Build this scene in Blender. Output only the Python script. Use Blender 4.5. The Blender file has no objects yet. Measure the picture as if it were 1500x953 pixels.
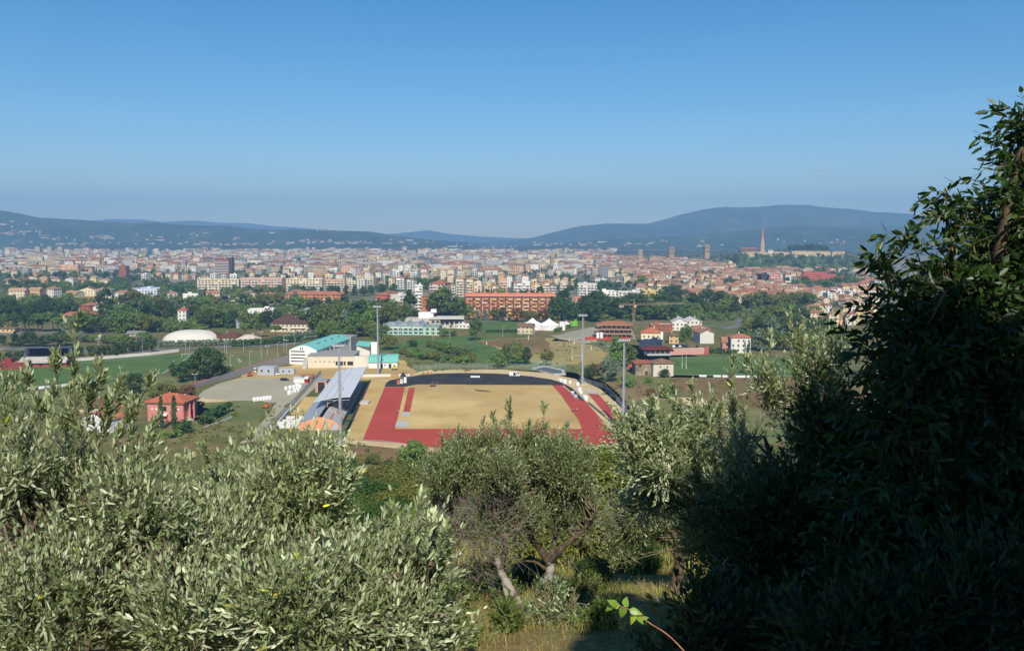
import bpy, bmesh, math, random
import numpy as np
from mathutils import Vector, Matrix, Euler
R = math.radians
rng = np.random.default_rng(7)
random.seed(7)
sc = bpy.context.scene
COL = sc.collection
# ------------------------------------------------------------------ camera model (photo is 1500 x 953)
F = 1299.0; CX, CY = 750.0, 476.5; HOR = 345.0; CAMZ = 74.0
PITCH = math.atan((CY - HOR) / F)
CP, SP = math.cos(PITCH), math.sin(PITCH)
def ray(px, py):
    a = (px - CX) / F; b = (CY - py) / F
    return (a, CP + b * SP, -SP + b * CP)
def W(px, py, D):                      # point on the ray of a photo position at forward distance D
    r = ray(px, py); s = D / r[1]
    return Vector((r[0] * s, D, CAMZ + r[2] * s))
HX, HY, HH, HSX, HSY = 800.0, 2450.0, 21.0, 430.0, 330.0
def terr(x, y):
    a = 72.4 - 0.3 * y
    if y < 0: a = 72.4 - 0.1 * y
    if y < 215: z = a
    elif y < 270:
        t = (y - 215) / 55.0
        z = 7.9 * (1 - t) ** 2 * (1 + 0.0 * t)
        z = max(z, 0.0)
    else: z = 0.0
    if y > 900:
        g = HH * math.exp(-((x - HX) / HSX) ** 2 - ((y - HY) / HSY) ** 2) - 0.6
        if g > 0: z += g
    return z
def G(px, py):                         # where the ray meets the ground
    r = ray(px, py)
    t = CAMZ / -r[2] if r[2] < 0 else 9000
    x, y = r[0] * t, r[1] * t
    if y > 1500 and x > 0 or y < 280:
        y0 = 3.0; 
        yy = y0
        while yy < y:
            s = yy / r[1]
            if CAMZ + r[2] * s <= terr(r[0] * s, yy):
                break
            yy *= 1.004
        yy = min(yy, y)
        s = yy / r[1]
        return Vector((r[0] * s, yy, terr(r[0] * s, yy)))
    return Vector((x, y, 0.0))
# ------------------------------------------------------------------ colours and materials
def L(r, g, b):
    f = lambda c: (c / 255 / 12.92) if c / 255 <= 0.04045 else ((c / 255 + 0.055) / 1.055) ** 2.4
    return (f(r), f(g), f(b))
class N:                               # tiny node builder
    def __init__(s, name):
        s.m = bpy.data.materials.new(name); s.m.use_nodes = True
        s.t = s.m.node_tree; s.n = s.t.nodes; s.l = s.t.links
        s.b = s.n['Principled BSDF']; s.out = s.n['Material Output']
    def add(s, typ, **k):
        x = s.n.new(typ)
        for a, v in k.items(): setattr(x, a, v)
        return x
    def inp(s, node, key, v):
        if isinstance(v, bpy.types.NodeSocket): s.l.new(v, node.inputs[key])
        elif v is not None: node.inputs[key].default_value = v
    def math(s, op, a, b=None, c=None, clamp=False):
        x = s.add('ShaderNodeMath', operation=op); x.use_clamp = clamp
        s.inp(x, 0, a); s.inp(x, 1, b); s.inp(x, 2, c); return x.outputs[0]
    def mix(s, f, a, b, blend='MIX'):
        x = s.add('ShaderNodeMix', data_type='RGBA', blend_type=blend)
        s.inp(x, 0, f)
        for k, v in ((6, a), (7, b)):
            s.inp(x, k, (*v, 1) if isinstance(v, tuple) and len(v) == 3 else v)
        return x.outputs[2]
    def noise(s, vec, scale, detail=4, rough=0.55, out=0):
        x = s.add('ShaderNodeTexNoise'); s.inp(x, 'Vector', vec)
        x.inputs['Scale'].default_value = scale; x.inputs['Detail'].default_value = detail; x.inputs['Roughness'].default_value = rough
        return x.outputs[out]
    def ramp(s, f, a, b):
        x = s.add('ShaderNodeMapRange'); x.clamp = True
        s.inp(x, 0, f); x.inputs[1].default_value = a; x.inputs[2].default_value = b
        return x.outputs[0]
    def attr(s, name):
        return s.add('ShaderNodeAttribute', attribute_name=name).outputs['Color']
    def pos(s): return s.add('ShaderNodeNewGeometry').outputs['Position']
    def objc(s): return s.add('ShaderNodeTexCoord').outputs['Object']
    def uv(s): return s.add('ShaderNodeTexCoord').outputs['UV']
    def rnd(s): return s.add('ShaderNodeObjectInfo').outputs['Random']
    def done(s, col, rough=0.85, spec=0.3, bump=None, bstr=0.3, bdist=0.1, metal=0):
        s.inp(s.b, 'Base Color', (*col, 1) if isinstance(col, tuple) else col)
        s.inp(s.b, 'Roughness', rough); s.b.inputs['Specular IOR Level'].default_value = spec
        s.b.inputs['Metallic'].default_value = metal
        if bump is not None:
            x = s.add('ShaderNodeBump'); x.inputs['Strength'].default_value = bstr; x.inputs['Distance'].default_value = bdist
            s.l.new(bump, x.inputs['Height']); s.l.new(x.outputs[0], s.b.inputs['Normal'])
        return s.m
def mottled(name, c1, c2, scale=0.5, rough=0.9, lo=0.35, hi=0.65, spec=0.2, coords='pos', fine=None, bstr=0.0, metal=0, c3=None):
    n = N(name); v = n.pos() if coords == 'pos' else n.objc()
    a = n.noise(v, scale, 5, 0.6)
    col = n.mix(n.ramp(a, lo, hi), c1, c2)
    if c3: col = n.mix(n.ramp(n.noise(v, scale * 0.23, 3), 0.45, 0.7), col, c3)
    f = n.noise(v, fine or scale * 9, 3, 0.7)
    col = n.mix(0.35, col, n.mix(f, (0.35, 0.35, 0.35), (1.0, 1.0, 1.0)), 'MULTIPLY')
    col = n.mix(1.0, col, (1.1, 1.1, 1.1), 'MULTIPLY')
    return n.done(col, rough, spec, f if bstr else None, bstr, metal=metal)
M = {}
def wall_mat(name, pu, pv, u0, u1, v0, v1, balc=False):
    """rendered wall in the colour the face carries, with a grid of dark window openings"""
    n = N(name); c = n.attr('col')
    sep = n.add('ShaderNodeSeparateXYZ'); n.l.new(n.uv(), sep.inputs[0])
    fu = n.math('FRACT', n.math('MULTIPLY', sep.outputs[0], 1 / pu)); fv = n.math('FRACT', n.math('MULTIPLY', sep.outputs[1], 1 / pv))
    inside = lambda x, a, b: n.math('MULTIPLY', n.math('GREATER_THAN', x, a), n.math('LESS_THAN', x, b))
    m = n.math('MULTIPLY', inside(fu, u0, u1), inside(fv, v0, v1))
    cell = n.add('ShaderNodeCombineXYZ')
    n.l.new(n.math('FLOOR', n.math('MULTIPLY', sep.outputs[0], 1 / pu)), cell.inputs[0]); n.l.new(n.math('FLOOR', n.math('MULTIPLY', sep.outputs[1], 1 / pv)), cell.inputs[1])
    wn = n.add('ShaderNodeTexWhiteNoise', noise_dimensions='2D'); n.l.new(cell.outputs[0], wn.inputs['Vector'])
    m = n.math('MULTIPLY', m, n.math('GREATER_THAN', wn.outputs['Value'], 0.12))
    geo = n.add('ShaderNodeNewGeometry'); sn = n.add('ShaderNodeSeparateXYZ'); n.l.new(geo.outputs['Normal'], sn.inputs[0])
    m = n.math('MULTIPLY', m, n.math('LESS_THAN', n.math('ABSOLUTE', sn.outputs[2]), 0.3))
    dirt = n.noise(n.pos(), 0.35, 4, 0.65)
    w = n.mix(n.math('MULTIPLY', n.ramp(dirt, 0.4, 0.75), 0.35), c, n.mix(1.0, c, (0.55, 0.5, 0.45), 'MULTIPLY'))
    g = n.mix(wn.outputs['Value'], (0.02, 0.024, 0.03), (0.13, 0.1, 0.075))
    return n.done(n.mix(m, w, g), n.math('SUBTRACT', 0.9, n.math('MULTIPLY', m, 0.5)), 0.3)
M['wall'] = wall_mat('wall_plaster_windows', 3.2, 3.05, 0.33, 0.68, 0.32, 0.78)
M['flats'] = wall_mat('wall_flats_windows', 4.2, 3.05, 0.18, 0.72, 0.22, 0.8)
M['shed'] = wall_mat('wall_shed', 6.5, 40, 0.2, 0.8, 0.06, 0.09)
def attr_mat(name, rough=0.9, dirt=0.35, sc_=0.4, spec=0.2, metal=0, fine=3.0):
    n = N(name); c = n.attr('col'); d = n.noise(n.pos(), sc_, 5, 0.65); f = n.noise(n.pos(), fine, 3, 0.7)
    col = n.mix(n.math('MULTIPLY', n.ramp(d, 0.4, 0.75), dirt), c, n.mix(1.0, c, (0.5, 0.47, 0.43), 'MULTIPLY'))
    col = n.mix(0.3, col, n.mix(f, (0.5, 0.5, 0.5), (1.3, 1.3, 1.3)), 'MULTIPLY')
    return n.done(col, rough, spec, metal=metal)
M['plain'] = attr_mat('painted_plaster', 0.85, 0.22)
M['paint'] = attr_mat('painted_metal', 0.4, 0.15, 0.8, 0.45)
def tile_mat():
    n = N('roof_tiles'); c = n.attr('col')
    sep = n.add('ShaderNodeSeparateXYZ'); n.l.new(n.uv(), sep.inputs[0])
    s1 = n.math('SINE', n.math('MULTIPLY', sep.outputs[0], 14.0)); s2 = n.math('FRACT', n.math('MULTIPLY', sep.outputs[1], 2.4))
    st = n.math('MULTIPLY_ADD', s1, 0.12, n.math('MULTIPLY_ADD', s2, 0.12, 0.84))
    d = n.noise(n.pos(), 0.5, 5, 0.65)
    col = n.mix(n.ramp(d, 0.35, 0.7), n.mix(1.0, c, (0.72, 0.64, 0.6), 'MULTIPLY'), c)
    k = n.add('ShaderNodeCombineColor'); [n.l.new(st, k.inputs[i]) for i in range(3)]
    return n.done(n.mix(1.0, col, k.outputs[0], 'MULTIPLY'), 0.9, 0.15)
M['tiles'] = tile_mat()
M['glass'] = N('window_glass').done((0.025, 0.03, 0.04), 0.12, 0.5)
M['steel'] = mottled('galvanised_steel', L(150, 155, 160), L(175, 178, 180), 0.6, 0.5, spec=0.5, metal=0.25)
M['dark'] = mottled('dark_metal', (0.02, 0.02, 0.022), (0.04, 0.04, 0.042), 1.0, 0.6)
M['concrete'] = mottled('concrete', L(165, 160, 150), L(190, 186, 176), 0.6)
M['rubber'] = N('tyre_rubber').done((0.015, 0.015, 0.016), 0.8)
def leaf_mat(name, top, under, rough=0.5, spec=0.35, trans=0.25, tcol=None, hue=0.0, val=0.35):
    n = N(name); c = n.attr('col'); geo = n.add('ShaderNodeNewGeometry')
    base = n.mix(geo.outputs['Backfacing'], top, under)
    base = n.mix(1.0, base, c, 'MULTIPLY')
    if hue or val:
        r = n.rnd(); k = n.add('ShaderNodeHueSaturation')
        n.inp(k, 'Hue', n.math('MULTIPLY_ADD', r, hue, 0.5 - hue / 2)); n.inp(k, 'Value', n.math('MULTIPLY_ADD', n.math('FRACT', n.math('MULTIPLY', r, 7.31)), val, 1 - val / 2)); n.inp(k, 'Color', base)
        base = k.outputs[0]
    n.done(base, rough, spec)
    if trans:
        t = n.add('ShaderNodeBsdfTranslucent'); n.inp(t, 'Color', n.mix(1.0, base, tcol or (1.3, 1.5, 0.6), 'MULTIPLY'))
        mx = n.add('ShaderNodeMixShader'); mx.inputs[0].default_value = trans
        n.l.new(n.b.outputs[0], mx.inputs[1]); n.l.new(t.outputs[0], mx.inputs[2]); n.l.new(mx.outputs[0], n.out.inputs[0])
    return n.m
# ------------------------------------------------------------------ mesh building
def np_mesh(name, V, faces, mats, mi=None, col=None, uv=None, smooth=False):
    """faces: (n,k) array or list of tuples"""
    me = bpy.data.meshes.new(name)
    V = np.asarray(V, dtype=np.float32)
    if isinstance(faces, np.ndarray):
        nf, k = faces.shape; loops = faces.astype(np.int32).ravel(); starts = np.arange(nf, dtype=np.int32) * k; tot = np.full(nf, k, dtype=np.int32)
    else:
        nf = len(faces); tot = np.array([len(f) for f in faces], dtype=np.int32); starts = np.concatenate(([0], np.cumsum(tot)[:-1])).astype(np.int32)
        loops = np.fromiter((i for f in faces for i in f), dtype=np.int32)
    me.vertices.add(len(V)); me.vertices.foreach_set('co', V.ravel())
    me.loops.add(len(loops)); me.loops.foreach_set('vertex_index', loops)
    me.polygons.add(nf); me.polygons.foreach_set('loop_start', starts); me.polygons.foreach_set('loop_total', tot)
    for m in mats: me.materials.append(m)
    if mi is not None: me.polygons.foreach_set('material_index', np.asarray(mi, dtype=np.int32))
    if smooth: me.polygons.foreach_set('use_smooth', np.ones(nf, dtype=bool))
    if col is not None:
        a = me.attributes.new('col', 'FLOAT_COLOR', 'FACE')
        c = np.ones((nf, 4), dtype=np.float32); c[:, :3] = np.asarray(col, dtype=np.float32).reshape(-1, 3)
        a.data.foreach_set('color', c.ravel())
    if uv is not None:
        l = me.uv_layers.new(name='UVMap'); l.data.foreach_set('uv', np.asarray(uv, dtype=np.float32).ravel())
    me.update(); me.validate()
    return me
def link(name, me, parent=None, loc=None, rz=0):
    o = bpy.data.objects.new(name, me); COL.objects.link(o)
    if parent is not None: o.parent = parent
    if loc is not None: o.location = loc
    if rz: o.rotation_euler = (0, 0, rz)
    return o
def tag(o, label=None, cat=None, group=None, kind=None):
    if label: o['label'] = label
    if cat: o['category'] = cat
    if group: o['group'] = group
    if kind: o['kind'] = kind
    return o
def thing(name, label, cat, loc=(0, 0, 0), rz=0, group=None):
    o = bpy.data.objects.new(name, None); COL.objects.link(o); o.location = loc; o.rotation_euler = (0, 0, rz); o.empty_display_size = 0.3
    return tag(o, label, cat, group)
def copy_tree(o, parent=None):
    c = o.copy(); COL.objects.link(c)
    if parent is not None: c.parent = parent
    for ch in [x for x in o.children]: copy_tree(ch, c)
    return c
WHITE = (1, 1, 1)
class MB:
    def __init__(s): s.v = []; s.f = []; s.c = []; s.m = []
    def face(s, pts, col=WHITE, m=0):
        i = len(s.v); s.v += [tuple(p) for p in pts]; s.f.append(tuple(range(i, i + len(pts)))); s.c.append(col); s.m.append(m); return s
    def box(s, x0, x1, y0, y1, z0, z1, col=WHITE, m=0, top=None, mtop=None):
        p = [(x0, y0, z0), (x1, y0, z0), (x1, y1, z0), (x0, y1, z0), (x0, y0, z1), (x1, y0, z1), (x1, y1, z1), (x0, y1, z1)]
        for q in ((0, 1, 5, 4), (1, 2, 6, 5), (2, 3, 7, 6), (3, 0, 4, 7), (3, 2, 1, 0)): s.face([p[k] for k in q], col, m)
        s.face([p[k] for k in (4, 5, 6, 7)], top or col, m if mtop is None else mtop)
        return s
    def obox(s, c, w, d, h, yaw, col=WHITE, m=0):   # oriented box, c = centre of base
        ca, sa = math.cos(yaw), math.sin(yaw); i = len(s.v)
        tmp = MB().box(-w / 2, w / 2, -d / 2, d / 2, 0, h, col, m)
        for f, cc, mm in zip(tmp.f, tmp.c, tmp.m):
            s.face([(c[0] + ca * tmp.v[k][0] - sa * tmp.v[k][1], c[1] + sa * tmp.v[k][0] + ca * tmp.v[k][1], c[2] + tmp.v[k][2]) for k in f], cc, mm)
        return s
    def prism(s, poly, z0, z1, col=WHITE, m=0, caps=True):
        n = len(poly)
        for i in range(n):
            a, b = poly[i], poly[(i + 1) % n]
            s.face([(*a, z0), (*b, z0), (*b, z1), (*a, z1)], col, m)
        if caps:
            s.face([(*p, z1) for p in poly], col, m); s.face([(*p, z0) for p in reversed(poly)], col, m)
        return s
    def extr(s, prof, y0, y1, col=WHITE, m=0, cap=None):   # (x,z) profile pushed along y
        n = len(prof)
        for i in range(n):
            a, b = prof[i], prof[(i + 1) % n]
            s.face([(a[0], y0, a[1]), (a[0], y1, a[1]), (b[0], y1, b[1]), (b[0], y0, b[1])], col, m)
        s.face([(p[0], y0, p[1]) for p in prof], cap or col, m); s.face([(p[0], y1, p[1]) for p in reversed(prof)], cap or col, m)
        return s
    def tube(s, p, q, r0, r1=None, n=6, col=WHITE, m=0, cap=True):
        r1 = r0 if r1 is None else r1; p = Vector(p); q = Vector(q); d = (q - p).normalized()
        a = d.cross(Vector((0, 0, 1)) if abs(d.z) < 0.9 else Vector((1, 0, 0))).normalized(); b = d.cross(a)
        A = [p + (a * math.cos(2 * math.pi * k / n) + b * math.sin(2 * math.pi * k / n)) * r0 for k in range(n)]
        B = [q + (a * math.cos(2 * math.pi * k / n) + b * math.sin(2 * math.pi * k / n)) * r1 for k in range(n)]
        for k in range(n): s.face([A[k], B[k], B[(k + 1) % n], A[(k + 1) % n]], col, m)
        if cap: s.face(A, col, m); s.face(list(reversed(B)), col, m)
        return s
    def gable(s, w, d, z, rise, ov=0.5, col=WHITE, m=0, along='x', wallc=None, th=0.22, y0=0.0, x0=None):
        x0 = -w / 2 if x0 is None else x0; X0, X1, Y0, Y1 = x0 - ov, x0 + w + ov, y0 - ov, y0 + d + ov
        if along == 'x':
            ym = (Y0 + Y1) / 2; zs = z - ov * rise / (d / 2)
            for (ya, yb) in ((Y0, ym), (Y1, ym)):
                pts = [(X0, ya, zs), (X1, ya, zs), (X1, yb, z + rise), (X0, yb, z + rise)]
                if ya > yb: pts.reverse()
                s.slab(pts, th, col, m)
            if wallc:
                for X in (x0 + 0.01, x0 + w - 0.01): s.face([(X, y0, z), (X, y0 + d, z), (X, y0 + d / 2, z + rise - 0.05)], wallc, m + 1)
        else:
            xm = (X0 + X1) / 2; zs = z - ov * rise / (w / 2)
            for (xa, xb) in ((X0, xm), (X1, xm)):
                pts = [(xa, Y1, zs), (xa, Y0, zs), (xb, Y0, z + rise), (xb, Y1, z + rise)]
                if xa > xb: pts.reverse()
                s.slab(pts, th, col, m)
            if wallc:
                for Y in (y0 + 0.01, y0 + d - 0.01): s.face([(x0, Y, z), (x0 + w, Y, z), (x0 + w / 2, Y, z + rise - 0.05)], wallc, m + 1)
        return s
    def slab(s, pts, th, col=WHITE, m=0):
        lo = [(p[0], p[1], p[2] - th) for p in pts]; n = len(pts)
        s.face(pts, col, m); s.face(list(reversed(lo)), col, m)
        for k in range(n): s.face([lo[k], lo[(k + 1) % n], pts[(k + 1) % n], pts[k]], col, m)
        return s
    def hip(s, w, d, z, rise, ov=0.6, col=WHITE, m=0, th=0.22, y0=0.0):
        X0, X1, Y0, Y1 = -w / 2 - ov, w / 2 + ov, y0 - ov, y0 + d + ov
        W_, D_ = X1 - X0, Y1 - Y0
        if W_ >= D_: a, b = (X0 + D_ / 2, (Y0 + Y1) / 2, z + rise), (X1 - D_ / 2, (Y0 + Y1) / 2, z + rise)
        else: a, b = ((X0 + X1) / 2, Y0 + W_ / 2, z + rise), ((X0 + X1) / 2, Y1 - W_ / 2, z + rise)
        c = [(X0, Y0, z), (X1, Y0, z), (X1, Y1, z), (X0, Y1, z)]
        if W_ >= D_:
            fs = [(c[0], c[1], b, a), (c[1], c[2], b), (c[2], c[3], a, b), (c[3], c[0], a)]
        else:
            fs = [(c[0], c[1], a), (c[1], c[2], b, a), (c[2], c[3], b), (c[3], c[0], a, b)]
        for f in fs: s.face(f, col, m)
        lo = [(p[0], p[1], p[2] - th) for p in c]
        for k in range(4): s.face([lo[k], lo[(k + 1) % 4], c[(k + 1) % 4], c[k]], col, m)
        s.face(list(reversed(lo)), col, m)
        return s
    def mesh(s, name, mats):
        V = np.array(s.v, dtype=np.float64); uv = []
        for f in s.f:
            P = V[list(f)]; nrm = np.zeros(3)
            for i in range(len(f)): nrm += np.cross(P[i] - P[0], P[(i + 1) % len(f)] - P[0])
            l = np.linalg.norm(nrm); nrm = nrm / l if l > 0 else np.array([0, 0, 1.0])
            if abs(nrm[2]) > 0.95: uv.append(P[:, :2])
            else:
                t = np.array([-nrm[1], nrm[0], 0]); t /= max(np.linalg.norm(t), 1e-9); b = np.cross(nrm, t)
                if abs(nrm[2]) < 0.05: uv.append(np.stack([P @ t, P[:, 2]], 1))
                else: uv.append(np.stack([P @ t, P @ b], 1))
        return np_mesh(name, V, s.f, mats if isinstance(mats, list) else [mats], s.m, s.c, np.concatenate(uv))
    def build(s, name, mats, parent=None, org=None, loc=None, rz=0):
        if org is not None: s.v = [(p[0] - org[0], p[1] - org[1], p[2] - org[2]) for p in s.v]
        return link(name, s.mesh(name, mats), parent, loc, rz)
def sheet(name, pxs, mat, z=0.02, kind='structure', world=False):
    pts = [Vector((p[0], p[1], 0)) if world else G(*p) for p in pxs]
    if name in ('field', 'dry_field', 'brown_field', 'sandy_ground', 'path', 'dirt_patch'):     # ragged, trodden edges
        rj = random.Random(len(pts) * 31 + int(pts[0].x)); Q = []
        for i, a in enumerate(pts):
            b = pts[(i + 1) % len(pts)]; d = b - a; k = max(1, min(40, int(d.length / 2.2))); nn = Vector((-d.y, d.x, 0)).normalized() if d.length else d; w_ = 0.0; am = .55 if name in ('gravel_yard', 'path', 'dirt_patch') else 1.1
            for j in range(k): w_ = .6 * w_ + rj.uniform(-am, am); Q.append(a.lerp(b, j / k) + nn * (w_ if 0 < j else 0))
        pts = Q
    bm = bmesh.new(); vs = [bm.verts.new((p.x, p.y, z)) for p in pts]; f = bm.faces.new(vs)
    if f.normal.z < 0 or sum((pts[i].x * pts[(i + 1) % len(pts)].y - pts[(i + 1) % len(pts)].x * pts[i].y) for i in range(len(pts))) < 0: f.normal_flip()
    bmesh.ops.triangulate(bm, faces=bm.faces[:])
    me = bpy.data.meshes.new(name); bm.to_mesh(me); bm.free(); me.materials.append(mat)
    o = link(name, me); o['kind'] = kind; return o
def strip(name, pxs, width, mat, z=0.03, ztop=None):
    """a road or line of given width along photo points"""
    P = [G(*p) for p in pxs]; Lp, Rp = [], []
    for i, p in enumerate(P):
        a = P[max(i - 1, 0)]; b = P[min(i + 1, len(P) - 1)]; d = Vector((b.x - a.x, b.y - a.y, 0)).normalized(); nrm = Vector((-d.y, d.x, 0))
        Lp.append(p + nrm * width / 2); Rp.append(p - nrm * width / 2)
    return sheet(name, [(q.x, q.y) for q in Lp + Rp[::-1]], mat, z, world=True)
# ------------------------------------------------------------------ camera, sky, sun, haze
cam = bpy.data.cameras.new('camera'); cam.sensor_width = 36; cam.lens = 36 * F / 1500; cam.clip_start = 0.1; cam.clip_end = 60000
co = bpy.data.objects.new('camera', cam); COL.objects.link(co); co.location = (0, 0, CAMZ); co.rotation_euler = (math.pi / 2 - PITCH, 0, 0); sc.camera = co
SUN_EL, SUN_AZ = R(42), math.atan2(0.08, -0.96)
sdir = Vector((math.sin(SUN_AZ) * math.cos(SUN_EL), math.cos(SUN_AZ) * math.cos(SUN_EL), math.sin(SUN_EL)))
w = bpy.data.worlds.new('World'); sc.world = w; w.use_nodes = True
bg = w.node_tree.nodes['Background']; st = w.node_tree.nodes.new('ShaderNodeTexSky'); st.sky_type = 'NISHITA'; st.sun_disc = False
st.sun_elevation = SUN_EL; st.sun_rotation = SUN_AZ % (2 * math.pi); st.altitude = 300; st.air_density = 1.0; st.dust_density = 0.1; st.ozone_density = 3.0
hs = w.node_tree.nodes.new('ShaderNodeHueSaturation'); hs.inputs['Saturation'].default_value = 1.42
w.node_tree.links.new(st.outputs[0], hs.inputs['Color']); w.node_tree.links.new(hs.outputs[0], bg.inputs[0]); bg.inputs[1].default_value = 0.08
sl = bpy.data.lights.new('sun', 'SUN'); sl.energy = 4.6; sl.angle = R(0.5); sl.color = (1.0, 0.94, 0.84)
so = bpy.data.objects.new('sun', sl); COL.objects.link(so); so.rotation_euler = sdir.to_track_quat('Z', 'Y').to_euler(); so.location = (0, 0, 120)
sc.view_settings.view_transform = 'Standard'; sc.view_settings.look = 'None'; sc.view_settings.exposure = 0.48; sc.view_settings.gamma = 1
sc.render.engine = 'CYCLES'; sc.cycles.use_denoising = True; sc.cycles.max_bounces = 5; sc.cycles.transparent_max_bounces = 4; sc.cycles.volume_bounces = 0
sc.cycles.diffuse_bounces = 3; sc.cycles.glossy_bounces = 2; sc.cycles.transmission_bounces = 3; sc.cycles.caustics_reflective = False; sc.cycles.caustics_refractive = False
sc.cycles.sample_clamp_indirect = 4; sc.cycles.sample_clamp_direct = 0
try: sc.cycles.denoiser = 'OPENIMAGEDENOISE'; sc.cycles.denoising_prefilter = 'ACCURATE'
except Exception: pass
FAR = 12500.0
hz = MB().box(-FAR - 600, FAR + 600, -700, FAR + 600, -2, 620)
n = N('haze_air'); n.n.remove(n.b); pv = n.add('ShaderNodeVolumePrincipled')
pv.inputs['Color'].default_value = (0.35, 0.64, 1.0, 1); pv.inputs['Density'].default_value = 1.5e-4; pv.inputs['Anisotropy'].default_value = 0.0
n.l.new(pv.outputs[0], n.out.inputs['Volume'])
tag(hz.build('haze', n.m), kind='stuff')
# ------------------------------------------------------------------ ground: one sheet to the horizon
def ground_mat():
    n = N('ground'); p = n.pos(); sep = n.add('ShaderNodeSeparateXYZ'); n.l.new(p, sep.inputs[0]); Y = sep.outputs[1]
    big = n.noise(p, 0.02, 6, 0.62); med = n.noise(p, 0.11, 6, 0.65); fine = n.noise(p, 1.6, 5, 0.7); vf = n.noise(p, 14, 4, 0.7)
    field = n.mix(n.ramp(big, 0.42, 0.6), L(92, 98, 52), L(128, 104, 70))
    field = n.mix(n.ramp(med, 0.45, 0.62), field, L(74, 90, 44))
    field = n.mix(n.math('MULTIPLY', n.ramp(med, 0.56, 0.66), 0.6), field, L(140, 122, 84))
    slope = n.mix(n.ramp(fine, 0.38, 0.62), L(136, 112, 74), L(112, 110, 58))
    slope = n.mix(n.ramp(vf, 0.45, 0.75), slope, L(172, 150, 104))
    town = n.mix(n.ramp(n.noise(p, 0.012, 5, 0.6), 0.4, 0.62), L(78, 92, 58), L(140, 130, 116))
    far = n.mix(n.ramp(n.noise(p, 0.0012, 8, 0.62), 0.45, 0.62), L(48, 60, 40), L(92, 96, 62))
    far = n.mix(n.math('MULTIPLY', n.ramp(n.noise(p, 0.006, 6, 0.7), 0.58, 0.66), 0.7), far, L(140, 126, 96))
    c = n.mix(n.ramp(Y, 200, 270), slope, field); c = n.mix(n.ramp(Y, 700, 1000), c, town); c = n.mix(n.ramp(Y, 3000, 3600), c, far)
    c = n.mix(0.45, c, n.mix(fine, (0.45, 0.45, 0.45), (1.4, 1.4, 1.4)), 'MULTIPLY')
    return n.done(c, 0.95, 0.1, vf, 0.6, 0.03)
rr = np.geomspace(0.6, FAR, 190); aa = np.concatenate([np.linspace(-0.62, 0.62, 150), np.linspace(0.62, 2 * math.pi - 0.62, 42)[1:-1]])
V = [(0, 0, terr(0, 0))]; na = len(aa)
for r_ in rr:
    for a_ in aa:
        x, y = r_ * math.sin(a_), r_ * math.cos(a_); z = terr(x, y) if y > -600 else 132.0
        if y < 0: z = min(z, 100)
        if 3 < y < 210 and r_ < 200: z += 0.14 * math.sin(x * 1.1 + 0.7 * y) * math.sin(0.9 * y - 0.3 * x) - 0.05
        V.append((x, y, z))
fs = []
for i in range(len(rr) - 1):
    for k in range(na):
        a0 = 1 + i * na + k; a1 = 1 + i * na + (k + 1) % na
        fs.append((a0, a0 + na, a1 + na, a1))
fs += [(0, 1 + k, 1 + (k + 1) % na) for k in range(na)]
me = np_mesh('ground', V, fs, [ground_mat()], smooth=True); o = link('ground', me); o['kind'] = 'structure'
# ------------------------------------------------------------------ hills
def hill_mat(name, c1, c2, c3, s):
    n = N(name); p = n.pos(); a = n.noise(p, s, 9, 0.68); b = n.noise(p, s * 5, 6, 0.7)
    c = n.mix(n.ramp(a, 0.42, 0.58), c1, c2); c = n.mix(n.math('MULTIPLY', n.ramp(b, 0.56, 0.64), 0.6), c, c3)
    return n.done(c, 0.95, 0.05)
from mathutils.bvhtree import BVHTree
BV = []
def ridge(name, prof, D, front, back, mat, seed, rough=0.08):
    r = np.random.default_rng(seed); xs = np.linspace(prof[0][0], prof[-1][0], int((prof[-1][0] - prof[0][0]) / 3))
    ys = np.interp(xs, [p[0] for p in prof], [p[1] for p in prof])
    ph = r.uniform(0, 6.28, (12, 3)); nt = 40; V, fs = [], []
    for i, (px, py) in enumerate(zip(xs, ys)):
        top = W(px, py, D); tx = top.x / D
        jag = sum(math.sin(px * 0.05 * 1.7 ** k + ph[k][0]) / 1.7 ** k for k in range(7)) * top.z * 0.008
        for j in range(nt + 1):
            t = j / nt; y = D - front + (front + back) * t; tr = front / (front + back)
            u = t / tr if t < tr else (1 - t) / (1 - tr)
            gully = sum(math.sin(px * 0.03 * 1.6 ** k + ph[k][1] + 3 * t * (k % 3)) * math.sin(t * 5 * 1.5 ** (k % 4) + ph[k][2]) / 1.45 ** k for k in range(9))
            z = (top.z + jag) * (0.5 - 0.5 * math.cos(math.pi * u)) ** 0.9 + top.z * rough * gully * math.sin(math.pi * min(u, 1)) - (8 if u < 0.02 else 0)
            V.append((tx * y, y, max(z, -1.5)))
        if i:
            for j in range(nt):
                a = (i - 1) * (nt + 1) + j; b = i * (nt + 1) + j
                fs.append((a, b, b + 1, a + 1))
    o = link(name, np_mesh(name, V, fs, [mat], smooth=True)); o['kind'] = 'structure'; BV.append(BVHTree.FromPolygons(V, fs)); return o
hm = hill_mat('wooded_hill', L(40, 56, 36), L(62, 74, 46), L(120, 112, 84), 0.0022)
hm2 = hill_mat('mountain_side', L(44, 60, 44), L(70, 80, 58), L(104, 100, 82), 0.0014)
ridge('hills', [(-420, 300), (-150, 303), (0, 309), (35, 315), (60, 319), (95, 320), (150, 325), (190, 327), (230, 326), (270, 330), (330, 330), (370, 335), (410, 337), (455, 336), (500, 338), (540, 339), (575, 344), (610, 349), (650, 353), (700, 356)], 6200, 1700, 1800, hm, 3)
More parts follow.
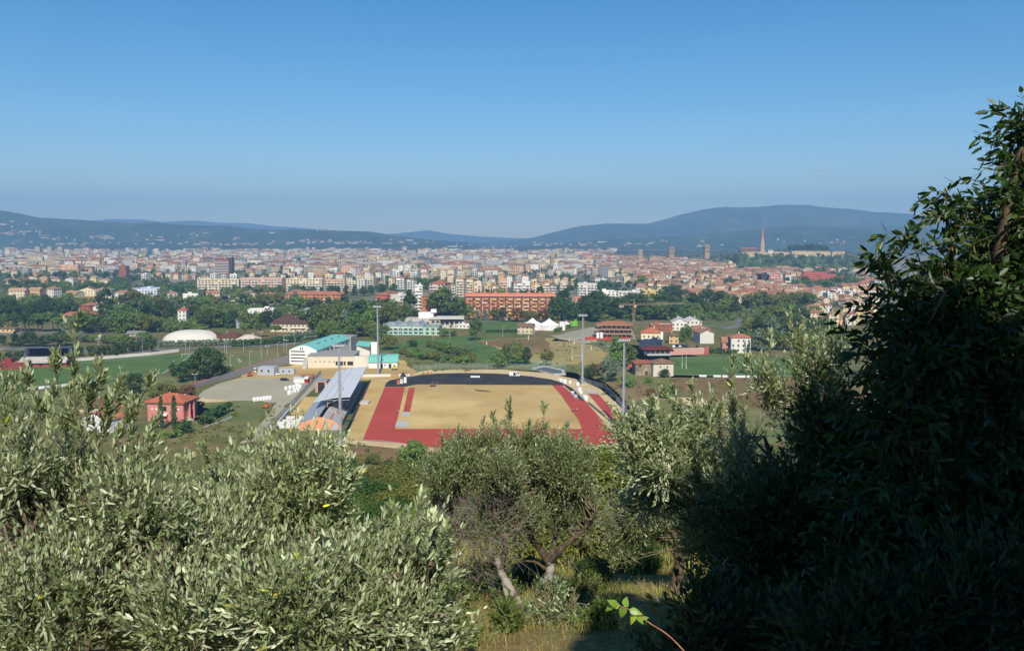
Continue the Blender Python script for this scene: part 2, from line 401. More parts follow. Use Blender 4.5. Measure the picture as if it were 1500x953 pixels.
ridge('hills', [(-300, 312), (120, 324), (165, 321), (210, 322), (240, 325), (275, 323), (320, 326), (365, 327), (400, 331), (440, 334), (500, 338), (560, 344), (590, 341), (628, 337), (660, 343), (700, 346), (760, 349), (820, 352)], 11300, 900, 900, hm2, 5, 0.05)
ridge('mountain', [(690, 356), (740, 353), (780, 348), (815, 339), (850, 331), (885, 328), (920, 328), (950, 327), (975, 321), (1000, 314), (1030, 307), (1065, 303), (1085, 304), (1110, 303), (1150, 301), (1180, 300), (1205, 303), (1240, 306), (1280, 311), (1330, 313), (1370, 318), (1450, 318), (1550, 325), (1800, 330)], 8600, 2300, 2500, hm2, 11)
ridge('hills', [(740, 361), (800, 357), (850, 353), (900, 350), (980, 347), (1060, 341), (1110, 334), (1160, 331), (1230, 333), (1310, 332), (1400, 335), (1600, 338)], 6100, 1400, 900, hm, 21)
# ------------------------------------------------------------------ flat ground features in the valley
M['track'] = mottled('red_track', L(164, 66, 52), L(176, 74, 60), 0.05, 0.8, fine=2.0, spec=0.2)
M['asphalt'] = mottled('fresh_asphalt', (0.03, 0.028, 0.029), (0.05, 0.048, 0.049), 0.12, 0.95, spec=0.1)
M['road'] = mottled('road_asphalt', L(98, 98, 100), L(122, 120, 118), 0.08, 0.9)
M['sand'] = mottled('compacted_sand', L(176, 146, 88), L(202, 174, 116), 0.035, 0.95, fine=1.2, c3=L(160, 134, 86))
M['paleSand'] = mottled('pale_sand', L(188, 164, 118), L(200, 180, 138), 0.06, 0.95)
M['gravel'] = mottled('gravel_yard', L(156, 148, 124), L(170, 161, 136), 0.05, 0.95, fine=2.5, c3=L(140, 132, 112))
M['turf'] = mottled('pitch_turf', L(70, 94, 42), L(88, 110, 52), 0.06, 0.9, fine=1.5)
M['meadow'] = mottled('rough_meadow', L(88, 100, 52), L(114, 114, 68), 0.05, 0.95, fine=0.7, c3=L(124, 112, 70))
M['straw'] = mottled('dry_field', L(150, 130, 80), L(168, 150, 98), 0.03, 0.95, fine=0.6, c3=L(118, 116, 62))
M['brownField'] = mottled('brown_field', L(122, 92, 62), L(110, 98, 58), 0.03, 0.95, fine=0.5, c3=L(142, 118, 84))
M['line'] = N('white_line_paint').done((0.7, 0.7, 0.68), 0.8)
# wide base fields
sheet('field', [(600, 574), (560, 548), (545, 520), (600, 502), (700, 497), (900, 500), (990, 560), (1280, 566), (1290, 640), (950, 660), (930, 600), (890, 560), (840, 545), (720, 540)], M['meadow'], 0.02)
sheet('field', [(556, 512), (610, 497), (690, 492), (715, 494), (752, 505), (780, 520), (790, 530), (770, 534), (700, 534), (640, 528), (600, 522)], M['turf'], 0.05)
sheet('field', [(706, 471), (760, 468), (775, 486), (768, 492), (707, 491)], M['turf'], 0.05)
sheet('dry_field', [(704, 499), (790, 494), (840, 497), (880, 510), (890, 518), (880, 532), (840, 534), (800, 537), (764, 525), (730, 510)], M['straw'], 0.06)
sheet('field', [(690, 500), (800, 494), (806, 512), (775, 520), (745, 512)], M['brownField'], 0.08)
sheet('brown_field', [(985, 553), (1180, 552), (1300, 560), (1300, 590), (1120, 600), (1030, 590), (995, 575)], M['brownField'], 0.05)
sheet('brown_field', [(885, 556), (935, 560), (1000, 585), (960, 590), (915, 585)], M['brownField'], 0.05)
sheet('path', [(958, 583), (1010, 582), (1042, 592), (1075, 610), (1060, 618), (1030, 600), (1000, 590)], M['paleSand'], 0.08)
sheet('brown_field', [(450, 652), (560, 656), (640, 656), (640, 690), (560, 690), (450, 690)], M['brownField'], 0.04)
sheet('path', [(468, 660), (515, 659), (520, 667), (500, 674), (470, 672)], M['paleSand'], 0.09)
sheet('sports_pitch', [(985, 549), (980, 523), (1080, 520), (1190, 523), (1210, 552), (1090, 552)], M['turf'], 0.07)
sheet('sports_pitch', [(2, 543), (60, 535), (130, 527), (240, 519), (285, 517), (286, 524), (235, 548), (170, 560), (120, 566), (35, 572), (-60, 578), (-80, 548)], M['turf'], 0.07)
sheet('sports_pitch', [(270, 515), (340, 514), (400, 513), (415, 521), (350, 541), (300, 548), (255, 538)], M['meadow'], 0.06)
sheet('field', [(-80, 580), (40, 574), (140, 565), (240, 549), (300, 556), (230, 575), (180, 600), (-60, 612)], M['meadow'], 0.04)
sheet('field', [(290, 586), (330, 587), (385, 588), (403, 590), (392, 606), (362, 640), (300, 640), (250, 650), (250, 622), (320, 612)], M['meadow'], 0.04)
sheet('field', [(405, 610), (436, 590), (440, 630), (505, 632), (520, 650), (440, 660), (390, 650)], M['meadow'], 0.045)
for pts in ([(80, 536.5), (240, 519.8)], [(36, 570.5), (234, 546.5)], [(238, 547), (284, 518)], [(985, 548.5), (1190, 551)], [(981, 524), (1180, 524)]):
    strip('pitch_line', pts, 0.35, M['line'], 0.1)
# gravel yard and works ground
sheet('sandy_ground', [(352, 553), (372, 541), (425, 536), (450, 528), (540, 520), (592, 528), (608, 545), (600, 553), (545, 557), (470, 556), (445, 560), (400, 556)], M['sand'], 0.06)
sheet('gravel_yard', [(290, 580), (298, 572), (323, 561), (352, 553), (400, 554), (446, 554), (472, 548), (474, 556), (436, 592), (398, 632), (378, 646), (350, 650), (372, 632), (397, 603), (402, 591), (380, 587), (330, 587), (300, 585)], M['gravel'], 0.1)
sheet('sandy_ground', [(288, 580), (300, 584), (345, 587), (300, 590), (285, 586)], M['paleSand'], 0.13)
# stadium floor
sheet('stadium_ground', [(504, 649), (546, 556), (570, 551), (620, 544), (668, 541), (735, 541), (800, 546), (853, 557), (880, 570), (905, 592), (945, 634), (950, 648), (905, 656), (700, 668)], M['paleSand'], 0.05)
def band(name, A, B, mat, z):
    P, Q = [G(*p) for p in A], [G(*p) for p in B]; V = [(p.x, p.y, z) for p in P] + [(q.x, q.y, z) for q in Q]; k = len(A)
    return V, [(i, i + 1, k + i + 1, k + i) for i in range(k - 1)]
def bands(name, parts, mat, z):
    V, fs = [], []
    for A, B in parts:
        v, f = band(name, A, B, mat, z); fs += [tuple(q + len(V) for q in g) for g in f]; V += v
    o = link(name, np_mesh(name, V, fs, [mat])); o['kind'] = 'structure'; return o
bands('infield', [([(579, 628.2), (593, 566), (611, 563.2)], [(852, 628.2), (848, 616), (833, 595)]), ([(611, 563.2), (700, 563.5)], [(833, 595), (820, 577)]), ([(700, 563.5), (807, 564)], [(820, 577), (809, 564.5)])], M['sand'], 0.09)
bands('sand_strip', [([(504, 646), (544, 557)], [(531, 645), (563.5, 566.5)]), ([(544, 557), (544.5, 556)], [(563.5, 566.5), (566, 558)])], M['sand'], 0.09)
bands('dark_strip', [([(499.5, 646), (504, 646)], [(541, 556), (544, 557)])], M['asphalt'], 0.07)  # dark strip closing the gap between the stand and the sand
bands('asphalt_curve', [([(566, 560.5), (571, 557), (590, 553), (617, 549), (643, 547), (670, 546.3), (700, 546.4), (727, 547), (753, 548.8), (780, 551.5), (807, 555.5), (825, 561), (839, 569), (849, 579), (859, 589.5)],
                         [(563.3, 566.3), (593, 566.3), (611, 563), (625, 563), (645, 563), (670, 563), (700, 563.5), (727, 563.6), (753, 563.7), (780, 563.8), (807, 564), (826, 564.4), (836, 573), (845, 581), (852.5, 590)])], M['asphalt'], 0.12)
bands('running_track', [([(563.5, 566.8), (531, 645)], [(593, 566.8), (579, 628.3)]), ([(531, 645), (582, 648.5), (640, 656), (690, 662), (760, 664), (830, 659), (884, 650)], [(579, 628.3), (610, 628.3), (650, 628.3), (700, 628.3), (760, 628.3), (810, 628.3), (852, 628.3)]),
                        ([(852, 628.3), (848, 616), (833, 595), (822, 579), (809, 564.4)], [(884, 650), (880, 613), (859.5, 590), (846, 584), (823.5, 564.4)]), ([(884, 650), (880, 613)], [(909, 648), (880.2, 613)])], M['track'], 0.15)
sheet('jump_runway', [(599, 568), (608, 568), (600.6, 603), (590.5, 603)], M['track'], 0.19)
sheet('jump_runway', [(862, 577), (877, 578), (912, 616), (896, 617)], M['track'], 0.19)
sheet('concrete_pad', [(590, 603.4), (601, 603.4), (600, 610.5), (586.5, 610.5)], M['concrete'], 0.19)
sheet('concrete_pad', [(581, 617), (599.5, 617), (598, 625.5), (578.6, 625.5)], M['concrete'], 0.19)
sheet('concrete_pad', [(856, 572), (870, 572), (876, 577.4), (861.5, 576.6)], M['concrete'], 0.19)
sheet('concrete_pad', [(897, 617.6), (912, 616.6), (915, 624), (903, 626)], M['concrete'], 0.19)
for px in (567, 571, 575, 579, 583, 587):
    pass
tr = MB(); a, b = G(862, 590), G(908, 628); d = (b - a).normalized(); nn = Vector((-d.y, d.x, 0))
tr.slab([(a + nn * .5)[:2] + (0.35,), (a - nn * .5)[:2] + (0.35,), (b - nn * .5)[:2] + (0.35,), (b + nn * .5)[:2] + (0.35,)], 0.3, (0.1, 0.1, 0.1))
tag(tr.build('drain_kerb', M['plain']), 'long dark drainage kerb between the track and the separate jump runway', 'kerb')
sheet('dirt_patch', [(692, 570), (712, 571.5), (724, 574.5), (712, 574), (699, 573)], M['brownField'], 0.13)
# roads
strip('road', [(-60, 508), (60, 512), (180, 516), (300, 509), (420, 504), (440, 502)], 9, M['road'], 0.05)
strip('road', [(-50, 490), (80, 487), (200, 485)], 12, M['road'], 0.05)
strip('road', [(640, 470.5), (706, 470), (830, 467.5), (960, 468)], 9, M['road'], 0.05)
strip('road', [(830, 500), (850, 487), (880, 481), (900, 479)], 22, M['gravel'], 0.06)
strip('road', [(1060, 481), (1090, 476), (1085, 468), (1072, 464), (1085, 460), (1110, 457)], 11, M['road'], 0.06)
strip('road', [(1000, 476), (1060, 478), (1130, 480), (1200, 487)], 8, M['road'], 0.07)
sheet('gravel_yard', [(805, 491), (830, 489), (868, 494), (876, 500), (860, 503), (820, 497)], M['gravel'], 0.1)
# ------------------------------------------------------------------ valley trees
LG = dict(
    mid=leaf_mat('leaves_mid_green', L(96, 117, 52), L(104, 124, 64), 0.6, 0.2, 0.15, hue=0.03, val=0.5),
    dark=leaf_mat('leaves_dark_green', L(58, 80, 36), L(66, 88, 44), 0.6, 0.2, 0.1, hue=0.03, val=0.5),
    yellow=leaf_mat('leaves_yellow_green', L(104, 108, 46), L(112, 116, 58), 0.65, 0.2, 0.15, hue=0.04, val=0.4),
    silver=leaf_mat('leaves_grey_green', L(104, 118, 92), L(122, 134, 112), 0.6, 0.25, 0.1, val=0.3),
    rust=leaf_mat('leaves_rusty', L(110, 82, 48), L(118, 92, 58), 0.65, 0.2, 0.1, val=0.3))
M['bark'] = mottled('bark_brown', L(92, 78, 62), L(70, 60, 50), 3.0, coords='obj')
def unit(a): return a / np.maximum(np.linalg.norm(a, axis=-1, keepdims=True), 1e-9)
def clump_quads(C, Rl, per, size, r, flat=0.0, squash=0.85):
    """leaf clumps: C (n,3) lobe centres, Rl (n,) radii"""
    n = len(C); d = unit(r.normal(size=(n, per, 3))); rad = Rl[:, None, None] * (0.55 + 0.5 * r.random((n, per, 1)) ** 0.6)
    p = C[:, None, :] + d * rad * np.array([1, 1, squash]); p = p.reshape(-1, 3); d = d.reshape(-1, 3)
    nn = unit(d + r.normal(size=p.shape) * 0.55 + np.array([0, 0, 0.35 + flat]))
    t = unit(np.cross(nn, r.normal(size=p.shape))); b = np.cross(nn, t)
    s = size * (0.6 + 0.8 * r.random((len(p), 1)))
    V = np.stack([p - t * s, p - b * s * 0.7, p + t * s, p + b * s * 0.7], 1).reshape(-1, 3)
    return V, np.arange(len(V)).reshape(-1, 4), 0.72 + 0.56 * r.random((len(p), 1)) * np.ones((1, 3))
def crown_geo(kind, seed, per=60, size=0.34):
    r = np.random.default_rng(seed)
    def shell(n, c, rad, up=0.2):
        d = unit(r.normal(size=(n, 3)) + np.array([0, 0, up])); k = 0.62 + 0.3 * r.random((n, 1))
        return np.array(c) + d * k * np.array(rad)
    if kind == 'broad': C = shell(30, (0, 0, 5.6), (3.9, 3.9, 3.9)); Rl = 1.0 + 0.8 * r.random(30)
    elif kind == 'wide': C = shell(34, (0, 0, 5.0), (5.2, 4.8, 3.2)); Rl = 1.1 + 0.8 * r.random(34)
    elif kind == 'tall': C = shell(32, (0, 0, 6.2), (2.7, 2.7, 5.6)); Rl = 0.9 + 0.6 * r.random(32)
    elif kind == 'cypress':
        z = np.linspace(0.6, 10.2, 26); k = np.sin(np.pi * np.clip((z + 1.2) / 12.2, 0, 1)) ** 0.8; a = r.random(26) * 6.28
        C = np.stack([0.25 * k * np.cos(a), 0.25 * k * np.sin(a), z], 1); Rl = 0.25 + 0.62 * k
    elif kind == 'pine':
        C = shell(30, (0, 0, 7.6), (4.6, 4.6, 1.7), 0.7); Rl = 0.8 + 0.5 * r.random(30)
    elif kind == 'cedar':
        z = r.random(36) * 9 + 1.0; a = r.random(36) * 6.28; k = (1 - (z - 1) / 10.2) * 3.4 * (0.5 + 0.5 * r.random(36))
        C = np.stack([k * np.cos(a), k * np.sin(a), z], 1); Rl = 0.55 + 0.9 * (1 - (z - 1) / 10.5)
    elif kind == 'bush': C = shell(20, (0, 0, 1.5), (2.0, 2.0, 1.25), 0.5); Rl = 0.7 + 0.5 * r.random(20)
    elif kind == 'thicket': C = shell(34, (0, 0, 1.7), (4.2, 2.6, 1.9), 0.5); Rl = 0.7 + 0.6 * r.random(34)
    return clump_quads(C, Rl, per, size, r, 0.5 if kind == 'pine' else 0)
HT = dict(broad=10.4, wide=9.2, tall=12.6, cypress=10.9, pine=10.0, cedar=10.6, bush=3.4, thicket=4.2)
TRUNK = dict(broad=(3.5, .28), wide=(3.5, .3), tall=(3, .25), cypress=(1.2, .18), pine=(7.2, .3), cedar=(2.5, .25), bush=(.9, .08), thicket=(.9, .08))
PROTO = {}
FINE = {}
def proto(kind, leaf, var):
    k = (kind, leaf, var)
    if k not in PROTO:
        V, Fc, c = crown_geo(kind, hash_int(kind) + var * 13, *((60, 0.34) if kind not in ('bush', 'cypress') else (48, 0.22)))
        PROTO[k] = np_mesh('crown', V, Fc, [LG[leaf]], col=c)
    return PROTO[k]
def fine(kind, leaf, var, per=420, size=.115):
    k = (kind, leaf, var, per)
    if k not in FINE:
        V, Fc, c = crown_geo(kind, hash_int(kind) + var * 13 + 5, per, size); FINE[k] = np_mesh('crown', V, Fc, [LG[leaf]], col=c)
    return FINE[k]
def hash_int(s): return sum(ord(ch) * (i + 3) for i, ch in enumerate(s)) % 977
TRM = {}
def trunk_mesh(kind):
    if kind not in TRM:
        h, r_ = TRUNK[kind]; m = MB(); x = y = 0.0; k = 4
        for i in range(k):
            nx, ny = x + random.uniform(-.12, .12) * h / 4, y + random.uniform(-.12, .12) * h / 4
            m.tube((x, y, h * i / k), (nx, ny, h * (i + 1) / k), r_ * (1 - .12 * i), r_ * (1 - .12 * (i + 1)), 7, cap=False); x, y = nx, ny
        for a in range(5):
            an = a * 1.26 + .4; m.tube((x, y, h * .93), (x + math.cos(an) * h * .3, y + math.sin(an) * h * .3, h * 1.35), r_ * .5, r_ * .2, 5, cap=False)
        TRM[kind] = m.mesh('trunk', M['bark'])
    return TRM[kind]
TN = dict(broad='broadleaf_tree', wide='broadleaf_tree', tall='poplar_tree', cypress='cypress_tree', pine='umbrella_pine', cedar='conifer_tree', bush='shrub', thicket='shrub')
TL = dict(broad='round broadleaf tree', wide='spreading broadleaf tree', tall='tall slim broadleaf tree', cypress='narrow cypress', pine='flat topped umbrella pine', cedar='pointed conifer', bush='low bush', thicket='low spreading thicket bush')
TC = dict(mid='mid green', dark='dark green', yellow='yellowish green', silver='grey green', rust='rusty brown')
USED = set()
def uniq(label):
    if label in USED: print('DUP LABEL', label)
    USED.add(label); return label
def tree(kind, leaf, pos, h, label, group=None, width=1.0, parts=True, near=False):
    s = h / HT[kind]; v = random.randrange(3)
    if parts:
        t = thing(TN[kind], uniq(label), 'shrub' if kind in ('bush', 'thicket') else 'tree', pos, random.uniform(0, 6.28), group)
        cm = link('crown', fine(kind, leaf, v, *((420, .115) if near is True else near)) if near else proto(kind, leaf, v), t); tk = link('trunk', trunk_mesh(kind), t)
        t.scale = (s * width, s * width, s)
    else:
        t = link(TN[kind], proto(kind, leaf, v), None, pos, random.uniform(0, 6.28)); t.scale = (s * width, s * width, s)
        tag(t, uniq(label), 'shrub' if kind in ('bush', 'thicket') else 'tree', group)
    return t
ORD = ['first', 'second', 'third', 'fourth', 'fifth', 'sixth', 'seventh', 'eighth', 'ninth', 'tenth', 'eleventh', 'twelfth', 'thirteenth', 'fourteenth', 'fifteenth', 'sixteenth', 'seventeenth', 'eighteenth', 'nineteenth', 'twentieth']
def trow(phrase, x0, x1, yb, n, hr, kinds, y1=None, jit=0.35, jy=1.5, parts=True, group=None, width=1.0):
    """a row of trees from photo column x0 to x1; kinds: list of (kind, leaf)"""
    for i in range(n):
        px = x0 + (x1 - x0) * (i + 0.5 + random.uniform(-jit, jit)) / n; py = yb + ((y1 or yb) - yb) * (i + .5) / n + random.uniform(-jy, jy)
        kind, leaf = random.choice(kinds)
        tree(kind, leaf, G(px, py), random.uniform(*hr) * random.uniform(.95, 1.55), f"{TC[leaf]} {TL[kind]}, {ORD[i]} from the left {phrase}", group or 'trees ' + phrase, width * random.uniform(1.05, 1.35), parts)
def hedge(name, label, pxs, h, w, leaf, size=0.3, dens=9, group=None):
    size *= 1.7; dens *= 1.8
    P = [G(*p) for p in pxs]; r = np.random.default_rng(int(P[0].x * 7) % 1000); C, Rl = [], []
    for a, b in zip(P, P[1:]):
        l = (b - a).length; k = max(2, int(l / (h * 0.45)))
        for i in range(k):
            p = a.lerp(b, (i + r.random()) / k)
            for zz in (0.3, 0.72): C.append((p.x + r.normal() * w * .15, p.y + r.normal() * w * .15, h * zz)); Rl.append(h * 0.33)
    V, fc, c = clump_quads(np.array(C), np.array(Rl) * r.uniform(.75, 1.25, len(Rl)), int(dens * 4), size, r); o = P[0]
    V = V - np.array([o.x, o.y, 0]); V[:, 2] = np.maximum(V[:, 2], 0)
    ob = link(name, np_mesh(name, V, fc, [LG[leaf]], col=c), None, (o.x, o.y, 0)); return tag(ob, uniq(label), 'hedge', group)
# ------------------------------------------------------------------ buildings
WC = {'white': L(228, 223, 212), 'cream': L(224, 207, 172), 'yellow': L(224, 202, 150), 'ochre': L(206, 172, 124), 'pink': L(204, 142, 126), 'brick': L(172, 100, 70), 'grey': L(172, 170, 166), 'peach': L(216, 172, 136), 'tan': L(190, 170, 138)}
RC = {'terracotta': L(174, 130, 102), 'red': L(174, 116, 92), 'brown': L(138, 112, 92), 'pale tiled': L(190, 156, 128), 'grey': L(150, 148, 146), 'white': L(214, 212, 206)}
def shade(c, k): return tuple(min(1, x * k) for x in c)
def bldg(name, label, cat, px0, px1, yb, yt, depth, wc, roof, rc, yaw=0.0, group=None, parts=True, balc=0, wm='wall', eave=0.5, storey=3.05, rise=None, pos=None, wh=None):
    """a building whose front spans photo columns px0..px1, from the ground at row yb to its eaves at row yt"""
    p = pos or G((px0 + px1) / 2, yb); D = p.y
    w, h = wh or ((px1 - px0) * D / F / max(0.75, math.cos(yaw)), (yb - yt) * D / F)
    wcol = WC[wc] if isinstance(wc, str) else wc; rcol = RC[rc] if isinstance(rc, str) else rc
    rcol = shade(rcol, random.uniform(.88, 1.12)); wcol = shade(wcol, random.uniform(.8, 1.02))
    rise = rise if rise is not None else min(w, depth) * 0.2
    mats = [M[wm], M['tiles'], M['plain']]
    wl = MB(); wl.box(-w / 2, w / 2, 0, depth, -1, h, wcol, 0, mtop=2, top=RC['grey'])
    rf = MB()
    if roof == 'flat':
        for q in ((-w / 2 - .15, w / 2 + .15, -.15, .15), (-w / 2 - .15, w / 2 + .15, depth - .15, depth + .15), (-w / 2 - .15, -w / 2 + .15, .15, depth - .15), (w / 2 - .15, w / 2 + .15, .15, depth - .15)):
            rf.box(q[0], q[1], q[2], q[3], h + .003, h + .8, shade(wcol, 1.04), 2)
        rf.box(-w / 2 + .15, w / 2 - .15, .15, depth - .15, h + .003, h + .2, rcol, 2)
        bw = min(4, w * .25); bx = random.uniform(-w * .25, w * .25); rf.box(bx - bw / 2, bx + bw / 2, depth * .4, depth * .75, h + .2, h + 2.6, shade(wcol, .95), 2)
    elif roof == 'hip': rf.hip(w, depth, h, rise, eave, rcol, 1)
    elif roof == 'gable': rf.gable(w, depth, h, rise, eave, rcol, 1, 'x', wcol)
    elif roof == 'gablefront': rf.gable(w, depth, h, rise, eave, rcol, 1, 'y', wcol)
    if roof != 'flat' and parts != 'no':
        cx = random.uniform(-w * .25, w * .25); rf.box(cx - .35, cx + .35, depth * .55, depth * .55 + .7, h, h + rise + 1.0, shade(wcol, .8), 2)
    nb = int(h / storey) - 1 if balc else 0
    bl = []
    for k in range(nb):
        z = (k + 1) * storey
        spans = [(-w / 2 + .4, w / 2 - .4)] if balc == 1 else [(-w / 2 + w * j / balc + w / balc * .12, -w / 2 + w * j / balc + w / balc * .88) for j in range(balc)]
        for (a, b) in spans:
            mb = MB().box(a, b, -1.3, -.01, z - .15, z + .02, shade(wcol, 1.0), 2).box(a, b, -1.3, -1.18, z + .02, z + .95, shade(WC['white'], .95) if wc not in ('brick',) else shade(WC['cream'], .9), 2)
            mb.box(a, a + .1, -1.18, -.01, z + .02, z + .95, wcol, 2).box(b - .1, b, -1.18, -.01, z + .02, z + .95, wcol, 2); bl.append(mb)
    if parts is True:
        t = thing(name, uniq(label), cat, (p.x, p.y, p.z), yaw, group)
        wl.build('wall', mats, t); rf.build('roof', mats, t)
        for mb in bl[:100]: mb.build('balcony', mats, t)
    else:
        for s_ in [rf] + bl:
            for f, c, m in zip(s_.f, s_.c, s_.m): wl.face([s_.v[k] for k in f], c, m)
        t = wl.build(name, mats, None, None, (p.x, p.y, p.z), yaw); tag(t, uniq(label), cat, group)
    return t
STOREY = {1: 'single storey', 2: 'two storey', 3: 'three storey', 4: 'four storey', 5: 'five storey', 6: 'six storey', 7: 'seven storey', 8: 'eight storey'}
def brow(phrase, x0, x1, yb, n, hr, pal, kinds, parts=True, fill=0.8, jy=2.2, yaw=0.5, group=None, dep=(9, 16), y1=None):
    """a row of buildings; hr = storeys range; kinds: list of (name, roof)"""
    for i in range(n):
        cell = (x1 - x0) / n; c = x0 + cell * (i + 0.5 + random.uniform(-.12, .12)); wpx = cell * fill * random.uniform(.6, 1.2)
        yy = yb + ((y1 or yb) - yb) * (i + .5) / n + random.uniform(-jy, jy)
        p = G(c, yy); w = min(max(wpx * p.y / F, 8), 46); st = random.randint(*hr); h = st * 3.05 + .4
        wc = random.choice(pal + ['white', 'cream', 'white', 'cream']); nm, roof = random.choice(kinds); rc = random.choice(['terracotta', 'red', 'pale tiled', 'terracotta', 'brown', 'pale tiled', 'terracotta']) if roof != 'flat' else random.choice(['grey', 'white', 'grey'])
        rl = {'hip': 'hipped', 'gable': 'ridged', 'gablefront': 'gabled', 'flat': 'flat'}[roof]
        blk = nm != 'house'
        bldg(nm, f"{wc} {STOREY[st]} {'block' if blk else 'house'}, {rl} {rc} roof, {ORD[i]} from left {phrase}", 'apartment block' if blk else 'house', 0, 0, 0, 0, random.uniform(*dep), wc, roof, rc,
             random.uniform(-yaw, yaw), group or 'buildings ' + phrase, parts, random.choice([0, 1, 2, 3]) if blk else 0, 'flats' if blk else 'wall', pos=p, wh=(w, h))
# ------------------------------------------------------------------ stadium: grandstand
O0 = G(497.5, 629.3); O0 = Vector((O0.x + 1.6, O0.y, 0)); UAX = R(4.6)
ORANGE = L(224, 158, 116); GREYM = L(168, 172, 178)
gs = thing('grandstand', 'long grandstand with grey curved metal roof and orange end wall beside the red track', 'grandstand', O0, UAX)
prof = [(-17, 0), (-1.2, 0), (-1.2, 1.7), (-4, 3.6), (-6.5, 4.7), (-9, 5.1), (-11, 4.8), (-13.5, 3.7), (-15.5, 3.15), (-17, 3.0)]
MP = [M['plain']]
e = MB().extr(prof, 0, .35, ORANGE); e.build('end_wall', MP, gs)
MB().box(-8.0, -5.8, -.06, -.005, 1.9, 3.2, L(180, 184, 190)).build('window', [M['paint']], gs)
MB().box(-4.4, -2.4, -.07, -.005, 0, 2.2, L(176, 178, 182)).build('door', [M['paint']], gs)
tr_ = MB()
for k in range(8): tr_.box(-1.6 - (k + 1) * .85, -1.6 - k * .85, .36, 103, 0, 1.3 + k * .42, L(176, 172, 166))
tr_.build('terrace', [M['concrete']], gs)
for k in range(7):
    s_ = MB()
    for j in range(6):
        s_.box(-1.9 - k * .85 - .4, -1.9 - k * .85, 2 + j * 17, 16.5 + j * 17, 1.33 + k * .42, 1.72 + k * .42, L(205, 203, 200) if (j + k) % 4 else L(196, 120, 104))
    s_.build('seat_row', [M['paint']], gs)
MB().box(-1.25, -1.1, .4, 103, 0, 2.3, L(120, 120, 122)).build('front_wall', MP, gs)
lr = MB(); xs = [-17, -15.5, -13.5, -11, -9.4]; zs = [3.05, 3.25, 3.8, 4.95, 5.25]
for i in range(4): lr.slab([(xs[i], .36, zs[i]), (xs[i + 1], .36, zs[i + 1]), (xs[i + 1], 100, zs[i + 1]), (xs[i], 100, zs[i])], .18, GREYM)
lr.build('lower_roof', [M['steel']], gs)
MB().box(-16.9, -9.2, .37, 102.5, 0, 2.95, L(150, 150, 152)).build('rear_block', MP, gs)
MB().box(-9.3, -9.0, 22, 102, 4.3, 7.7, L(70, 72, 78)).build('back_wall', MP, gs)
rf = MB(); nb = 6
for i in range(nb):
    a, b = i / nb, (i + 1) / nb; X = lambda t: -14.0 + 14.6 * t; Z = lambda t: 7.2 + 2.0 * t + 0.55 * math.sin(math.pi * t)
    rf.slab([(X(a), 21, Z(a)), (X(b), 21, Z(b)), (X(b), 103, Z(b)), (X(a), 103, Z(a))], .3, L(196, 199, 202))
for j in range(17): rf.box(-13.5, .3, 21.2 + j * 5.05, 21.4 + j * 5.05, 7.6, 7.75, GREYM)
rfo = rf.build('roof', [M['plain']], gs)
for j in range(16):
    for q in (-10, -6.5): MB().box(q, q + .7, 23 + j * 5, 23.7 + j * 5, Z((q + 14) / 14.6) - .1, Z((q + 14) / 14.6) + .55, L(140, 145, 150)).build('roof_vent', [M['steel']], rfo)
for j in range(9): MB().tube((-8.9, 22.5 + j * 9.9, 4.6), (-8.9, 22.5 + j * 9.9, 7.9), .22, n=8).build('column', [M['steel']], gs)
for j in range(9): MB().tube((-.9, 22.5 + j * 9.9, 8.9), (-8.9, 22.5 + j * 9.9, 6.0), .12, n=6).build('roof_strut', [M['steel']], gs)
lo = MB(); lo.box(-25, -17.2, 3, 70, 0, .4, L(150, 128, 88)); lo.build('earth_terrace', [M['sand']], gs)
for y_, h_ in ((3, 3.0), (11.5, 2.0), (20, 1.6)): MB().box(-25, -17.05, y_, y_ + .5, 0, h_, L(214, 212, 208)).build('retaining_wall', MP, gs)
MB().box(-25.5, -25, 3, 28, 0, 3.0, L(200, 202, 206)).build('retaining_wall', MP, gs)
po = thing('stair_portal', 'orange framed stair portal standing behind the grandstand', 'portal', O0 + Matrix.Rotation(UAX, 3, 'Z') @ Vector((-19.5, 84, 0)), UAX); po.scale = (.62, .8, .66)
pm = MB(); pm.box(-3.6, -2.6, 0, .8, 0, 7.2, ORANGE).box(2.6, 3.6, 0, .8, 0, 7.2, ORANGE).box(-3.6, 3.6, 0, .8, 7.2, 8.0, ORANGE); pm.build('frame', MP, po)
MB().box(-2.6, 2.6, .5, .7, 0, 7.2, (.05, .06, .08)).build('glazing', [M['glass']], po); MB().box(-4.2, 4.2, .8, 9, 0, 7.6, L(190, 190, 190)).build('wall', MP, po)
MB().box(-4.5, 4.5, -.2, 9.3, 7.98, 8.25, L(200, 202, 205)).build('roof', [M['steel']], po)
MB().box(-4.6, -3.8, -.1, 2, 0, 9.5, L(150, 154, 160)).build('pier', MP, po)
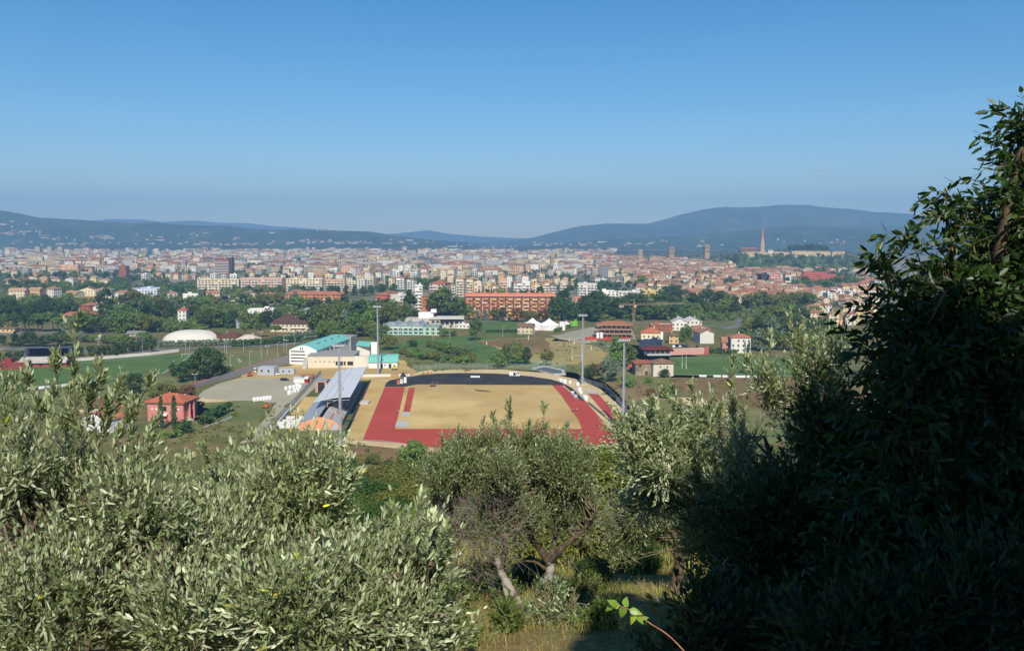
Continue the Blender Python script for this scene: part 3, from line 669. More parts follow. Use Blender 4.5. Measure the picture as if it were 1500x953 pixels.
# ------------------------------------------------------------------ floodlight masts
def mast(pxb, pyb, pyt, label, heads):
    p = G(pxb, pyb); H = (pyb - pyt) * p.y / F
    t = thing('floodlight_mast', uniq(label), 'floodlight mast', p, 0, 'floodlight masts around the track')
    m = MB()
    for k in range(4): m.tube((0, 0, H * k / 4), (0, 0, H * (k + 1) / 4), .62 - .09 * k, .62 - .09 * (k + 1), 12, cap=False)
    m.build('pole', [M['steel']], t); MB().box(-.9, .9, -.9, .9, 0, .35).build('base', [M['concrete']], t)
    hd = MB().box(-2.2, 2.2, -.5, .5, H - .25, H - .1); hd.box(-2.2, -2.1, -.5, -.45, H, H + .9).box(2.1, 2.2, -.5, -.45, H, H + .9).box(-2.2, 2.2, -.5, -.45, H + .8, H + .9).build('head_platform', [M['steel']], t)
    for k in range(heads):
        x = -1.9 + 3.8 * k / (heads - 1); MB().box(x - .25, x + .25, -.85, -.5, H + .0, H + .65, L(190, 192, 195)).build('floodlight', [M['paint']], t)
    for z in (H * .28, H * .55, H * .8): MB().box(.35, 1.3, -.4, .4, z, z + .08).box(1.22, 1.3, -.4, .4, z + .08, z + 1.1).build('rest_platform', [M['steel']], t)
    ld = MB()
    for s_ in (.52, .82): ld.tube((s_, -.1, 1), (s_, -.1, H - 1), .03, n=4)
    ld.build('ladder', [M['steel']], t)
mast(499, 648.5, 503.5, 'tall grey floodlight mast in front of the orange grandstand wall', 7)
mast(554, 549.5, 448.5, 'tall grey floodlight mast beside the small teal roofed shed', 7)
mast(853, 563, 461, 'tall grey floodlight mast by the bend of black asphalt', 6)
mast(912.5, 631.5, 496, 'tall grey floodlight mast beside the separate red jump runway', 6)
# ------------------------------------------------------------------ fences
def fence(label, pxs, h, step, col, solid=0.0, group=None, barstep=0.35):
    P = [G(*p) for p in pxs]; o = P[0]; t = thing('fence', uniq(label), 'fence', o, 0, group); pan = MB()
    pc = 0
    for a, b in zip(P, P[1:]):
        l = (b - a).length; k = max(1, int(l / step))
        for i in range(k):
            q = a.lerp(b, i / k) - o; pm = MB().tube((q.x, q.y, 0), (q.x, q.y, h + .1), .06, n=5)
            if pc < 95: pm.build('post', [M['steel']], t); pc += 1
        u = a - o; v = b - o
        for z in ([h * .5, h - .05] if not solid else [h - .05]): pan.tube((u.x, u.y, z), (v.x, v.y, z), .035, n=4, col=col)
        nb = int(l / barstep)
        for i in range(nb):
            q = a.lerp(b, i / nb) - o; pan.tube((q.x, q.y, .05), (q.x, q.y, h - .08), .02, n=3, col=col, cap=False)
        if solid:
            d = (v - u).normalized(); nn = Vector((-d.y, d.x, 0)) * .1
            pan.slab([(u.x - nn.x, u.y - nn.y, solid), (v.x - nn.x, v.y - nn.y, solid), (v.x + nn.x, v.y + nn.y, solid), (u.x + nn.x, u.y + nn.y, solid)], solid, L(170, 168, 164))
    pan.build('mesh_panel', [M['paint']], t)
GREY = L(140, 146, 150)
fence('grey mesh fence along the right of the separate jump runway', [(849, 557.5), (865, 564), (884, 569), (903, 587), (921, 611), (943, 631)], 2.6, 5, GREY)
fence('pale mesh fence curving behind the black asphalt bend', [(606, 542), (650, 539.5), (700, 538.5), (750, 539), (777, 540)], 2.6, 4, L(190, 194, 190))
fence('grey fence on a low kerb between gravel yard and grandstand', [(470, 548), (450, 570), (432, 590), (412, 610), (394, 629), (384, 645)], 2.4, 4, GREY, 0.6)
fence('white low railing in front of the near red track edge', [(490, 652), (508, 652)], 1.6, 2.5, L(205, 208, 210))
fence('pale low railing along the near edge of the red track', [(531, 648), (560, 649), (582, 652), (600, 655)], 1.1, 2.5, L(190, 180, 175))
fence('thin wire fence across the grass below the orange wall', [(440, 632), (495, 634)], 1.5, 3, L(170, 175, 170))
# fenced concrete slab
sl_ = thing('fenced_enclosure', 'pale concrete slab ringed by green mesh screens beyond the bend', 'enclosure', G(803, 546))
P4 = [G(*p) for p in [(778, 541), (797, 537.5), (828, 544), (829, 549.5), (812, 549.5)]]; o4 = sl_.location.copy()
MB().prism([((q - o4).x, (q - o4).y) for q in [P4[0], P4[4], P4[3], P4[2], P4[1]]], 0, .8, L(200, 192, 176)).build('slab', [M['concrete']], sl_)
MB().prism([((q - o4).x * .78, (q - o4).y * .78) for q in [P4[0], P4[4], P4[3], P4[2], P4[1]]], .8, .85, L(90, 98, 100)).build('floor', MP, sl_)
for a, b in ((P4[0], P4[1]), (P4[1], P4[2]), (P4[2], P4[3])):
    pn = MB(); u, v = a - o4, b - o4
    for i in range(int((v - u).length / .45)):
        q = u.lerp(v, i / ((v - u).length / .45)); pn.tube((q.x, q.y, .8), (q.x, q.y, 4.2), .03, n=3, col=L(150, 172, 160), cap=False)
    for z in (1.2, 2.6, 4.2): pn.tube((u.x, u.y, z), (v.x, v.y, z), .06, n=4, col=L(150, 172, 160))
    pn.build('mesh_screen', [M['paint']], sl_)
# ------------------------------------------------------------------ vehicles
def wheel_parts(t, xs, hw, r):
    for x in xs:
        for s_ in (-1, 1):
            a = MB().tube((x, s_ * hw, r), (x, s_ * (hw - .22), r), r, n=14).build('wheel', [M['rubber']], t)
            MB().tube((x, s_ * (hw + .012), r), (x, s_ * (hw - .1), r), r * .55, n=10, col=L(170, 170, 172)).build('rim', [M['paint']], a)
def lat(prof, hw, col, m=0, taper=0.0):
    b = MB(); n = len(prof); wv = [hw * (1 - taper * max(0, (p[1] - .9))) for p in prof]
    for i in range(n):
        j = (i + 1) % n; a, c = prof[i], prof[j]; b.face([(a[0], -wv[i], a[1]), (a[0], wv[i], a[1]), (c[0], wv[j], c[1]), (c[0], -wv[j], c[1])], col, m)
    b.face([(p[0], -wv[i], p[1]) for i, p in enumerate(prof)], col, m); b.face([(p[0], wv[i], p[1]) for i, p in reversed(list(enumerate(prof)))], col, m)
    return b
def vehicle(kind, label, px, py, yaw, col, name=None, group=None, z=0.0):
    p = G(px, py); p.z += z; t = thing(name or kind, uniq(label), 'van' if 'van' in kind else 'car', p, yaw, group)
    if kind == 'delivery_van':
        lat([(-2.7, .4), (2.75, .4), (2.8, 1.0), (2.2, 1.25), (1.5, 2.25), (1.2, 2.45), (-2.65, 2.45), (-2.75, 1.2)], 1.0, col, taper=.05).build('body', [M['paint']], t)
        for s_ in (-1, 1): MB().box(.7, 1.5, s_ * 1.0 - .012, s_ * 1.0 + .012, 1.3, 1.95).build('window', [M['glass']], t)
        MB().face([(2.2, -.85, 1.32), (2.2, .85, 1.32), (1.55, .8, 2.24), (1.55, -.8, 2.24)]).build('windscreen', [M['glass']], t).location = (.05, 0, .02)
        MB().box(-.6, .55, -1.02, -1.0, .55, 2.2, (.03, .03, .035)).build('side_door', [M['paint']], t)
        wheel_parts(t, (-1.7, 1.75), 1.0, .36)
    else:
        est = kind == 'estate_car'
        lat([(-2.1, .3), (2.1, .3), (2.15, .7), (1.2, .92), (.55, 1.42), (-1.0 if not est else -1.8, 1.45), (-1.75 if not est else -2.1, .95), (-2.15, .85)], .86, col, taper=.18).build('body', [M['paint']], t)
        for s_ in (-1, 1): MB().face([(x, s_ * (.865 - .155 * (z_ - .9) if z_ > .9 else .865), z_) for x, z_ in ((1.0, .95), (.5, 1.36), (-1.0, 1.38), (-1.5, .98))][::s_]).build('window', [M['glass']], t)
        MB().face([(1.2, -.78, .96), (1.2, .78, .96), (.6, .7, 1.41), (.6, -.7, 1.41)]).build('windscreen', [M['glass']], t).location = (.03, 0, .02)
        for s_ in (-1, 1): MB().box(2.08, 2.16, s_ * .6 - .15, s_ * .6 + .15, .58, .74, L(230, 230, 225)).build('headlight', [M['paint']], t)
        wheel_parts(t, (-1.3, 1.35), .86, .31)
    return t
WH = L(226, 226, 222)
vehicle('delivery_van', 'white delivery van with open dark side door on the asphalt bend', 754, 551, R(-8), WH)
vehicle('estate_car', 'dark blue estate car parked on the gravel yard', 417, 557.5, R(-14), (.015, .022, .04), 'parked_car')
vehicle('parked_car', 'white car with dark roof beside the grey site cabin', 404, 549, R(10), WH)
vehicle('parked_car', 'white car on the road in front of the orange apartment building', 744, 469, 0, WH)
vehicle('delivery_van', 'white and yellow ambulance van parked near the white dome', 151, 495, R(5), L(226, 222, 150), 'parked_van')
for i, (px, py, c, nm) in enumerate([(175, 499.5, WH, 'white'), (197, 500.5, L(200, 204, 206), 'silver'), (135, 498, (.03, .03, .035), 'black'), (126, 500.5, L(120, 30, 28), 'dark red')]):
    vehicle('parked_car', f'{nm} car parked left of the white dome', px, py, R(8), c, group='cars parked near the white dome')
for px, py, c, nm in [(881, 505.5, (.02, .02, .022), 'black'), (893, 508, L(150, 154, 158), 'grey')]: vehicle('parked_car', f'{nm} car parked by the construction site with red netting', px, py, R(4), c)
for i, px in enumerate((987, 996, 1006, 1021)): vehicle('parked_car', ['white', 'silver', 'dark blue', 'black'][i] + ' car parked behind the long pink wall', px, 508.5, R(80), [WH, L(190, 192, 195), (.02, .03, .06), (.02, .02, .02)][i])
# ------------------------------------------------------------------ site clutter
def cabin(label, px0, px1, yb, yt, dep, col, yaw=0):
    p = G((px0 + px1) / 2, yb); w_ = (px1 - px0) * p.y / F; h_ = (yb - yt) * p.y / F
    t = thing('site_cabin', uniq(label), 'site cabin', p, yaw); b = MB().box(-w_ / 2, w_ / 2, 0, dep, .1, h_, col)
    for i in range(int(w_ / .5)): b.box(-w_ / 2 + i * .5, -w_ / 2 + i * .5 + .2, -.04, -.005, .2, h_ - .1, shade(col, .93))
    b.build('body', [M['paint']], t); MB().box(-w_ / 2 - .08, w_ / 2 + .08, -.08, dep + .08, h_, h_ + .15, shade(col, 1.1)).build('roof', [M['paint']], t)
    for x in (-w_ * .3, w_ * .12): MB().box(x, x + .9, -.07, -.045, h_ * .45, h_ * .75).build('window', [M['glass']], t)
    for x in (-w_ / 2 + .2, w_ / 2 - .4): MB().box(x, x + .2, .1, .3, 0, .1).build('foot', [M['dark']], t)
cabin('large grey site cabin beside the brick parapet ramp', 377, 402, 550, 538, 6, L(172, 178, 184), R(-8))
cabin('long low grey site container right of the cars', 409, 431, 548, 540.5, 2.6, L(176, 182, 188), R(-5))
cabin('small white site hut left of the large grey cabin', 371, 375, 545, 539, 2.5, L(215, 215, 212))
def bag(label, px, py, s, group):
    p = G(px, py); b = MB(); r = random.Random(px * 7 + py)
    ring = [(math.cos(a) * .5, math.sin(a) * .5) for a in np.linspace(0, 6.283, 12, endpoint=False)]
    zs, ks = [0, .12, .5, .88, 1.0], [.92, 1.08, 1.14, 1.06, .55]
    for i in range(4):
        for k in range(12):
            q = lambda i, k: (ring[k % 12][0] * ks[i] * s, ring[k % 12][1] * ks[i] * s, zs[i] * s * 1.1); b.face([q(i, k), q(i, k + 1), q(i + 1, k + 1), q(i + 1, k)], L(222, 222, 218))
    b.face([(x * .55 * s, y * .55 * s, s * 1.1) for x, y in ring], L(212, 212, 208))
    b.tube((-.4 * s, -.3 * s, s * 1.0), (0, -.3 * s, s * 1.35), .04, n=4, col=L(200, 200, 196)).tube((0, -.3 * s, s * 1.35), (.4 * s, -.3 * s, s), .04, n=4, col=L(200, 200, 196))
    o = b.build('bulk_bag', [M['plain']], None, None, p, r.random() * 3); tag(o, uniq(label), 'bulk bag', group)
for i, px in enumerate((373, 377.5, 382, 386.5, 391, 395.5)): bag(f'white bulk bag, {ORD[i]} from the left in the row at the gravel edge', px, 587.6 - .5 * i, 1.7, 'row of white bulk bags')
for i, (px, py) in enumerate([(419, 571), (425, 570), (424, 578), (428, 577), (432, 575), (436, 574), (430, 569), (435, 567), (439, 569)]): bag(f'white bulk bag, {ORD[i]} placed in the heap by the grandstand fence', px, py, 1.6 + .2 * (i % 3), 'heap of white bulk bags by the fence')
def pallet(label, px, py, w_, d_, h_, cols, cat='stack', name='material_stack'):
    p = G(px, py); b = MB(); n_ = len(cols)
    for i, c in enumerate(cols): b.box(-w_ / 2 + random.uniform(0, .15), w_ / 2 - random.uniform(0, .15), random.uniform(0, .1), d_, .14 + h_ * i / n_, .14 + h_ * (i + 1) / n_ - .04, c)
    for x in (-w_ / 2, -.07, w_ / 2 - .14): b.box(x, x + .14, 0, d_, 0, .14, L(150, 120, 80))
    tag(b.build(name, [M['plain']], None, None, p, random.uniform(-.2, .2)), uniq(label), cat)
WHT, REDC, WOOD = L(224, 222, 216), L(166, 50, 52), L(176, 140, 92)
pallet('white sheeted stack on the gravel by the red crates', 438, 561, 5.5, 3, 3.0, [WHT, WHT, L(190, 190, 186)]); pallet('red crates stacked beside the grandstand fence', 446, 561, 4, 3, 3, [REDC, L(120, 40, 40), WHT])
pallet('brown brick stack behind the red crates', 449, 556.5, 7, 3, 2.6, [L(150, 90, 70), L(120, 90, 70), L(160, 110, 80)])
pallet('orange and brown pallets at the start of the left straight', 583.5, 563, 1.6, 1.4, 2, [L(180, 120, 80), L(170, 100, 70)]); pallet('white and grey pallet at the start of the left straight', 588, 562, 1.5, 1.4, 2.2, [WHT, L(200, 200, 196)]); pallet('tall white wrapped pallet by the black asphalt end', 593.5, 561, 1.6, 1.5, 2.8, [WHT, WHT])
for i, px in enumerate((574, 578, 582)): pallet(f'wooden crate, {ORD[i]} from the left in the row by the asphalt', px, 552.5, 1.3, 1.2, 1.6, [WOOD, WOOD], 'crate', 'wooden_crate')
for i, (px, py) in enumerate([(617, 548.8), (623, 548), (630, 547)]): pallet(f'pale crate, {ORD[i]} from the left along the far fence', px, py, 2.4, 1.5, 1.6, [WOOD, L(200, 180, 140)], 'crate', 'wooden_crate')
pallet('long white slab lying on the black asphalt bend', 696, 553, 5.0, 1.0, .8, [WHT], 'slab', 'white_slab')
for i, (px, py) in enumerate([(819.5, 558), (822, 559.5), (827, 562), (835, 561.5), (846, 565), (849, 574), (851, 577), (856, 584), (858, 586)]): bag(f'white sack, {ORD[i]} along the outer edge of the right bend', px, py, 1.3 + .35 * (i % 3), 'white sacks along the right bend')
pallet('grey white slabs leaning at the foot of the grandstand', 533, 592, 4, 6, .7, [L(205, 202, 194), L(190, 186, 176)])
pallet('small blue cart of timing boxes on the red track', 839, 578, 1.4, 1.2, 1.5, [L(150, 160, 180), WHT], 'cart', 'equipment_cart'); pallet('grey box stack on the red track beside the black strip', 843, 583, 1.8, 1.6, 1.4, [L(150, 156, 170), L(190, 190, 195)])
def machine(label, px, py, s, col):
    p = G(px, py); t = thing('excavator', uniq(label), 'machine', p, random.uniform(-.4, .4))
    b = MB().box(-1.0 * s, 1.0 * s, -.7 * s, .7 * s, .6 * s, 1.2 * s, col); b.build('body', [M['paint']], t); MB().box(-.5 * s, .5 * s, -.5 * s, .5 * s, 1.21 * s, 2.1 * s, shade(col, .6)).build('cab', [M['paint']], t)
    for y_ in (-.8, .55): MB().box(-1.2 * s, 1.2 * s, y_ * s, (y_ + .25) * s, 0, .58 * s).build('crawler', [M['dark']], t)
    MB().tube((.9 * s, 0, 1.1 * s), (1.9 * s, 0, 2.3 * s), .12 * s, n=5, col=col).tube((1.9 * s, 0, 2.3 * s), (2.5 * s, 0, .8 * s), .1 * s, n=5, col=col).build('arm', [M['paint']], t)
machine('small red excavator beside the ramp wall', 366, 551, 1.1, L(176, 66, 44)); machine('yellow excavator on the earth right of the teal shed', 578, 541.5, 1.3, L(206, 180, 60)); machine('small orange machine at the grass corner by the road', 390, 597, .9, L(220, 110, 40)); machine('brown roller machine at the sandy infield edge', 634, 566, 1.1, L(120, 100, 80)); machine('dark compact loader by the stacked crates', 590.5, 552, 1.1, (.05, .05, .06)); machine('red machine parked beside the jump runway fence', 927.5, 626, 1.1, L(190, 70, 60))
# ------------------------------------------------------------------ workers on the track
M['skin'] = N('skin').done((.42, .25, .17), .6); 
def person(label, px, py, top, bend, yaw):
    p = G(px, py); p.z = .16; t = thing('person', uniq(label), 'person', p, yaw); k = bend
    J = [(0, 0, .95), (.05 + .25 * k, 0, 1.2 - .05 * k), (.08 + .5 * k, 0, 1.45 - .2 * k), (.1 + .6 * k, 0, 1.56 - .22 * k), (.12 + .68 * k, 0, 1.7 - .24 * k)]
    E = [(0, 1), (1, 2), (2, 3), (3, 4)]; Rr = [.15, .15, .16, .055, .1]
    for s_ in (-1, 1):
        b = len(J); J += [(0, s_ * .1, .9), (.06, s_ * .12, .48), (-.02, s_ * .13, .06), (.14, s_ * .13, .04)]; Rr += [.1, .065, .05, .045]; E += [(0, b), (b, b + 1), (b + 1, b + 2), (b + 2, b + 3)]
        b = len(J); J += [(.08 + .5 * k, s_ * .2, 1.4 - .2 * k), (.15 + .55 * k, s_ * .26, 1.12 - .22 * k), (.3 + .6 * k, s_ * .2, .88 - .2 * k)]; Rr += [.065, .05, .035]; E += [(2, b), (b, b + 1), (b + 1, b + 2)]
    me = bpy.data.meshes.new('body'); me.from_pydata(J, E, []); o = link('body', me, t); me.materials.append(M['skin'])
    md = o.modifiers.new('skin', 'SKIN'); md.use_smooth_shade = True
    for i, v in enumerate(me.skin_vertices[0].data): v.radius = (Rr[i], Rr[i])
    me.skin_vertices[0].data[0].use_root = True; o.modifiers.new('sub', 'SUBSURF').levels = 1
    def cloth(nm, idx, edges, grow, col):
        m2 = bpy.data.meshes.new(nm); m2.from_pydata([J[i] for i in idx], [(idx.index(a), idx.index(b)) for a, b in edges], []); q = link(nm, m2, t); m2.materials.append(N(nm).done(col, .9)); q.modifiers.new('skin', 'SKIN')
        for i, v in enumerate(m2.skin_vertices[0].data): v.radius = (Rr[idx[i]] + grow,) * 2
        m2.skin_vertices[0].data[0].use_root = True; q.modifiers.new('sub', 'SUBSURF').levels = 1
    cloth('shirt', [1, 2, 9, 10, 16, 17], [(1, 2), (2, 9), (9, 10), (2, 16), (16, 17)], .025, top)
    cloth('trousers', [0, 5, 6, 7, 12, 13, 14], [(0, 5), (5, 6), (6, 7), (0, 12), (12, 13), (13, 14)], .02, (.03, .035, .06))
    hr_ = MB(); 
    for i in range(6):
        a, b = i / 6 * 1.57, (i + 1) / 6 * 1.57
        hr_.tube((J[4][0] - .02, 0, J[4][2] + .02 + .11 * math.sin(a)), (J[4][0] - .02, 0, J[4][2] + .02 + .11 * math.sin(b)), .112 * math.cos(a), .112 * math.cos(b) + .001, 10, cap=False)
    hr_.build('hair', [M['dark']], t)
person('worker in a white shirt bending at the left of the trio on the track', 837.5, 603, (.75, .75, .73), .8, 0.3); person('worker in dark clothes crouching in the middle of the trio on the track', 842, 603.5, (.04, .04, .06), .9, 2.8); person('worker in a white shirt at the right of the trio on the track', 846.5, 603, (.75, .75, .73), .6, 3.3); person('worker in white standing at the near right corner of the track', 891.5, 648, (.75, .75, .72), .1, 1.0); person('worker in a red shirt standing beside the jump runway fence', 924.5, 625.5, (.5, .08, .06), .1, 2.0); person('worker in white standing beside the near end of the left straight', 581.5, 606, (.7, .7, .68), .3, .5)
# ------------------------------------------------------------------ poles and goals
def pole(name, label, cat, px, yb, yt, kind, col=L(196, 200, 202), r=.09, group=None):
    p = G(px, yb); h = (yb - yt) * p.y / F; t = thing(name, uniq(label), cat, p, 0, group); MB().tube((0, 0, 0), (0, 0, h), r, r * .7, 7, col=col).build('post', [M['paint']], t)
    if kind == 'T': MB().box(-1.4, 1.4, -.08, .08, h, h + .12, col).build('crossarm', [M['paint']], t); [MB().box(x - .35, x + .35, -.3, .2, h + .12, h + .45, L(210, 212, 214)).build('lamp_head', [M['paint']], t) for x in (-1.1, 1.1)]
    elif kind == 'L': MB().tube((0, 0, h), (1.2, 0, h + .25), r * .6, n=5, col=col).box(1.0, 1.8, -.15, .15, h + .2, h + .32, L(210, 212, 214)).build('lamp_head', [M['paint']], t)
    elif kind == 'B': MB().tube((0, 0, h), (0, 0, h + .7), .3, .34, 8, col=L(220, 222, 224)).build('lamp_head', [M['paint']], t)
    elif kind == 'X': MB().box(-.9, .9, -.06, .06, h - .5, h - .35, L(120, 100, 80)).build('crossarm', [M['plain']], t)
LP = [(145, 520, 496, 'T'), (209, 516, 498, 'L'), (232, 521, 500, 'L'), (272, 514, 500, 'T'), (277.5, 514, 500, 'L'), (329, 514, 496, 'L'), (332, 518, 498, 'T'), (357, 515, 497, 'L'), (383, 525, 486, 'T'), (366, 537, 514, 'L'), (407, 529, 501, 'L'), (392, 522, 507, 'T'), (416, 515, 491, 'L'), (420, 519, 498, 'T'), (338, 545, 521, 'L'), (31, 493, 472, 'L'), (76, 480, 458, 'L'), (432, 505, 484, 'L'), (300, 517, 497, 'L'), (2, 528, 511, 'L')]
LP.sort()
for i, (px, yb, yt, k) in enumerate(LP): pole('lamp_post', f'slim pale lamp post, {ORD[i]} from the left around the left pitches', 'lamp post', px, yb, yt, k, group='lamp posts around the left pitches')
for i, (px, yb, yt, k) in enumerate([(230, 556, 547, 'L'), (272, 558, 539, 'B'), (286, 559, 548, 'T'), (308, 553, 531, 'B')]): pole('lamp_post', f'grey lamp post, {ORD[i]} from the left beside the hedge trees at the ramp foot', 'lamp post', px, yb, yt, k, group='lamp posts at the ramp foot')
for i, (px, yb, yt) in enumerate([(736.5, 493, 478), (762, 492, 480), (783, 491, 478), (659, 496, 484), (634, 497, 478), (1146, 496, 482)]): pole('lamp_post', f'thin grey post, {ORD[i]} from the left across the middle meadows', 'lamp post', px, yb, yt, 'L', group='thin posts across the meadows')
for i, (px, yb, yt) in enumerate([(713, 505, 500), (774, 497.5, 491), (834, 500, 496), (866, 512, 507), (841, 504, 499)]): pole('marker_post', f'short white marker post, {ORD[i]} from the left in the dry field', 'marker post', px, yb, yt, 'N', L(215, 210, 196), .35, 'white marker posts in the dry field')
pole('utility_pole', 'wooden utility pole in front of the near red track edge', 'utility pole', 601, 676, 640, 'X', L(170, 160, 140), .14)
for i, (px, yb, yt) in enumerate([(1053, 463, 448), (1057, 462, 447), (1075, 459, 447), (1089, 462, 449), (1090, 470, 458), (1097, 467, 452), (1104, 468, 455)]): pole('lamp_post', f'grey street lamp, {ORD[i]} from the left by the curved road', 'lamp post', px, yb, yt, 'L', group='street lamps by the curved road')
def rugby(label, pa, pb, h):
    a, b = G(*pa), G(*pb); c = (a + b) / 2; t = thing('rugby_goal', label, 'rugby goal', c)
    for q in (a, b):
        d = q - c; MB().tube((d.x, d.y, 0), (d.x, d.y, 3), .16, n=8, col=L(226, 222, 205)).build('padding', [M['paint']], t); MB().tube((d.x, d.y, 3), (d.x, d.y, h), .08, .06, 7, col=L(226, 224, 214)).build('upright', [M['paint']], t)
    u, v = a - c, b - c; MB().tube((u.x, u.y, 3.0), (v.x, v.y, 3.0), .07, n=6, col=L(226, 224, 214)).build('crossbar', [M['paint']], t)
rugby('tall white rugby goal on the dry yellowish field', (838, 528), (851.5, 527.5), 9.5); rugby('tall white rugby goal on the green right pitch', (999, 539), (1005, 540.5), 10.5)
def goal(label, px, py, yaw, sc_=1):
    t = thing('football_goal', uniq(label), 'football goal', G(px, py), yaw); w_ = 3.66 * sc_
    f = MB().tube((-w_, 0, 0), (-w_, 0, 2.44), .09, n=6).tube((w_, 0, 0), (w_, 0, 2.44), .09, n=6).tube((-w_, 0, 2.44), (w_, 0, 2.44), .09, n=6)
    f.build('frame', [M['line']], t)
    nt = MB()
    for i in range(19): x = -w_ + 2 * w_ * i / 18; nt.tube((x, 0, 2.44), (x, 1.6, 0), .015, n=3, cap=False)
    for z in (.6, 1.2, 1.8): nt.tube((-w_, 1.6 * (1 - z / 2.44), z), (w_, 1.6 * (1 - z / 2.44), z), .015, n=3, cap=False)
    nt.build('net', [M['line']], t)
goal('white football goal near the dome on the far pitch', 274, 524, R(-12)); goal('white football goal at the right end of the left pitch', 254, 535, R(-70)); goal('white football goal behind the ramp fence', 331, 541, R(-15)); goal('small white goal on the training pitch behind the ramp', 350, 531, R(-60), .6)
def boards(phrase, segs, h, group):
    for i, (a, b) in enumerate(segs):
        p, q = G(*a), G(*b); d = q - p; yaw = math.atan2(d.y, d.x); t = thing('advert_board', uniq(f'plain white board, {ORD[i]} from the left {phrase}'), 'board', p, yaw, group)
        MB().box(0, d.length, 0, .08, .15, h, L(224, 226, 226)).build('panel', [M['paint']], t)
        MB().box(0, .08, .08, .5, 0, h, L(150, 150, 150)).box(d.length - .08, d.length, .08, .5, 0, h, L(150, 150, 150)).build('support', [M['paint']], t)
boards('along the near side of the left pitch', [((36, 572), (66, 569.3)), ((68, 569), (88, 567)), ((90, 566.8), (106, 565)), ((118, 563.5), (128, 562.6)), ((129, 562.4), (146, 560.6)), ((213, 553.5), (226, 552.5))], 1.5, 'white boards along the left pitch')
boards('along the near side of the right pitch', [((1024, 552), (1035, 552.2)), ((1045, 552.4), (1056, 552.6)), ((1058, 552.6), (1067, 552.8)), ((1077, 553), (1092, 553.2)), ((1094, 553.2), (1110, 553.5)), ((1120, 553.5), (1140, 553.5))], 1.2, 'white boards along the right pitch')
# ------------------------------------------------------------------ sports hall with teal roof and neighbours
TEAL = L(122, 190, 172); WHT = L(228, 226, 220); MP = [M['plain']]; PT = [M['paint']]; GL = [M['glass']]
gp = G(444, 533.5); gp.z = 0; gym = thing('sports_hall', 'white sports hall with arched turquoise roof beyond the grandstand', 'sports hall', gp, R(-8))
arc = lambda t: 8.0 + 2.9 * math.sin(math.pi * t)
pr = [(-8.2, 0), (8.2, 0)] + [(8.2 - 16.4 * i / 10, arc(i / 10)) for i in range(11)]
MB().extr(pr, 0, 58, WHT).build('wall', MP, gym)
rf = MB()
for i in range(10):
    t0, t1 = i / 10, (i + 1) / 10; X = lambda t: -8.6 + 17.2 * t
    rf.slab([(X(t0), .8, arc(t0) + .3), (X(t1), .8, arc(t1) + .3), (X(t1), 58.5, arc(t1) + .3), (X(t0), 58.5, arc(t0) + .3)], .25, TEAL)
ro = rf.build('roof', PT, gym)
for k in range(8):
    t = (.25, .72)[k % 2]; MB().box(X(t) - .6, X(t) + .6, 8 + k * 6, 10 + k * 6, arc(t) + .2, arc(t) + .55, L(70, 120, 112)).build('skylight', GL, ro)
for k in range(4): MB().box(-7.2, 2.5 - k * .5, -.08, -.01, 1.5 + k * 1.9, 2.1 + k * 1.9).build('window', GL, gym)
for k in range(2): MB().box(-1.6 + k * 1.1, -1.0 + k * 1.1, -.08, -.01, 8.6, 9.6).build('window', GL, gym)
for k in range(8): MB().box(8.2, 8.28, 4 + k * 7, 6.8 + k * 7, 5.2, 7.0).build('window', GL, gym)
MB().box(-7, 9.5, 58.6, 72, 0, 9.5, L(150, 148, 146)).build('annex', MP, gym)
bp = G(485, 538.5); bh = thing('changing_block', 'cream flat roofed hall with square windows in front of turquoise sports hall', 'hall', bp, R(2))
MB().box(-13, 13, 0, 22, 0, 6.6, L(214, 202, 176)).build('wall', MP, bh); MB().box(-13.3, 13.3, -.3, 22, 6.6, 7.0, L(150, 146, 140)).build('roof', MP, bh)
for k in range(6): MB().box(-9 + k * 2.6, -8.4 + k * 2.6, -.06, -.01, 3.2, 3.8).build('window', GL, bh)
for x, w_ in ((2.6, 1.2), (4.2, 2.6), (7.2, 1.0), (9.2, 3.2)): MB().box(x, x + w_, -.06, -.01, 1.4, 3.6).build('window', GL, bh)
st_ = MB()
for k in range(8): st_.box(-15.6, -13.05, -3.5 + k * .8, -2.7 + k * .8, 0, .7 + k * .7, L(200, 190, 168))
st_.build('outer_stair', [M['concrete']], bh)
cw = MB()
for k in range(10):
    a0, a1 = k / 10 * 1.5, (k + 1) / 10 * 1.5; P_ = lambda a, r_: (13 + r_ * math.sin(a), 12 - r_ * math.cos(a))
    cw.prism([P_(a0, 12), P_(a1, 12), P_(a1, 11.5), P_(a0, 11.5)], 0, 6.6 - k * .15, L(218, 212, 196))
cw.build('curved_wall', MP, bh)
tp = G(511, 520); wt = thing('stair_tower', 'small white block under turquoise lean-to roof between the two halls', 'tower', (gp.x + 36, gp.y + 34, 0))
MB().box(-2, 2, 0, 4, 0, 8.6, WHT).build('wall', MP, wt); MB().box(-11.5, -3.3, 3.4, 13.5, 0, 6.2, L(206, 204, 198)).build('side_wall', MP, wt); MB().slab([(-12, 3, 6.8), (-3, 0, 6.2), (-3, 14, 7.4), (-12, 14, 8.0)], .3, TEAL).build('roof', PT, wt)
sp = G(561, 539); sh = thing('teal_shed', 'low white shed with curved turquoise roof between the masts', 'shed', sp, R(3))
MB().box(-8, 8, 0, 9, 0, 3.4, WHT).build('wall', MP, sh); rf = MB()
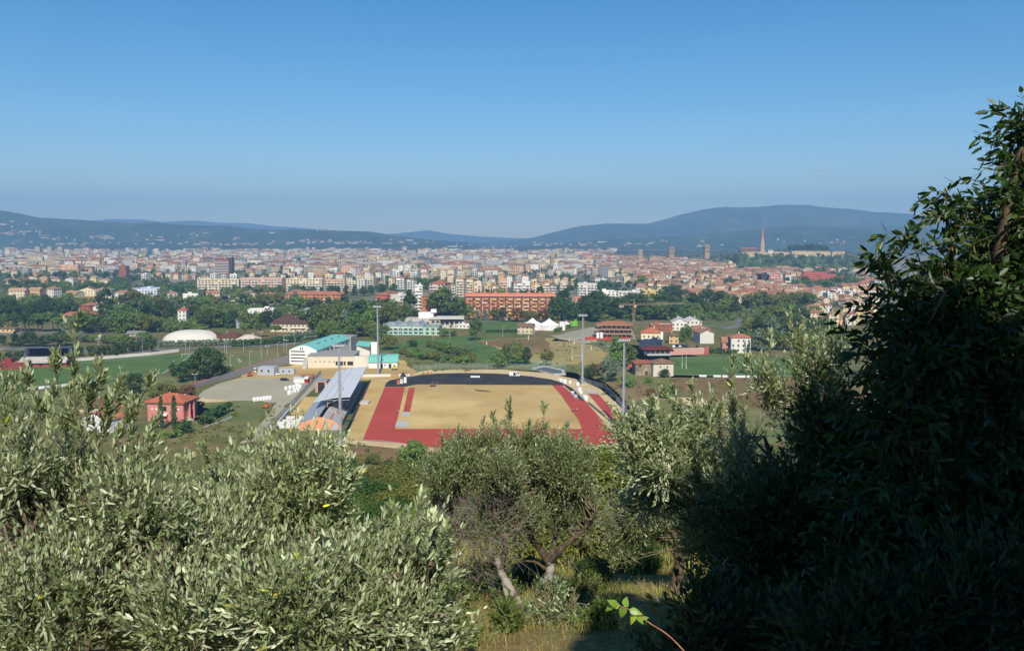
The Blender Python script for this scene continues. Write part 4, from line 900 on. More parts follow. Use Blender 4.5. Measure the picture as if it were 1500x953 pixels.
for i in range(5):
    t0, t1 = i / 5, (i + 1) / 5; Y_ = lambda t: -.5 + 10 * t; Z_ = lambda t: 3.5 + 3.2 * math.sin(t * math.pi / 2 * .95)
    rf.slab([(-8.4, Y_(t0), Z_(t0)), (8.4, Y_(t0), Z_(t0)), (8.4, Y_(t1), Z_(t1)), (-8.4, Y_(t1), Z_(t1))], .25, TEAL)
rf.build('roof', PT, sh); MB().extr([(-8, 3.3), (-7.9, 3.3), (-7.9, 6.3), (-8, 6.3)], 0.1, 9, WHT).build('end_wall', MP, sh)
for x in (-1.5, 3.2): MB().box(x, x + 1.5, -.06, -.01, 0, 2.4, (.1, .1, .1)).build('door', GL, sh)
MB().box(.8, 1.6, -.06, -.01, 1.3, 2.1).build('window', GL, sh)
# ramp road with parapets
def rwall(name, label, pxs, h, th, col, z0=0, cap=None, cat='wall'):
    P = [G(*p) for p in pxs]; o = P[0]; b = MB()
    for i, (u, v) in enumerate(zip(P, P[1:])):
        d = Vector((v.x - u.x, v.y - u.y, 0)).normalized(); nn = Vector((-d.y, d.x)) * th / 2; u, v = u - o, v - o
        h0 = h[i] if isinstance(h, list) else h; h1 = h[i + 1] if isinstance(h, list) else h; A = [(u.x - nn.x, u.y - nn.y), (v.x - nn.x, v.y - nn.y), (v.x + nn.x, v.y + nn.y), (u.x + nn.x, u.y + nn.y)]; hs = [h0, h1, h1, h0]
        lo = [(*q, z0) for q in A]; hi = [(*q, z0 + k) for q, k in zip(A, hs)]
        for k in range(4): b.face([lo[k], lo[(k + 1) % 4], hi[(k + 1) % 4], hi[k]], col)
        b.face(hi, cap or col)
    ob = b.build(name, MP, None, None, o); return tag(ob, uniq(label), cat)
rwall('ramp_wall', 'long concrete ramp with brick red walkway rising towards the sports hall', [(278, 567), (320, 556), (360, 546), (400, 536), (424, 531)], [.8, 1.8, 2.8, 3.6, 4.2], 5.0, L(158, 152, 146), 0, L(150, 84, 74), 'ramp')
rwall('parapet', 'grey parapet along the near edge of the red ramp', [(281, 569), (321, 557.6), (361, 547.6), (401, 537.6), (424, 532.5)], [1.6, 2.7, 3.7, 4.5, 5.1], .4, L(150, 146, 142), 0)
rwall('low_wall', 'long low pale wall behind the left football pitch', [(100, 530), (150, 526), (220, 520), (262, 515)], 1.8, .4, L(206, 198, 190), 0, L(220, 214, 206))
rwall('low_wall', 'low white wall in front of the small turquoise shed', [(528, 552), (600, 551)], 1.4, .4, L(210, 208, 204))
# ------------------------------------------------------------------ left pitch clubhouse and dome
cp = G(66, 537); cb = thing('small_stand', 'small covered stand with blue roof and red base beside the left pitch', 'grandstand', cp, R(6)); w2 = 12
MB().box(-w2, w2, 0, 10, 0, 3.0, L(166, 70, 64)).build('base', MP, cb); MB().slab([(-w2 - 2, -1.2, 3.2), (w2, -1.2, 3.2), (w2, 5, 5.2), (-w2 - 2, 5, 5.2)], 1.0, L(196, 188, 170)).build('terrace', [M['concrete']], cb)
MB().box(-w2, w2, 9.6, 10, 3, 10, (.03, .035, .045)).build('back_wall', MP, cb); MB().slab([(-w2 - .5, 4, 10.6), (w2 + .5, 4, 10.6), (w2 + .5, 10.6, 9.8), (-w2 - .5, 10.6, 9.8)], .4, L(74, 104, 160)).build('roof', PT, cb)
for s_ in (-w2, w2 - .3): MB().extr([(0, 3)], 0, 1) if 0 else MB().face([(s_, 0, 3), (s_, 10, 3), (s_, 10, 9.9), (s_, 4.5, 10.2)], L(216, 210, 196)).build('side_wall', MP, cb)
for x in (-8, -3, 3, 8): MB().box(x, x + 1.6, -.06, -.01, .3, 2.4, (.06, .05, .05)).build('door', MP, cb)
bldg('clubhouse', 'low brick red clubhouse left of the small blue roofed stand', 'clubhouse', -8, 36, 541, 533, 9, L(150, 66, 58), 'flat', 'terracotta', R(5))
dp = G(270, 501.5); dm = thing('air_dome', 'broad white inflated sports dome among the trees', 'dome', dp, R(-3)); rx, ry, hz_ = 20, 14, 7.4; b = MB(); nl, na_ = 12, 40
sup = lambda a, k: (rx * k * math.copysign(abs(math.cos(a)) ** .75, math.cos(a)), ry + ry * k * math.copysign(abs(math.sin(a)) ** .75, math.sin(a)))
V, fs = [], []
for i in range(nl + 1):
    ph = math.pi / 2 * i / nl
    for k in range(na_): V.append((*sup(2 * math.pi * k / na_, math.cos(ph) ** .8 if i < nl else 0.001), hz_ * math.sin(ph)))
fs = [(i * na_ + k, i * na_ + (k + 1) % na_, (i + 1) * na_ + (k + 1) % na_, (i + 1) * na_ + k) for i in range(nl) for k in range(na_)]
link('membrane', np_mesh('membrane', V, fs, [M['plain']], col=[L(206, 200, 186)] * len(fs), smooth=True), dm); ring = MB()
for k in range(na_): a0, a1 = 2 * math.pi * k / na_, 2 * math.pi * (k + 1) / na_; ring.tube((*sup(a0, 1.01), .3), (*sup(a1, 1.01), .3), .3, n=5, col=L(170, 168, 160), cap=False)
ring.build('base_ring', MP, dm)
bldg('low_pavilion', 'low brown tiled pavilion right behind the white dome', 'pavilion', 292, 322, 499, 494, 14, 'tan', 'hip', L(112, 76, 58), rise=4); bldg('low_pavilion', 'wide brown roofed pavilion with white edge right of dome', 'pavilion', 318, 350, 500, 494, 14, 'tan', 'hip', L(118, 78, 60), rise=3.5)
bldg('marquee', 'small white marquee right of the brown pavilions', 'tent', 346, 377, 502, 497, 10, WHT, 'hip', L(214, 204, 184), rise=3); bldg('low_pavilion', 'low reddish shed left of the white dome', 'pavilion', 184, 222, 500, 496, 8, 'brick', 'gable', 'red', rise=1.5)
bldg('low_pavilion', 'low grey roofed shed with pale walls left of dome', 'pavilion', 185, 210, 493, 488, 8, 'grey', 'gable', 'grey', rise=1.5)
# ------------------------------------------------------------------ red house, white house and cottage
def window(par, x, z, w_, h_, y=-.05, side=None, shut=None):
    f = MB().box(x - w_ / 2 - .1, x + w_ / 2 + .1, y - .03, y + .04, z - .1, z + h_ + .1, L(214, 206, 192)); fo = f.build('window', MP, par)
    MB().box(x - w_ / 2, x + w_ / 2, y - .05, y - .032, z, z + h_).build('pane', GL, fo)
hp = G(243, 617); hp.z = 0; RS = L(204, 130, 120); rh = thing('red_house', 'square red house with terracotta hipped roof behind two cypresses', 'house', hp, R(-7))
MB().box(-7.6, 7.6, 0, 11.5, 0, 7.6, RS).build('wall', MP, rh); rr_ = MB(); rr_.hip(15.2, 11.5, 8.0, 2.6, .9, L(190, 114, 84), 1, .35); ro = rr_.build('roof', [M['tiles'], M['tiles'], M['plain']], rh)
MB().box(-8.2, 8.2, -.6, 12.1, 7.25, 7.55, L(180, 150, 130)).build('cornice', MP, rh)
for x, y in ((-1.5, 7), (2.5, 5), (4.5, 8), (-4, 4)): MB().box(x - .3, x + .3, y - .3, y + .3, 8.4, 11.0 - abs(x) * .25, L(200, 170, 140)).build('chimney', MP, ro)
for x in (-5.6, -3.9, 3.6, 5.4): MB().tube((x, -.04, 5.0), (x, .02, 5.0), .45, n=14, col=L(222, 214, 200)).build('round_window', MP, rh)
window(rh, -.2, 4.2, 1.6, 2.0)
MB().slab([(-1.8, -1.6, 2.6), (1.0, -1.6, 2.6), (1.0, 0, 3.4), (-1.8, 0, 3.4)], .12, L(224, 216, 196)).build('awning', MP, rh)
for y, z in ((1.5, 4.2), (9.5, 4.2)): w_ = MB().box(7.58, 7.66, y - .5, y + .5, z, z + 1.8, (.07, .04, .04)); w_.build('window', GL, rh)
MB().box(7.6, 7.72, 4.0, 7.4, 1.2, 6.8, (.16, .05, .045)).build('loggia', MP, rh); MB().box(7.6, 8.6, 3.8, 4.2, 0, 6.8, RS).build('pier', MP, rh); MB().box(7.6, 8.6, 7.2, 7.6, 0, 6.8, RS).build('pier', MP, rh)
s2 = MB()
for k in range(6): s2.box(7.7 + k * .45, 8.15 + k * .45, 2.2, 3.7, 0, 1.5 - k * .25, L(196, 184, 160))
s2.build('outer_stair', MP, rh)
rwall('garden_wall', 'low pale garden wall right of the red house hedge', [(297, 628), (316, 622), (340, 612)], .8, .5, L(190, 186, 178))
wp = G(140, 632); wp.z = 0; wh_ = thing('white_house', 'white house with low red roof half hidden by olive sprays', 'house', wp, R(-24))
MB().box(-7, 7, 0, 9, 0, 5.4, WHT).build('wall', MP, wh_); g_ = MB(); g_.gable(14, 9, 5.4, 2.2, .6, L(188, 112, 84), 0, 'y', WHT); g_.build('roof', [M['tiles'], M['plain']], wh_)
window(wh_, -3, 2.6, 1.2, 1.5); window(wh_, 3, 2.6, 1.2, 1.5); MB().box(-10.5, -7.01, 2, 8, 0, 3.4, WHT).build('annex', MP, wh_); MB().slab([(-11, 1.5, 3.5), (-7.02, 1.5, 4.3), (-7.02, 8.5, 4.3), (-11, 8.5, 3.5)], .2, L(150, 100, 76)).build('annex_roof', [M['tiles']], wh_)
bldg('outbuilding', 'brown tiled outbuilding behind the half hidden white house', 'outbuilding', 118, 166, 604, 596, 9, 'tan', 'hip', L(110, 82, 66), R(10), rise=3)
bldg('outbuilding', 'red roofed shed between the white house and red house', 'outbuilding', 160, 188, 604, 599, 7, 'white', 'gable', 'red', R(-12), rise=1.6)
ct = thing('stone_cottage', 'old cottage with white end wall and stained stone side by the right pitch', 'house', G(973, 551), R(8)); cb_ = L(206, 198, 180)
MB().box(-6.0, 5.0, 0, 11, 0, 7.0, cb_).build('wall', MP, ct); k_ = MB(); k_.hip(11, 11, 7.0, 2.0, .6, L(142, 112, 88), 0); k_.build('roof', [M['tiles']], ct)
M['stone'] = mottled('weathered_stone', L(128, 112, 90), L(168, 154, 128), 0.9, 0.95, c3=L(96, 86, 72), coords='pos')
MB().box(-14.5, -6.02, 4.5, 11, 0, 6.3, cb_).build('side_wing', [M['stone']], ct); MB().slab([(-15, 4, 6.35), (-5.9, 4, 6.6), (-5.9, 11.4, 7.6), (-15, 11.4, 7.4)], .22, L(160, 100, 76)).build('wing_roof', [M['tiles']], ct)
window(ct, -2.2, 4.6, .8, .9); window(ct, 1.6, 4.6, .8, .9); MB().box(-12.4, -11.2, 4.43, 4.49, 4.6, 5.8).build('window', GL, ct); MB().box(-9.2, -7.6, 4.43, 4.49, .2, 2.3, (.08, .06, .05)).build('door', MP, ct)
so_ = thing('tool_shed', 'small open shed with red tiled roof left of the old cottage', 'shed', G(929, 545), R(-14)); MB().box(-2.8, 3.2, 3.6, 4, 0, 2.4, L(150, 130, 104)).box(2.8, 3.2, 0, 3.6, 0, 2.4, L(196, 180, 150)).build('wall', MP, so_); MB().slab([(-3.6, -.6, 2.5), (3.6, -.6, 2.5), (3.6, 4.6, 3.7), (-3.6, 4.6, 3.7)], .2, L(184, 96, 70)).build('roof', [M['tiles']], so_); MB().tube((-2.6, .2, 0), (-2.6, .2, 2.5), .12, n=6, col=L(120, 96, 70)).build('post', MP, so_)
# club pavilion, glass hall, long wall
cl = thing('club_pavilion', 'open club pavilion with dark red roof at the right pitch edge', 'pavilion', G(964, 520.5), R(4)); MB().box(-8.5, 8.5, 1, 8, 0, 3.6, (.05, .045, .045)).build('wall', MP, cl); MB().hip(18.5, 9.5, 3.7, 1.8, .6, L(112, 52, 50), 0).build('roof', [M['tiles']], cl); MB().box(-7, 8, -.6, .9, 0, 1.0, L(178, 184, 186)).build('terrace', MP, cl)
for i in range(6): MB().box(-8 + i * 3.1, -7.75 + i * 3.1, .7, .95, 1.0, 3.6, L(190, 180, 170)).build('post', MP, cl)
bldg('glass_hall', 'dark blue glass hall with low roof behind the club pavilion', 'hall', 937, 962, 511, 501.5, 14, L(60, 74, 92), 'flat', L(60, 70, 90), R(-24), wm='flats')
rwall('long_wall', 'long pinkish wall with white coping along the right pitch', [(981, 520), (1010, 519), (1036, 518)], 4.0, 1.2, L(196, 150, 136), 0, L(222, 214, 200)); rwall('brick_pier', 'square brick pier at the right end of the long pink wall', [(1032, 518.4), (1037, 518)], 4.8, 1.4, L(180, 100, 84))
# ------------------------------------------------------------------ marquee, school, middle buildings
tn = thing('marquee', 'white twin peaked marquee beside the small cream house', 'tent', G(792, 484), R(-6))
for cx_, h_, rx_ in ((-7, 10.5, 8.2), (6.2, 10.2, 8.2)):
    b = MB(); nn_ = 16; lv = [(1, 4.2), (.75, 5.2), (.5, 6.3), (.28, 7.5), (.12, 8.6), (.01, 9.2)]
    for i in range(5):
        for k in range(nn_):
            q = lambda i, k: (cx_ + rx_ * lv[i][0] * math.cos(2 * math.pi * k / nn_), 7 + 7 * lv[i][0] * math.sin(2 * math.pi * k / nn_), lv[i][1] * h_ / 10.5 - (.5 if i == 0 and k % 2 else 0)); b.face([q(i, k), q(i, k + 1), q(i + 1, k + 1), q(i + 1, k)], L(232, 230, 224))
    for k in range(nn_): q = lambda k, z: (cx_ + rx_ * .97 * math.cos(2 * math.pi * k / nn_), 7 + 6.8 * math.sin(2 * math.pi * k / nn_), z); b.face([q(k, 0), q(k + 1, 0), q(k + 1, 4), q(k, 4)], L(226, 224, 218))
    b.build('canopy', MP, tn)
MB().box(14.6, 19, 3, 9, 0, 6.5, L(224, 222, 216)).build('annex', MP, tn)
for x in (-7, 6.2): MB().tube((x, 7, 8.6), (x, 7, 9.8), .15, n=5, col=WHT).build('mast_tip', PT, tn)
bldg('cream_house', 'small cream house with brown roof left of the twin marquee', 'house', 758, 780, 489, 478, 10, 'cream', 'gable', 'brown', R(-12), rise=2.2); bldg('small_tent', 'low white pointed tent right of the twin marquee', 'tent', 823, 836, 479, 475.5, 7, WHT, 'hip', L(226, 226, 222), rise=2.6)
bldg('green_container', 'bright green container beside the low white tent', 'container', 836, 846, 477, 472.5, 3, L(120, 200, 60), 'flat', L(120, 190, 70))
sc_ = thing('school', 'low school with white and turquoise bands and three sloping skylights', 'school', G(590, 490.5), R(-3)); wS = 15.5
MB().box(-wS, wS, 0, 30, 0, 6.8, L(206, 214, 202)).build('wall', MP, sc_); MB().box(-wS - .2, wS + .2, -.2, 30.2, 6.8, 7.2, L(150, 158, 152)).build('roof', MP, sc_)
for z0_, z1_, c_ in ((0, .6, TEAL), (2.9, 3.4, shade(TEAL, .7)), (6.3, 6.79, shade(TEAL, .8))): MB().box(-wS, wS, -.12, -.01, z0_, z1_, c_).build('facade_band', PT, sc_)
for i in range(8):
    for z in (1.0, 3.7): MB().box(-wS + 1 + i * 3.8, -wS + 4 + i * 3.8, -.08, -.012, z, z + 1.3).build('window', GL, sc_)
for x in (-8.5, .5, 9.5): MB().extr([(x - 2.4, 7.2), (x + 3.0, 7.2), (x + 3.0, 7.5), (x + 1.6, 9.4)], 1, 26, L(176, 186, 192)).build('skylight', [M['steel']], sc_)
for x in (-10.4, -2, 6.5, 14.8): MB().box(x, x + .8, -.3, -.13, 0, 7.0, shade(TEAL, .8)).build('pilaster', PT, sc_)
MB().box(wS + .05, wS + 12, -1, 18, 0, 6.2, L(170, 200, 170)).build('green_wing', [M['flats']], sc_); MB().box(wS, wS + 12.2, -1.2, 18.2, 6.2, 6.6, L(140, 150, 146)).build('wing_roof', MP, sc_)
gy = thing('concrete_gym', 'long pale concrete school gym behind the turquoise banded school', 'hall', G(634, 481), R(2)); MB().box(-22, 6, 0, 20, 0, 7.5, L(190, 182, 164)).build('wall', MP, gy); MB().box(6, 24, 2, 20, 0, 6, L(196, 190, 172)).build('side_wing', [M['flats']], gy); MB().box(-3, 25, -1, 20.4, 7.5, 8.3, L(206, 200, 184)).build('canopy_roof', MP, gy); MB().box(-12, 0, 10, 18, 7.51, 12, WHT).build('roof_block', MP, gy); MB().box(-2, 2.5, 9, 15, 12.0, 14.5, WHT).build('roof_block', MP, gy)
for i in range(6): MB().box(-1 + i * 3.8, 1.5 + i * 3.8, -.06, -.01, 4.5, 6.2).build('window', GL, gy)
bldg('low_annex', 'low white annex at the right end of the concrete gym', 'annex', 667, 688, 481, 476, 6, 'white', 'flat', 'white', R(-20))
# long orange block
ob = thing('apartment_block', 'long orange brick apartment block with many balconies behind the meadow', 'apartment block', G(747, 466), R(-3)); Wd = 40.5; Hb = 19.6; OB = L(190, 146, 118)
MB().box(-Wd, Wd, 0, 14, 0, Hb, OB).build('wall', [M['flats']], ob); MB().box(-Wd - .6, Wd + .6, -1.4, 15, Hb, Hb + .4, L(206, 138, 108)).box(-Wd, Wd, 1, 14, Hb + .4, Hb + 2.4, L(204, 132, 104)).build('roof', MP, ob)
for k in range(8): MB().box(-Wd + 6 + k * 10, -Wd + 8.5 + k * 10, 4, 8, Hb + 2.4, Hb + 4.4, L(190, 120, 92)).build('chimney', MP, ob)
cnt = 0
for i in range(11):
    for k in range(6):
        x = -Wd + 1.2 + i * 7.3 + (k % 2) * 1.2; c_ = random.choice([L(226, 178, 92), L(214, 150, 84), L(200, 116, 80), L(226, 196, 140)])
        b = MB().box(x, x + 4.2, -1.5, -.01, .6 + k * 3.15, .8 + k * 3.15, c_).box(x, x + 4.2, -1.5, -1.38, .8 + k * 3.15, 1.75 + k * 3.15, c_).box(x, x + .12, -1.38, -.01, .8 + k * 3.15, 1.75 + k * 3.15, c_).box(x + 4.08, x + 4.2, -1.38, -.01, .8 + k * 3.15, 1.75 + k * 3.15, c_); b.build('balcony', MP, ob); cnt += 1
for i in range(12): MB().box(-Wd + i * 7.3 - .5, -Wd + i * 7.3 + .5, -1.1, -.02, 0, Hb, L(120, 52, 40)).build('pilaster', MP, ob)
# named neighbours in the middle ground: px0 px1 ybase yeaves
B = bldg
B('apartment_block', 'pink apartment block with red hipped roof and white balcony side', 'apartment block', 550, 569, 464, 432, 26, L(204, 110, 94), 'hip', 'red', R(-22), balc=2, wm='flats', rise=3)
B('apartment_block', 'dark balconied white block leaning on the pink apartment block', 'apartment block', 571, 590, 466, 433, 12, 'white', 'flat', 'white', R(-30), balc=1, wm='flats')
B('apartment_block', 'tall orange brick tower block with plain gridded front wall', 'apartment block', 617, 640, 466, 434, 24, L(206, 132, 92), 'hip', 'brown', R(-16), balc=0, wm='wall', rise=2)
B('apartment_block', 'white terraced block stepped beside the plain brick tower', 'apartment block', 641, 655, 462, 436, 16, 'white', 'flat', 'grey', R(-26), balc=1, wm='flats')
B('apartment_block', 'narrow white balconied block behind the dark cedar tree', 'apartment block', 608, 619, 459, 419, 14, 'white', 'flat', 'grey', R(6), balc=1, wm='flats')
B('apartment_block', 'pinkish white block with red hipped roof behind brick tower', 'apartment block', 629, 652, 450, 415, 18, L(222, 190, 176), 'hip', 'red', R(-18), balc=2, wm='flats')
B('apartment_block', 'long brick block with orange roof above the left trees', 'apartment block', 416, 500, 452, 431, 14, L(186, 128, 92), 'hip', 'red', R(-9), balc=3, wm='flats', rise=3)
B('apartment_block', 'brick block with hipped roof at left of the long brick block', 'apartment block', 420, 447, 445, 428, 14, L(180, 110, 84), 'hip', 'brown', R(-4), wm='flats', rise=3)
B('apartment_block', 'long cream four storey block with striped balconies on the left', 'apartment block', 290, 350, 430, 410, 14, 'cream', 'flat', 'grey', R(4), balc=4, wm='flats')
B('apartment_block', 'long pale pink block with balcony bands left of centre', 'apartment block', 352, 414, 430, 408, 14, L(214, 176, 156), 'flat', 'grey', R(-3), balc=4, wm='flats')
B('apartment_block', 'cream block with stacked balconies right of the pale pink block', 'apartment block', 416, 472, 429, 409, 14, 'cream', 'flat', 'grey', R(-6), balc=3, wm='flats')
B('apartment_block', 'peach block with blank end wall right of stacked balconies', 'apartment block', 474, 505, 428, 410, 15, 'peach', 'flat', 'white', R(10), balc=1, wm='flats')
B('office_block', 'dark glass and brick office block rising above the left roofs', 'office block', 314, 337, 402, 379, 18, L(160, 92, 82), 'flat', 'grey', R(-16), balc=1, wm='flats')
B('office_tower', 'slim dark slate tower attached to the brick office block', 'office block', 336, 341, 402, 378, 10, (.05, .055, .07), 'flat', 'grey')
B('apartment_block', 'small brown brick tower among trees on the left', 'apartment block', 174, 185, 407, 390, 12, L(150, 96, 70), 'flat', 'white', R(-6))
B('blue_pavilion', 'white and blue angular pavilion among the left trees', 'pavilion', 192, 232, 436, 423, 20, L(214, 218, 226), 'flat', L(150, 170, 214), R(-14), wm='flats')
B('villa', 'wide terracotta roofed villa among the far left trees', 'house', 40, 88, 452, 446, 18, 'peach', 'hip', L(182, 116, 90), R(-6), rise=6)
B('villa', 'terracotta roofed house with white balcony left of the conifers', 'house', 105, 145, 452, 440, 16, 'white', 'hip', L(184, 116, 92), R(-8), balc=1, rise=3)
B('villa', 'long low terracotta roofed house above the parking trees', 'house', 84, 150, 470, 464, 16, 'white', 'hip', L(178, 114, 88), R(4), rise=4)
B('villa', 'narrow white house with red roof among trees above the dome', 'house', 261, 273, 476, 454, 10, 'white', 'hip', L(184, 112, 94), R(6), rise=2)
B('villa', 'dark brown roofed villa with cream balconies right of umbrella pines', 'house', 395, 452, 486, 474, 18, 'cream', 'hip', L(94, 70, 66), R(-5), balc=2, rise=7)
B('villa', 'white flat roofed villa behind the dark brown roof', 'house', 364, 400, 470, 454, 14, 'white', 'flat', 'white', R(8), balc=2)
B('villa', 'boxy white villa with roof parapet right behind brown roof', 'house', 437, 462, 468, 456, 12, 'white', 'flat', 'white', R(-8), balc=1)
B('villa', 'small grey roofed house left of the umbrella pines', 'house', 347, 362, 480, 470, 10, 'grey', 'gable', L(150, 160, 176), R(20), rise=2)
B('villa', 'low ochre house under the far left pines', 'house', -6, 22, 487, 481, 8, 'ochre', 'hip', 'brown', rise=1)
B('cream_house', 'white farmhouse with red roof left of the cypress pair', 'house', 1058, 1078, 515, 500, 11, 'pink', 'gable', 'terracotta', R(-8), rise=2.4); B('cream_house', 'tall white farmhouse with red hipped roof behind the slim cypresses', 'house', 1071, 1099, 517, 494, 12, 'white', 'hip', 'red', R(-6), rise=2.2)
B('white_house', 'white gabled house facing the right pitch', 'house', 1025, 1046, 503, 487, 16, 'white', 'gablefront', 'terracotta', R(6), rise=2.2, wm='plain'); B('pink_house', 'pink walled house behind the white gabled house', 'house', 1012, 1040, 492, 481, 12, 'pink', 'hip', 'terracotta', R(4), rise=2)
B('white_house', 'bright white gabled villa above the construction site', 'house', 984, 1007, 484, 471, 14, 'white', 'gablefront', 'white', R(-8), rise=3); B('white_house', 'second bright white gabled villa to the right of the first', 'house', 1006, 1028, 481, 470, 14, 'white', 'gablefront', 'white', R(5), rise=2.6)
B('long_house', 'brown fronted long house with flat white roof edge', 'house', 953, 985, 486, 476, 10, L(150, 92, 70), 'flat', 'white', R(-3)); B('ochre_house', 'ochre house with small tiled roof beside the big round tree', 'house', 980, 994, 503, 491, 9, 'ochre', 'hip', 'brown', R(-5), rise=1.6)
B('cream_house', 'cream house with wide terracotta roof behind glass hall', 'house', 939, 968, 503, 487, 14, 'cream', 'hip', L(186, 112, 84), R(-7), balc=1, rise=3.4); rwall('tall_white_panel', 'tall narrow white end wall beside the cream house', [(967.5, 505), (971, 505)], 9, .5, WHT)
cs = thing('construction_site', 'half built brown block with exposed slabs and red netting', 'building site', G(900, 497), R(-6))
for k in range(4): MB().box(-17 + k * 1.5, 15 - k * 1.2, 0 + k * 2, 22, .3 + k * 3.0, .65 + k * 3.0, L(168, 150, 132)).build('floor_slab', MP, cs)
for k in range(3):
    for i in range(9): MB().box(-15.5 + k * 1.5 + i * 3.4, -15.1 + k * 1.5 + i * 3.4, .4 + k * 2, .8 + k * 2, .65 + k * 3, 3.3 + k * 3, L(150, 120, 98)).build('column', MP, cs)
for k in range(3): MB().box(-13 + k * 1.5, 12, 4 + k * 2, 20, .65 + k * 3, 3.28 + k * 3, L(110, 76, 62)).build('brick_infill', MP, cs)
MB().hip(26, 15, 9.8, 2.2, .6, L(170, 116, 84), 0, y0=7).build('roof', [M['tiles']], cs); MB().box(-21, 9, -3.6, -3.5, 0, 1.9, L(186, 56, 48)).build('safety_net', MP, cs)
for i, px in enumerate((875.5, 881)): pz = G(px, 497.5); so2 = thing('silo', ['white cement silo left of its pair by the red netting', 'white cement silo right of its pair by the red netting'][i], 'silo', pz); MB().tube((0, 0, 1.2), (0, 0, 5), 1.15, n=14, col=WHT).tube((0, 0, .3), (0, 0, 1.2), .3, 1.15, 14, col=WHT).tube((0, 0, 5), (0, 0, 5.4), 1.15, .5, 14, col=WHT).build('tank', PT, so2); [MB().tube((math.cos(a) * .9, math.sin(a) * .9, 0), (math.cos(a) * .9, math.sin(a) * .9, 1.4), .08, n=5, col=(.3, .3, .3)).build('leg', PT, so2) for a in (.7, 2.3, 3.9, 5.4)]
def crane(label, px, yb, yt, jl, jr, yaw, col, D=None):
    p = G(px, yb) if D is None else Vector((W(px, yb, D).x, D, terr(W(px, yb, D).x, D))); H = CAMZ + (ray(px, yt)[2] / ray(px, yt)[1]) * p.y - p.z; t = thing('tower_crane', label, 'crane', p, yaw); m = MB(); s_ = .8
    for x in (-s_, s_):
        for y in (-s_, s_): m.tube((x, y, 0), (x, y, H), .1, n=4, col=col, cap=False)
    k = int(H / 2.4)
    for i in range(k):
        z0, z1 = H * i / k, H * (i + 1) / k
        for a, b in (((-s_, -s_), (s_, -s_)), ((s_, -s_), (s_, s_)), ((s_, s_), (-s_, s_)), ((-s_, s_), (-s_, -s_))): m.tube((*a, z0), (*b, z1), .05, n=3, col=col, cap=False)
    m.build('mast', PT, t); j = MB()
    for y, z in ((-.6, H), (.6, H), (0, H + 1.3)): j.tube((jl, y, z), (jr, y, z), .09, n=4, col=col)
    nj = int((jr - jl) / 2.2)
    for i in range(nj): x0_, x1_ = jl + (jr - jl) * i / nj, jl + (jr - jl) * (i + 1) / nj; [j.tube((x0_, y, H), ((x0_ + x1_) / 2, 0, H + 1.3), .05, n=3, col=col, cap=False).tube(((x0_ + x1_) / 2, 0, H + 1.3), (x1_, y, H), .05, n=3, col=col, cap=False) for y in (-.6, .6)]
    j.build('jib', PT, t); MB().tube((0, 0, H), (0, 0, H + 5), .5, .15, 4, col=col).tube((0, 0, H + 5), (jl * .7, 0, H + 1.3), .08, n=3, col=col).tube((0, 0, H + 5), (jr * .7, 0, H + 1.3), .08, n=3, col=col).build('tower_peak', PT, t)
    cx_ = jr if abs(jr) < abs(jl) else jl; MB().box(min(cx_, cx_ * .7), max(cx_, cx_ * .7), -.7, .7, H - 2, H - .2, L(150, 148, 140)).build('counterweight', PT, t); MB().box(-.3, 1.4, -1.6, -.7, H - 2.2, H - .1, L(210, 190, 140)).build('cab', PT, t)
crane('orange tower crane standing behind the half built brown block', 928.5, 472, 446.5, -14, 48, R(16), L(176, 148, 112)); crane('orange tower crane on the hilltop right of the fortress', 1231, 378, 356.5, -46, 10, R(4), L(200, 130, 70), 2500)
# ------------------------------------------------------------------ town rows
HOUSE = [('house', 'hip'), ('house', 'gable'), ('house', 'hip'), ('house', 'gablefront')]
MIX = HOUSE[:2] + [('apartment_block', 'flat'), ('apartment_block', 'hip')]
BLK = [('apartment_block', 'flat'), ('apartment_block', 'hip'), ('apartment_block', 'flat')]
PA = ['white', 'cream', 'yellow', 'cream', 'peach', 'white']; PB = ['white', 'cream', 'tan', 'peach', 'ochre', 'yellow', 'grey']
def cb(px0, px1, yb, yt, dep, wc, roof, rc, label, **k): bldg('apartment_block', label, 'apartment block', px0, px1, yb, yt, dep, wc, roof, rc, wm='flats', **k)
cb(839, 876, 458, 437, 16, 'pink', 'flat', 'terracotta', 'pinkish block with balconies behind the dark poplars', yaw=R(-10), balc=3)
cb(942, 964, 452, 426, 15, L(216, 190, 122), 'flat', 'grey', 'yellowish block with balcony bands left of the crane jib', yaw=R(4), balc=1)
cb(905, 942, 449, 428, 14, 'white', 'flat', 'grey', 'white block with balcony bands left of the yellowish block', yaw=R(-3), balc=3)
cb(876, 904, 446, 427, 14, 'white', 'flat', 'white', 'white block with shadowed loggias left of the balcony bands', yaw=R(8), balc=2)
cb(846, 874, 436, 416, 14, 'white', 'flat', 'terracotta', 'stepped white block with terracotta penthouse above pinkish block', yaw=R(-8), balc=2)
cb(766, 802, 433, 416, 14, L(206, 160, 96), 'flat', 'grey', 'ochre block directly behind the long orange block', yaw=R(-4), balc=2)
cb(1115, 1128, 419, 402, 14, (.05, .055, .07), 'flat', 'grey', 'dark glazed block on the right below the hill', yaw=R(10)); cb(1127, 1143, 420, 403, 14, 'pink', 'flat', 'terracotta', 'pale pink balconied block joined to the dark glazed block', yaw=R(-8), balc=2)
for i, (a, b, yb, yt, wc) in enumerate([(1183, 1199, 441, 428, 'grey'), (1212, 1224, 444, 430, 'white'), (1222, 1241, 441, 426, 'white'), (1243, 1262, 442, 427, 'white'), (1263, 1283, 442, 428, 'white')]): cb(a, b, yb, yt, 13, wc, 'flat', 'grey', f'{wc} four storey block, {ORD[i]} from left in the white row beside dark tree', yaw=R(5), balc=1 + i % 2)
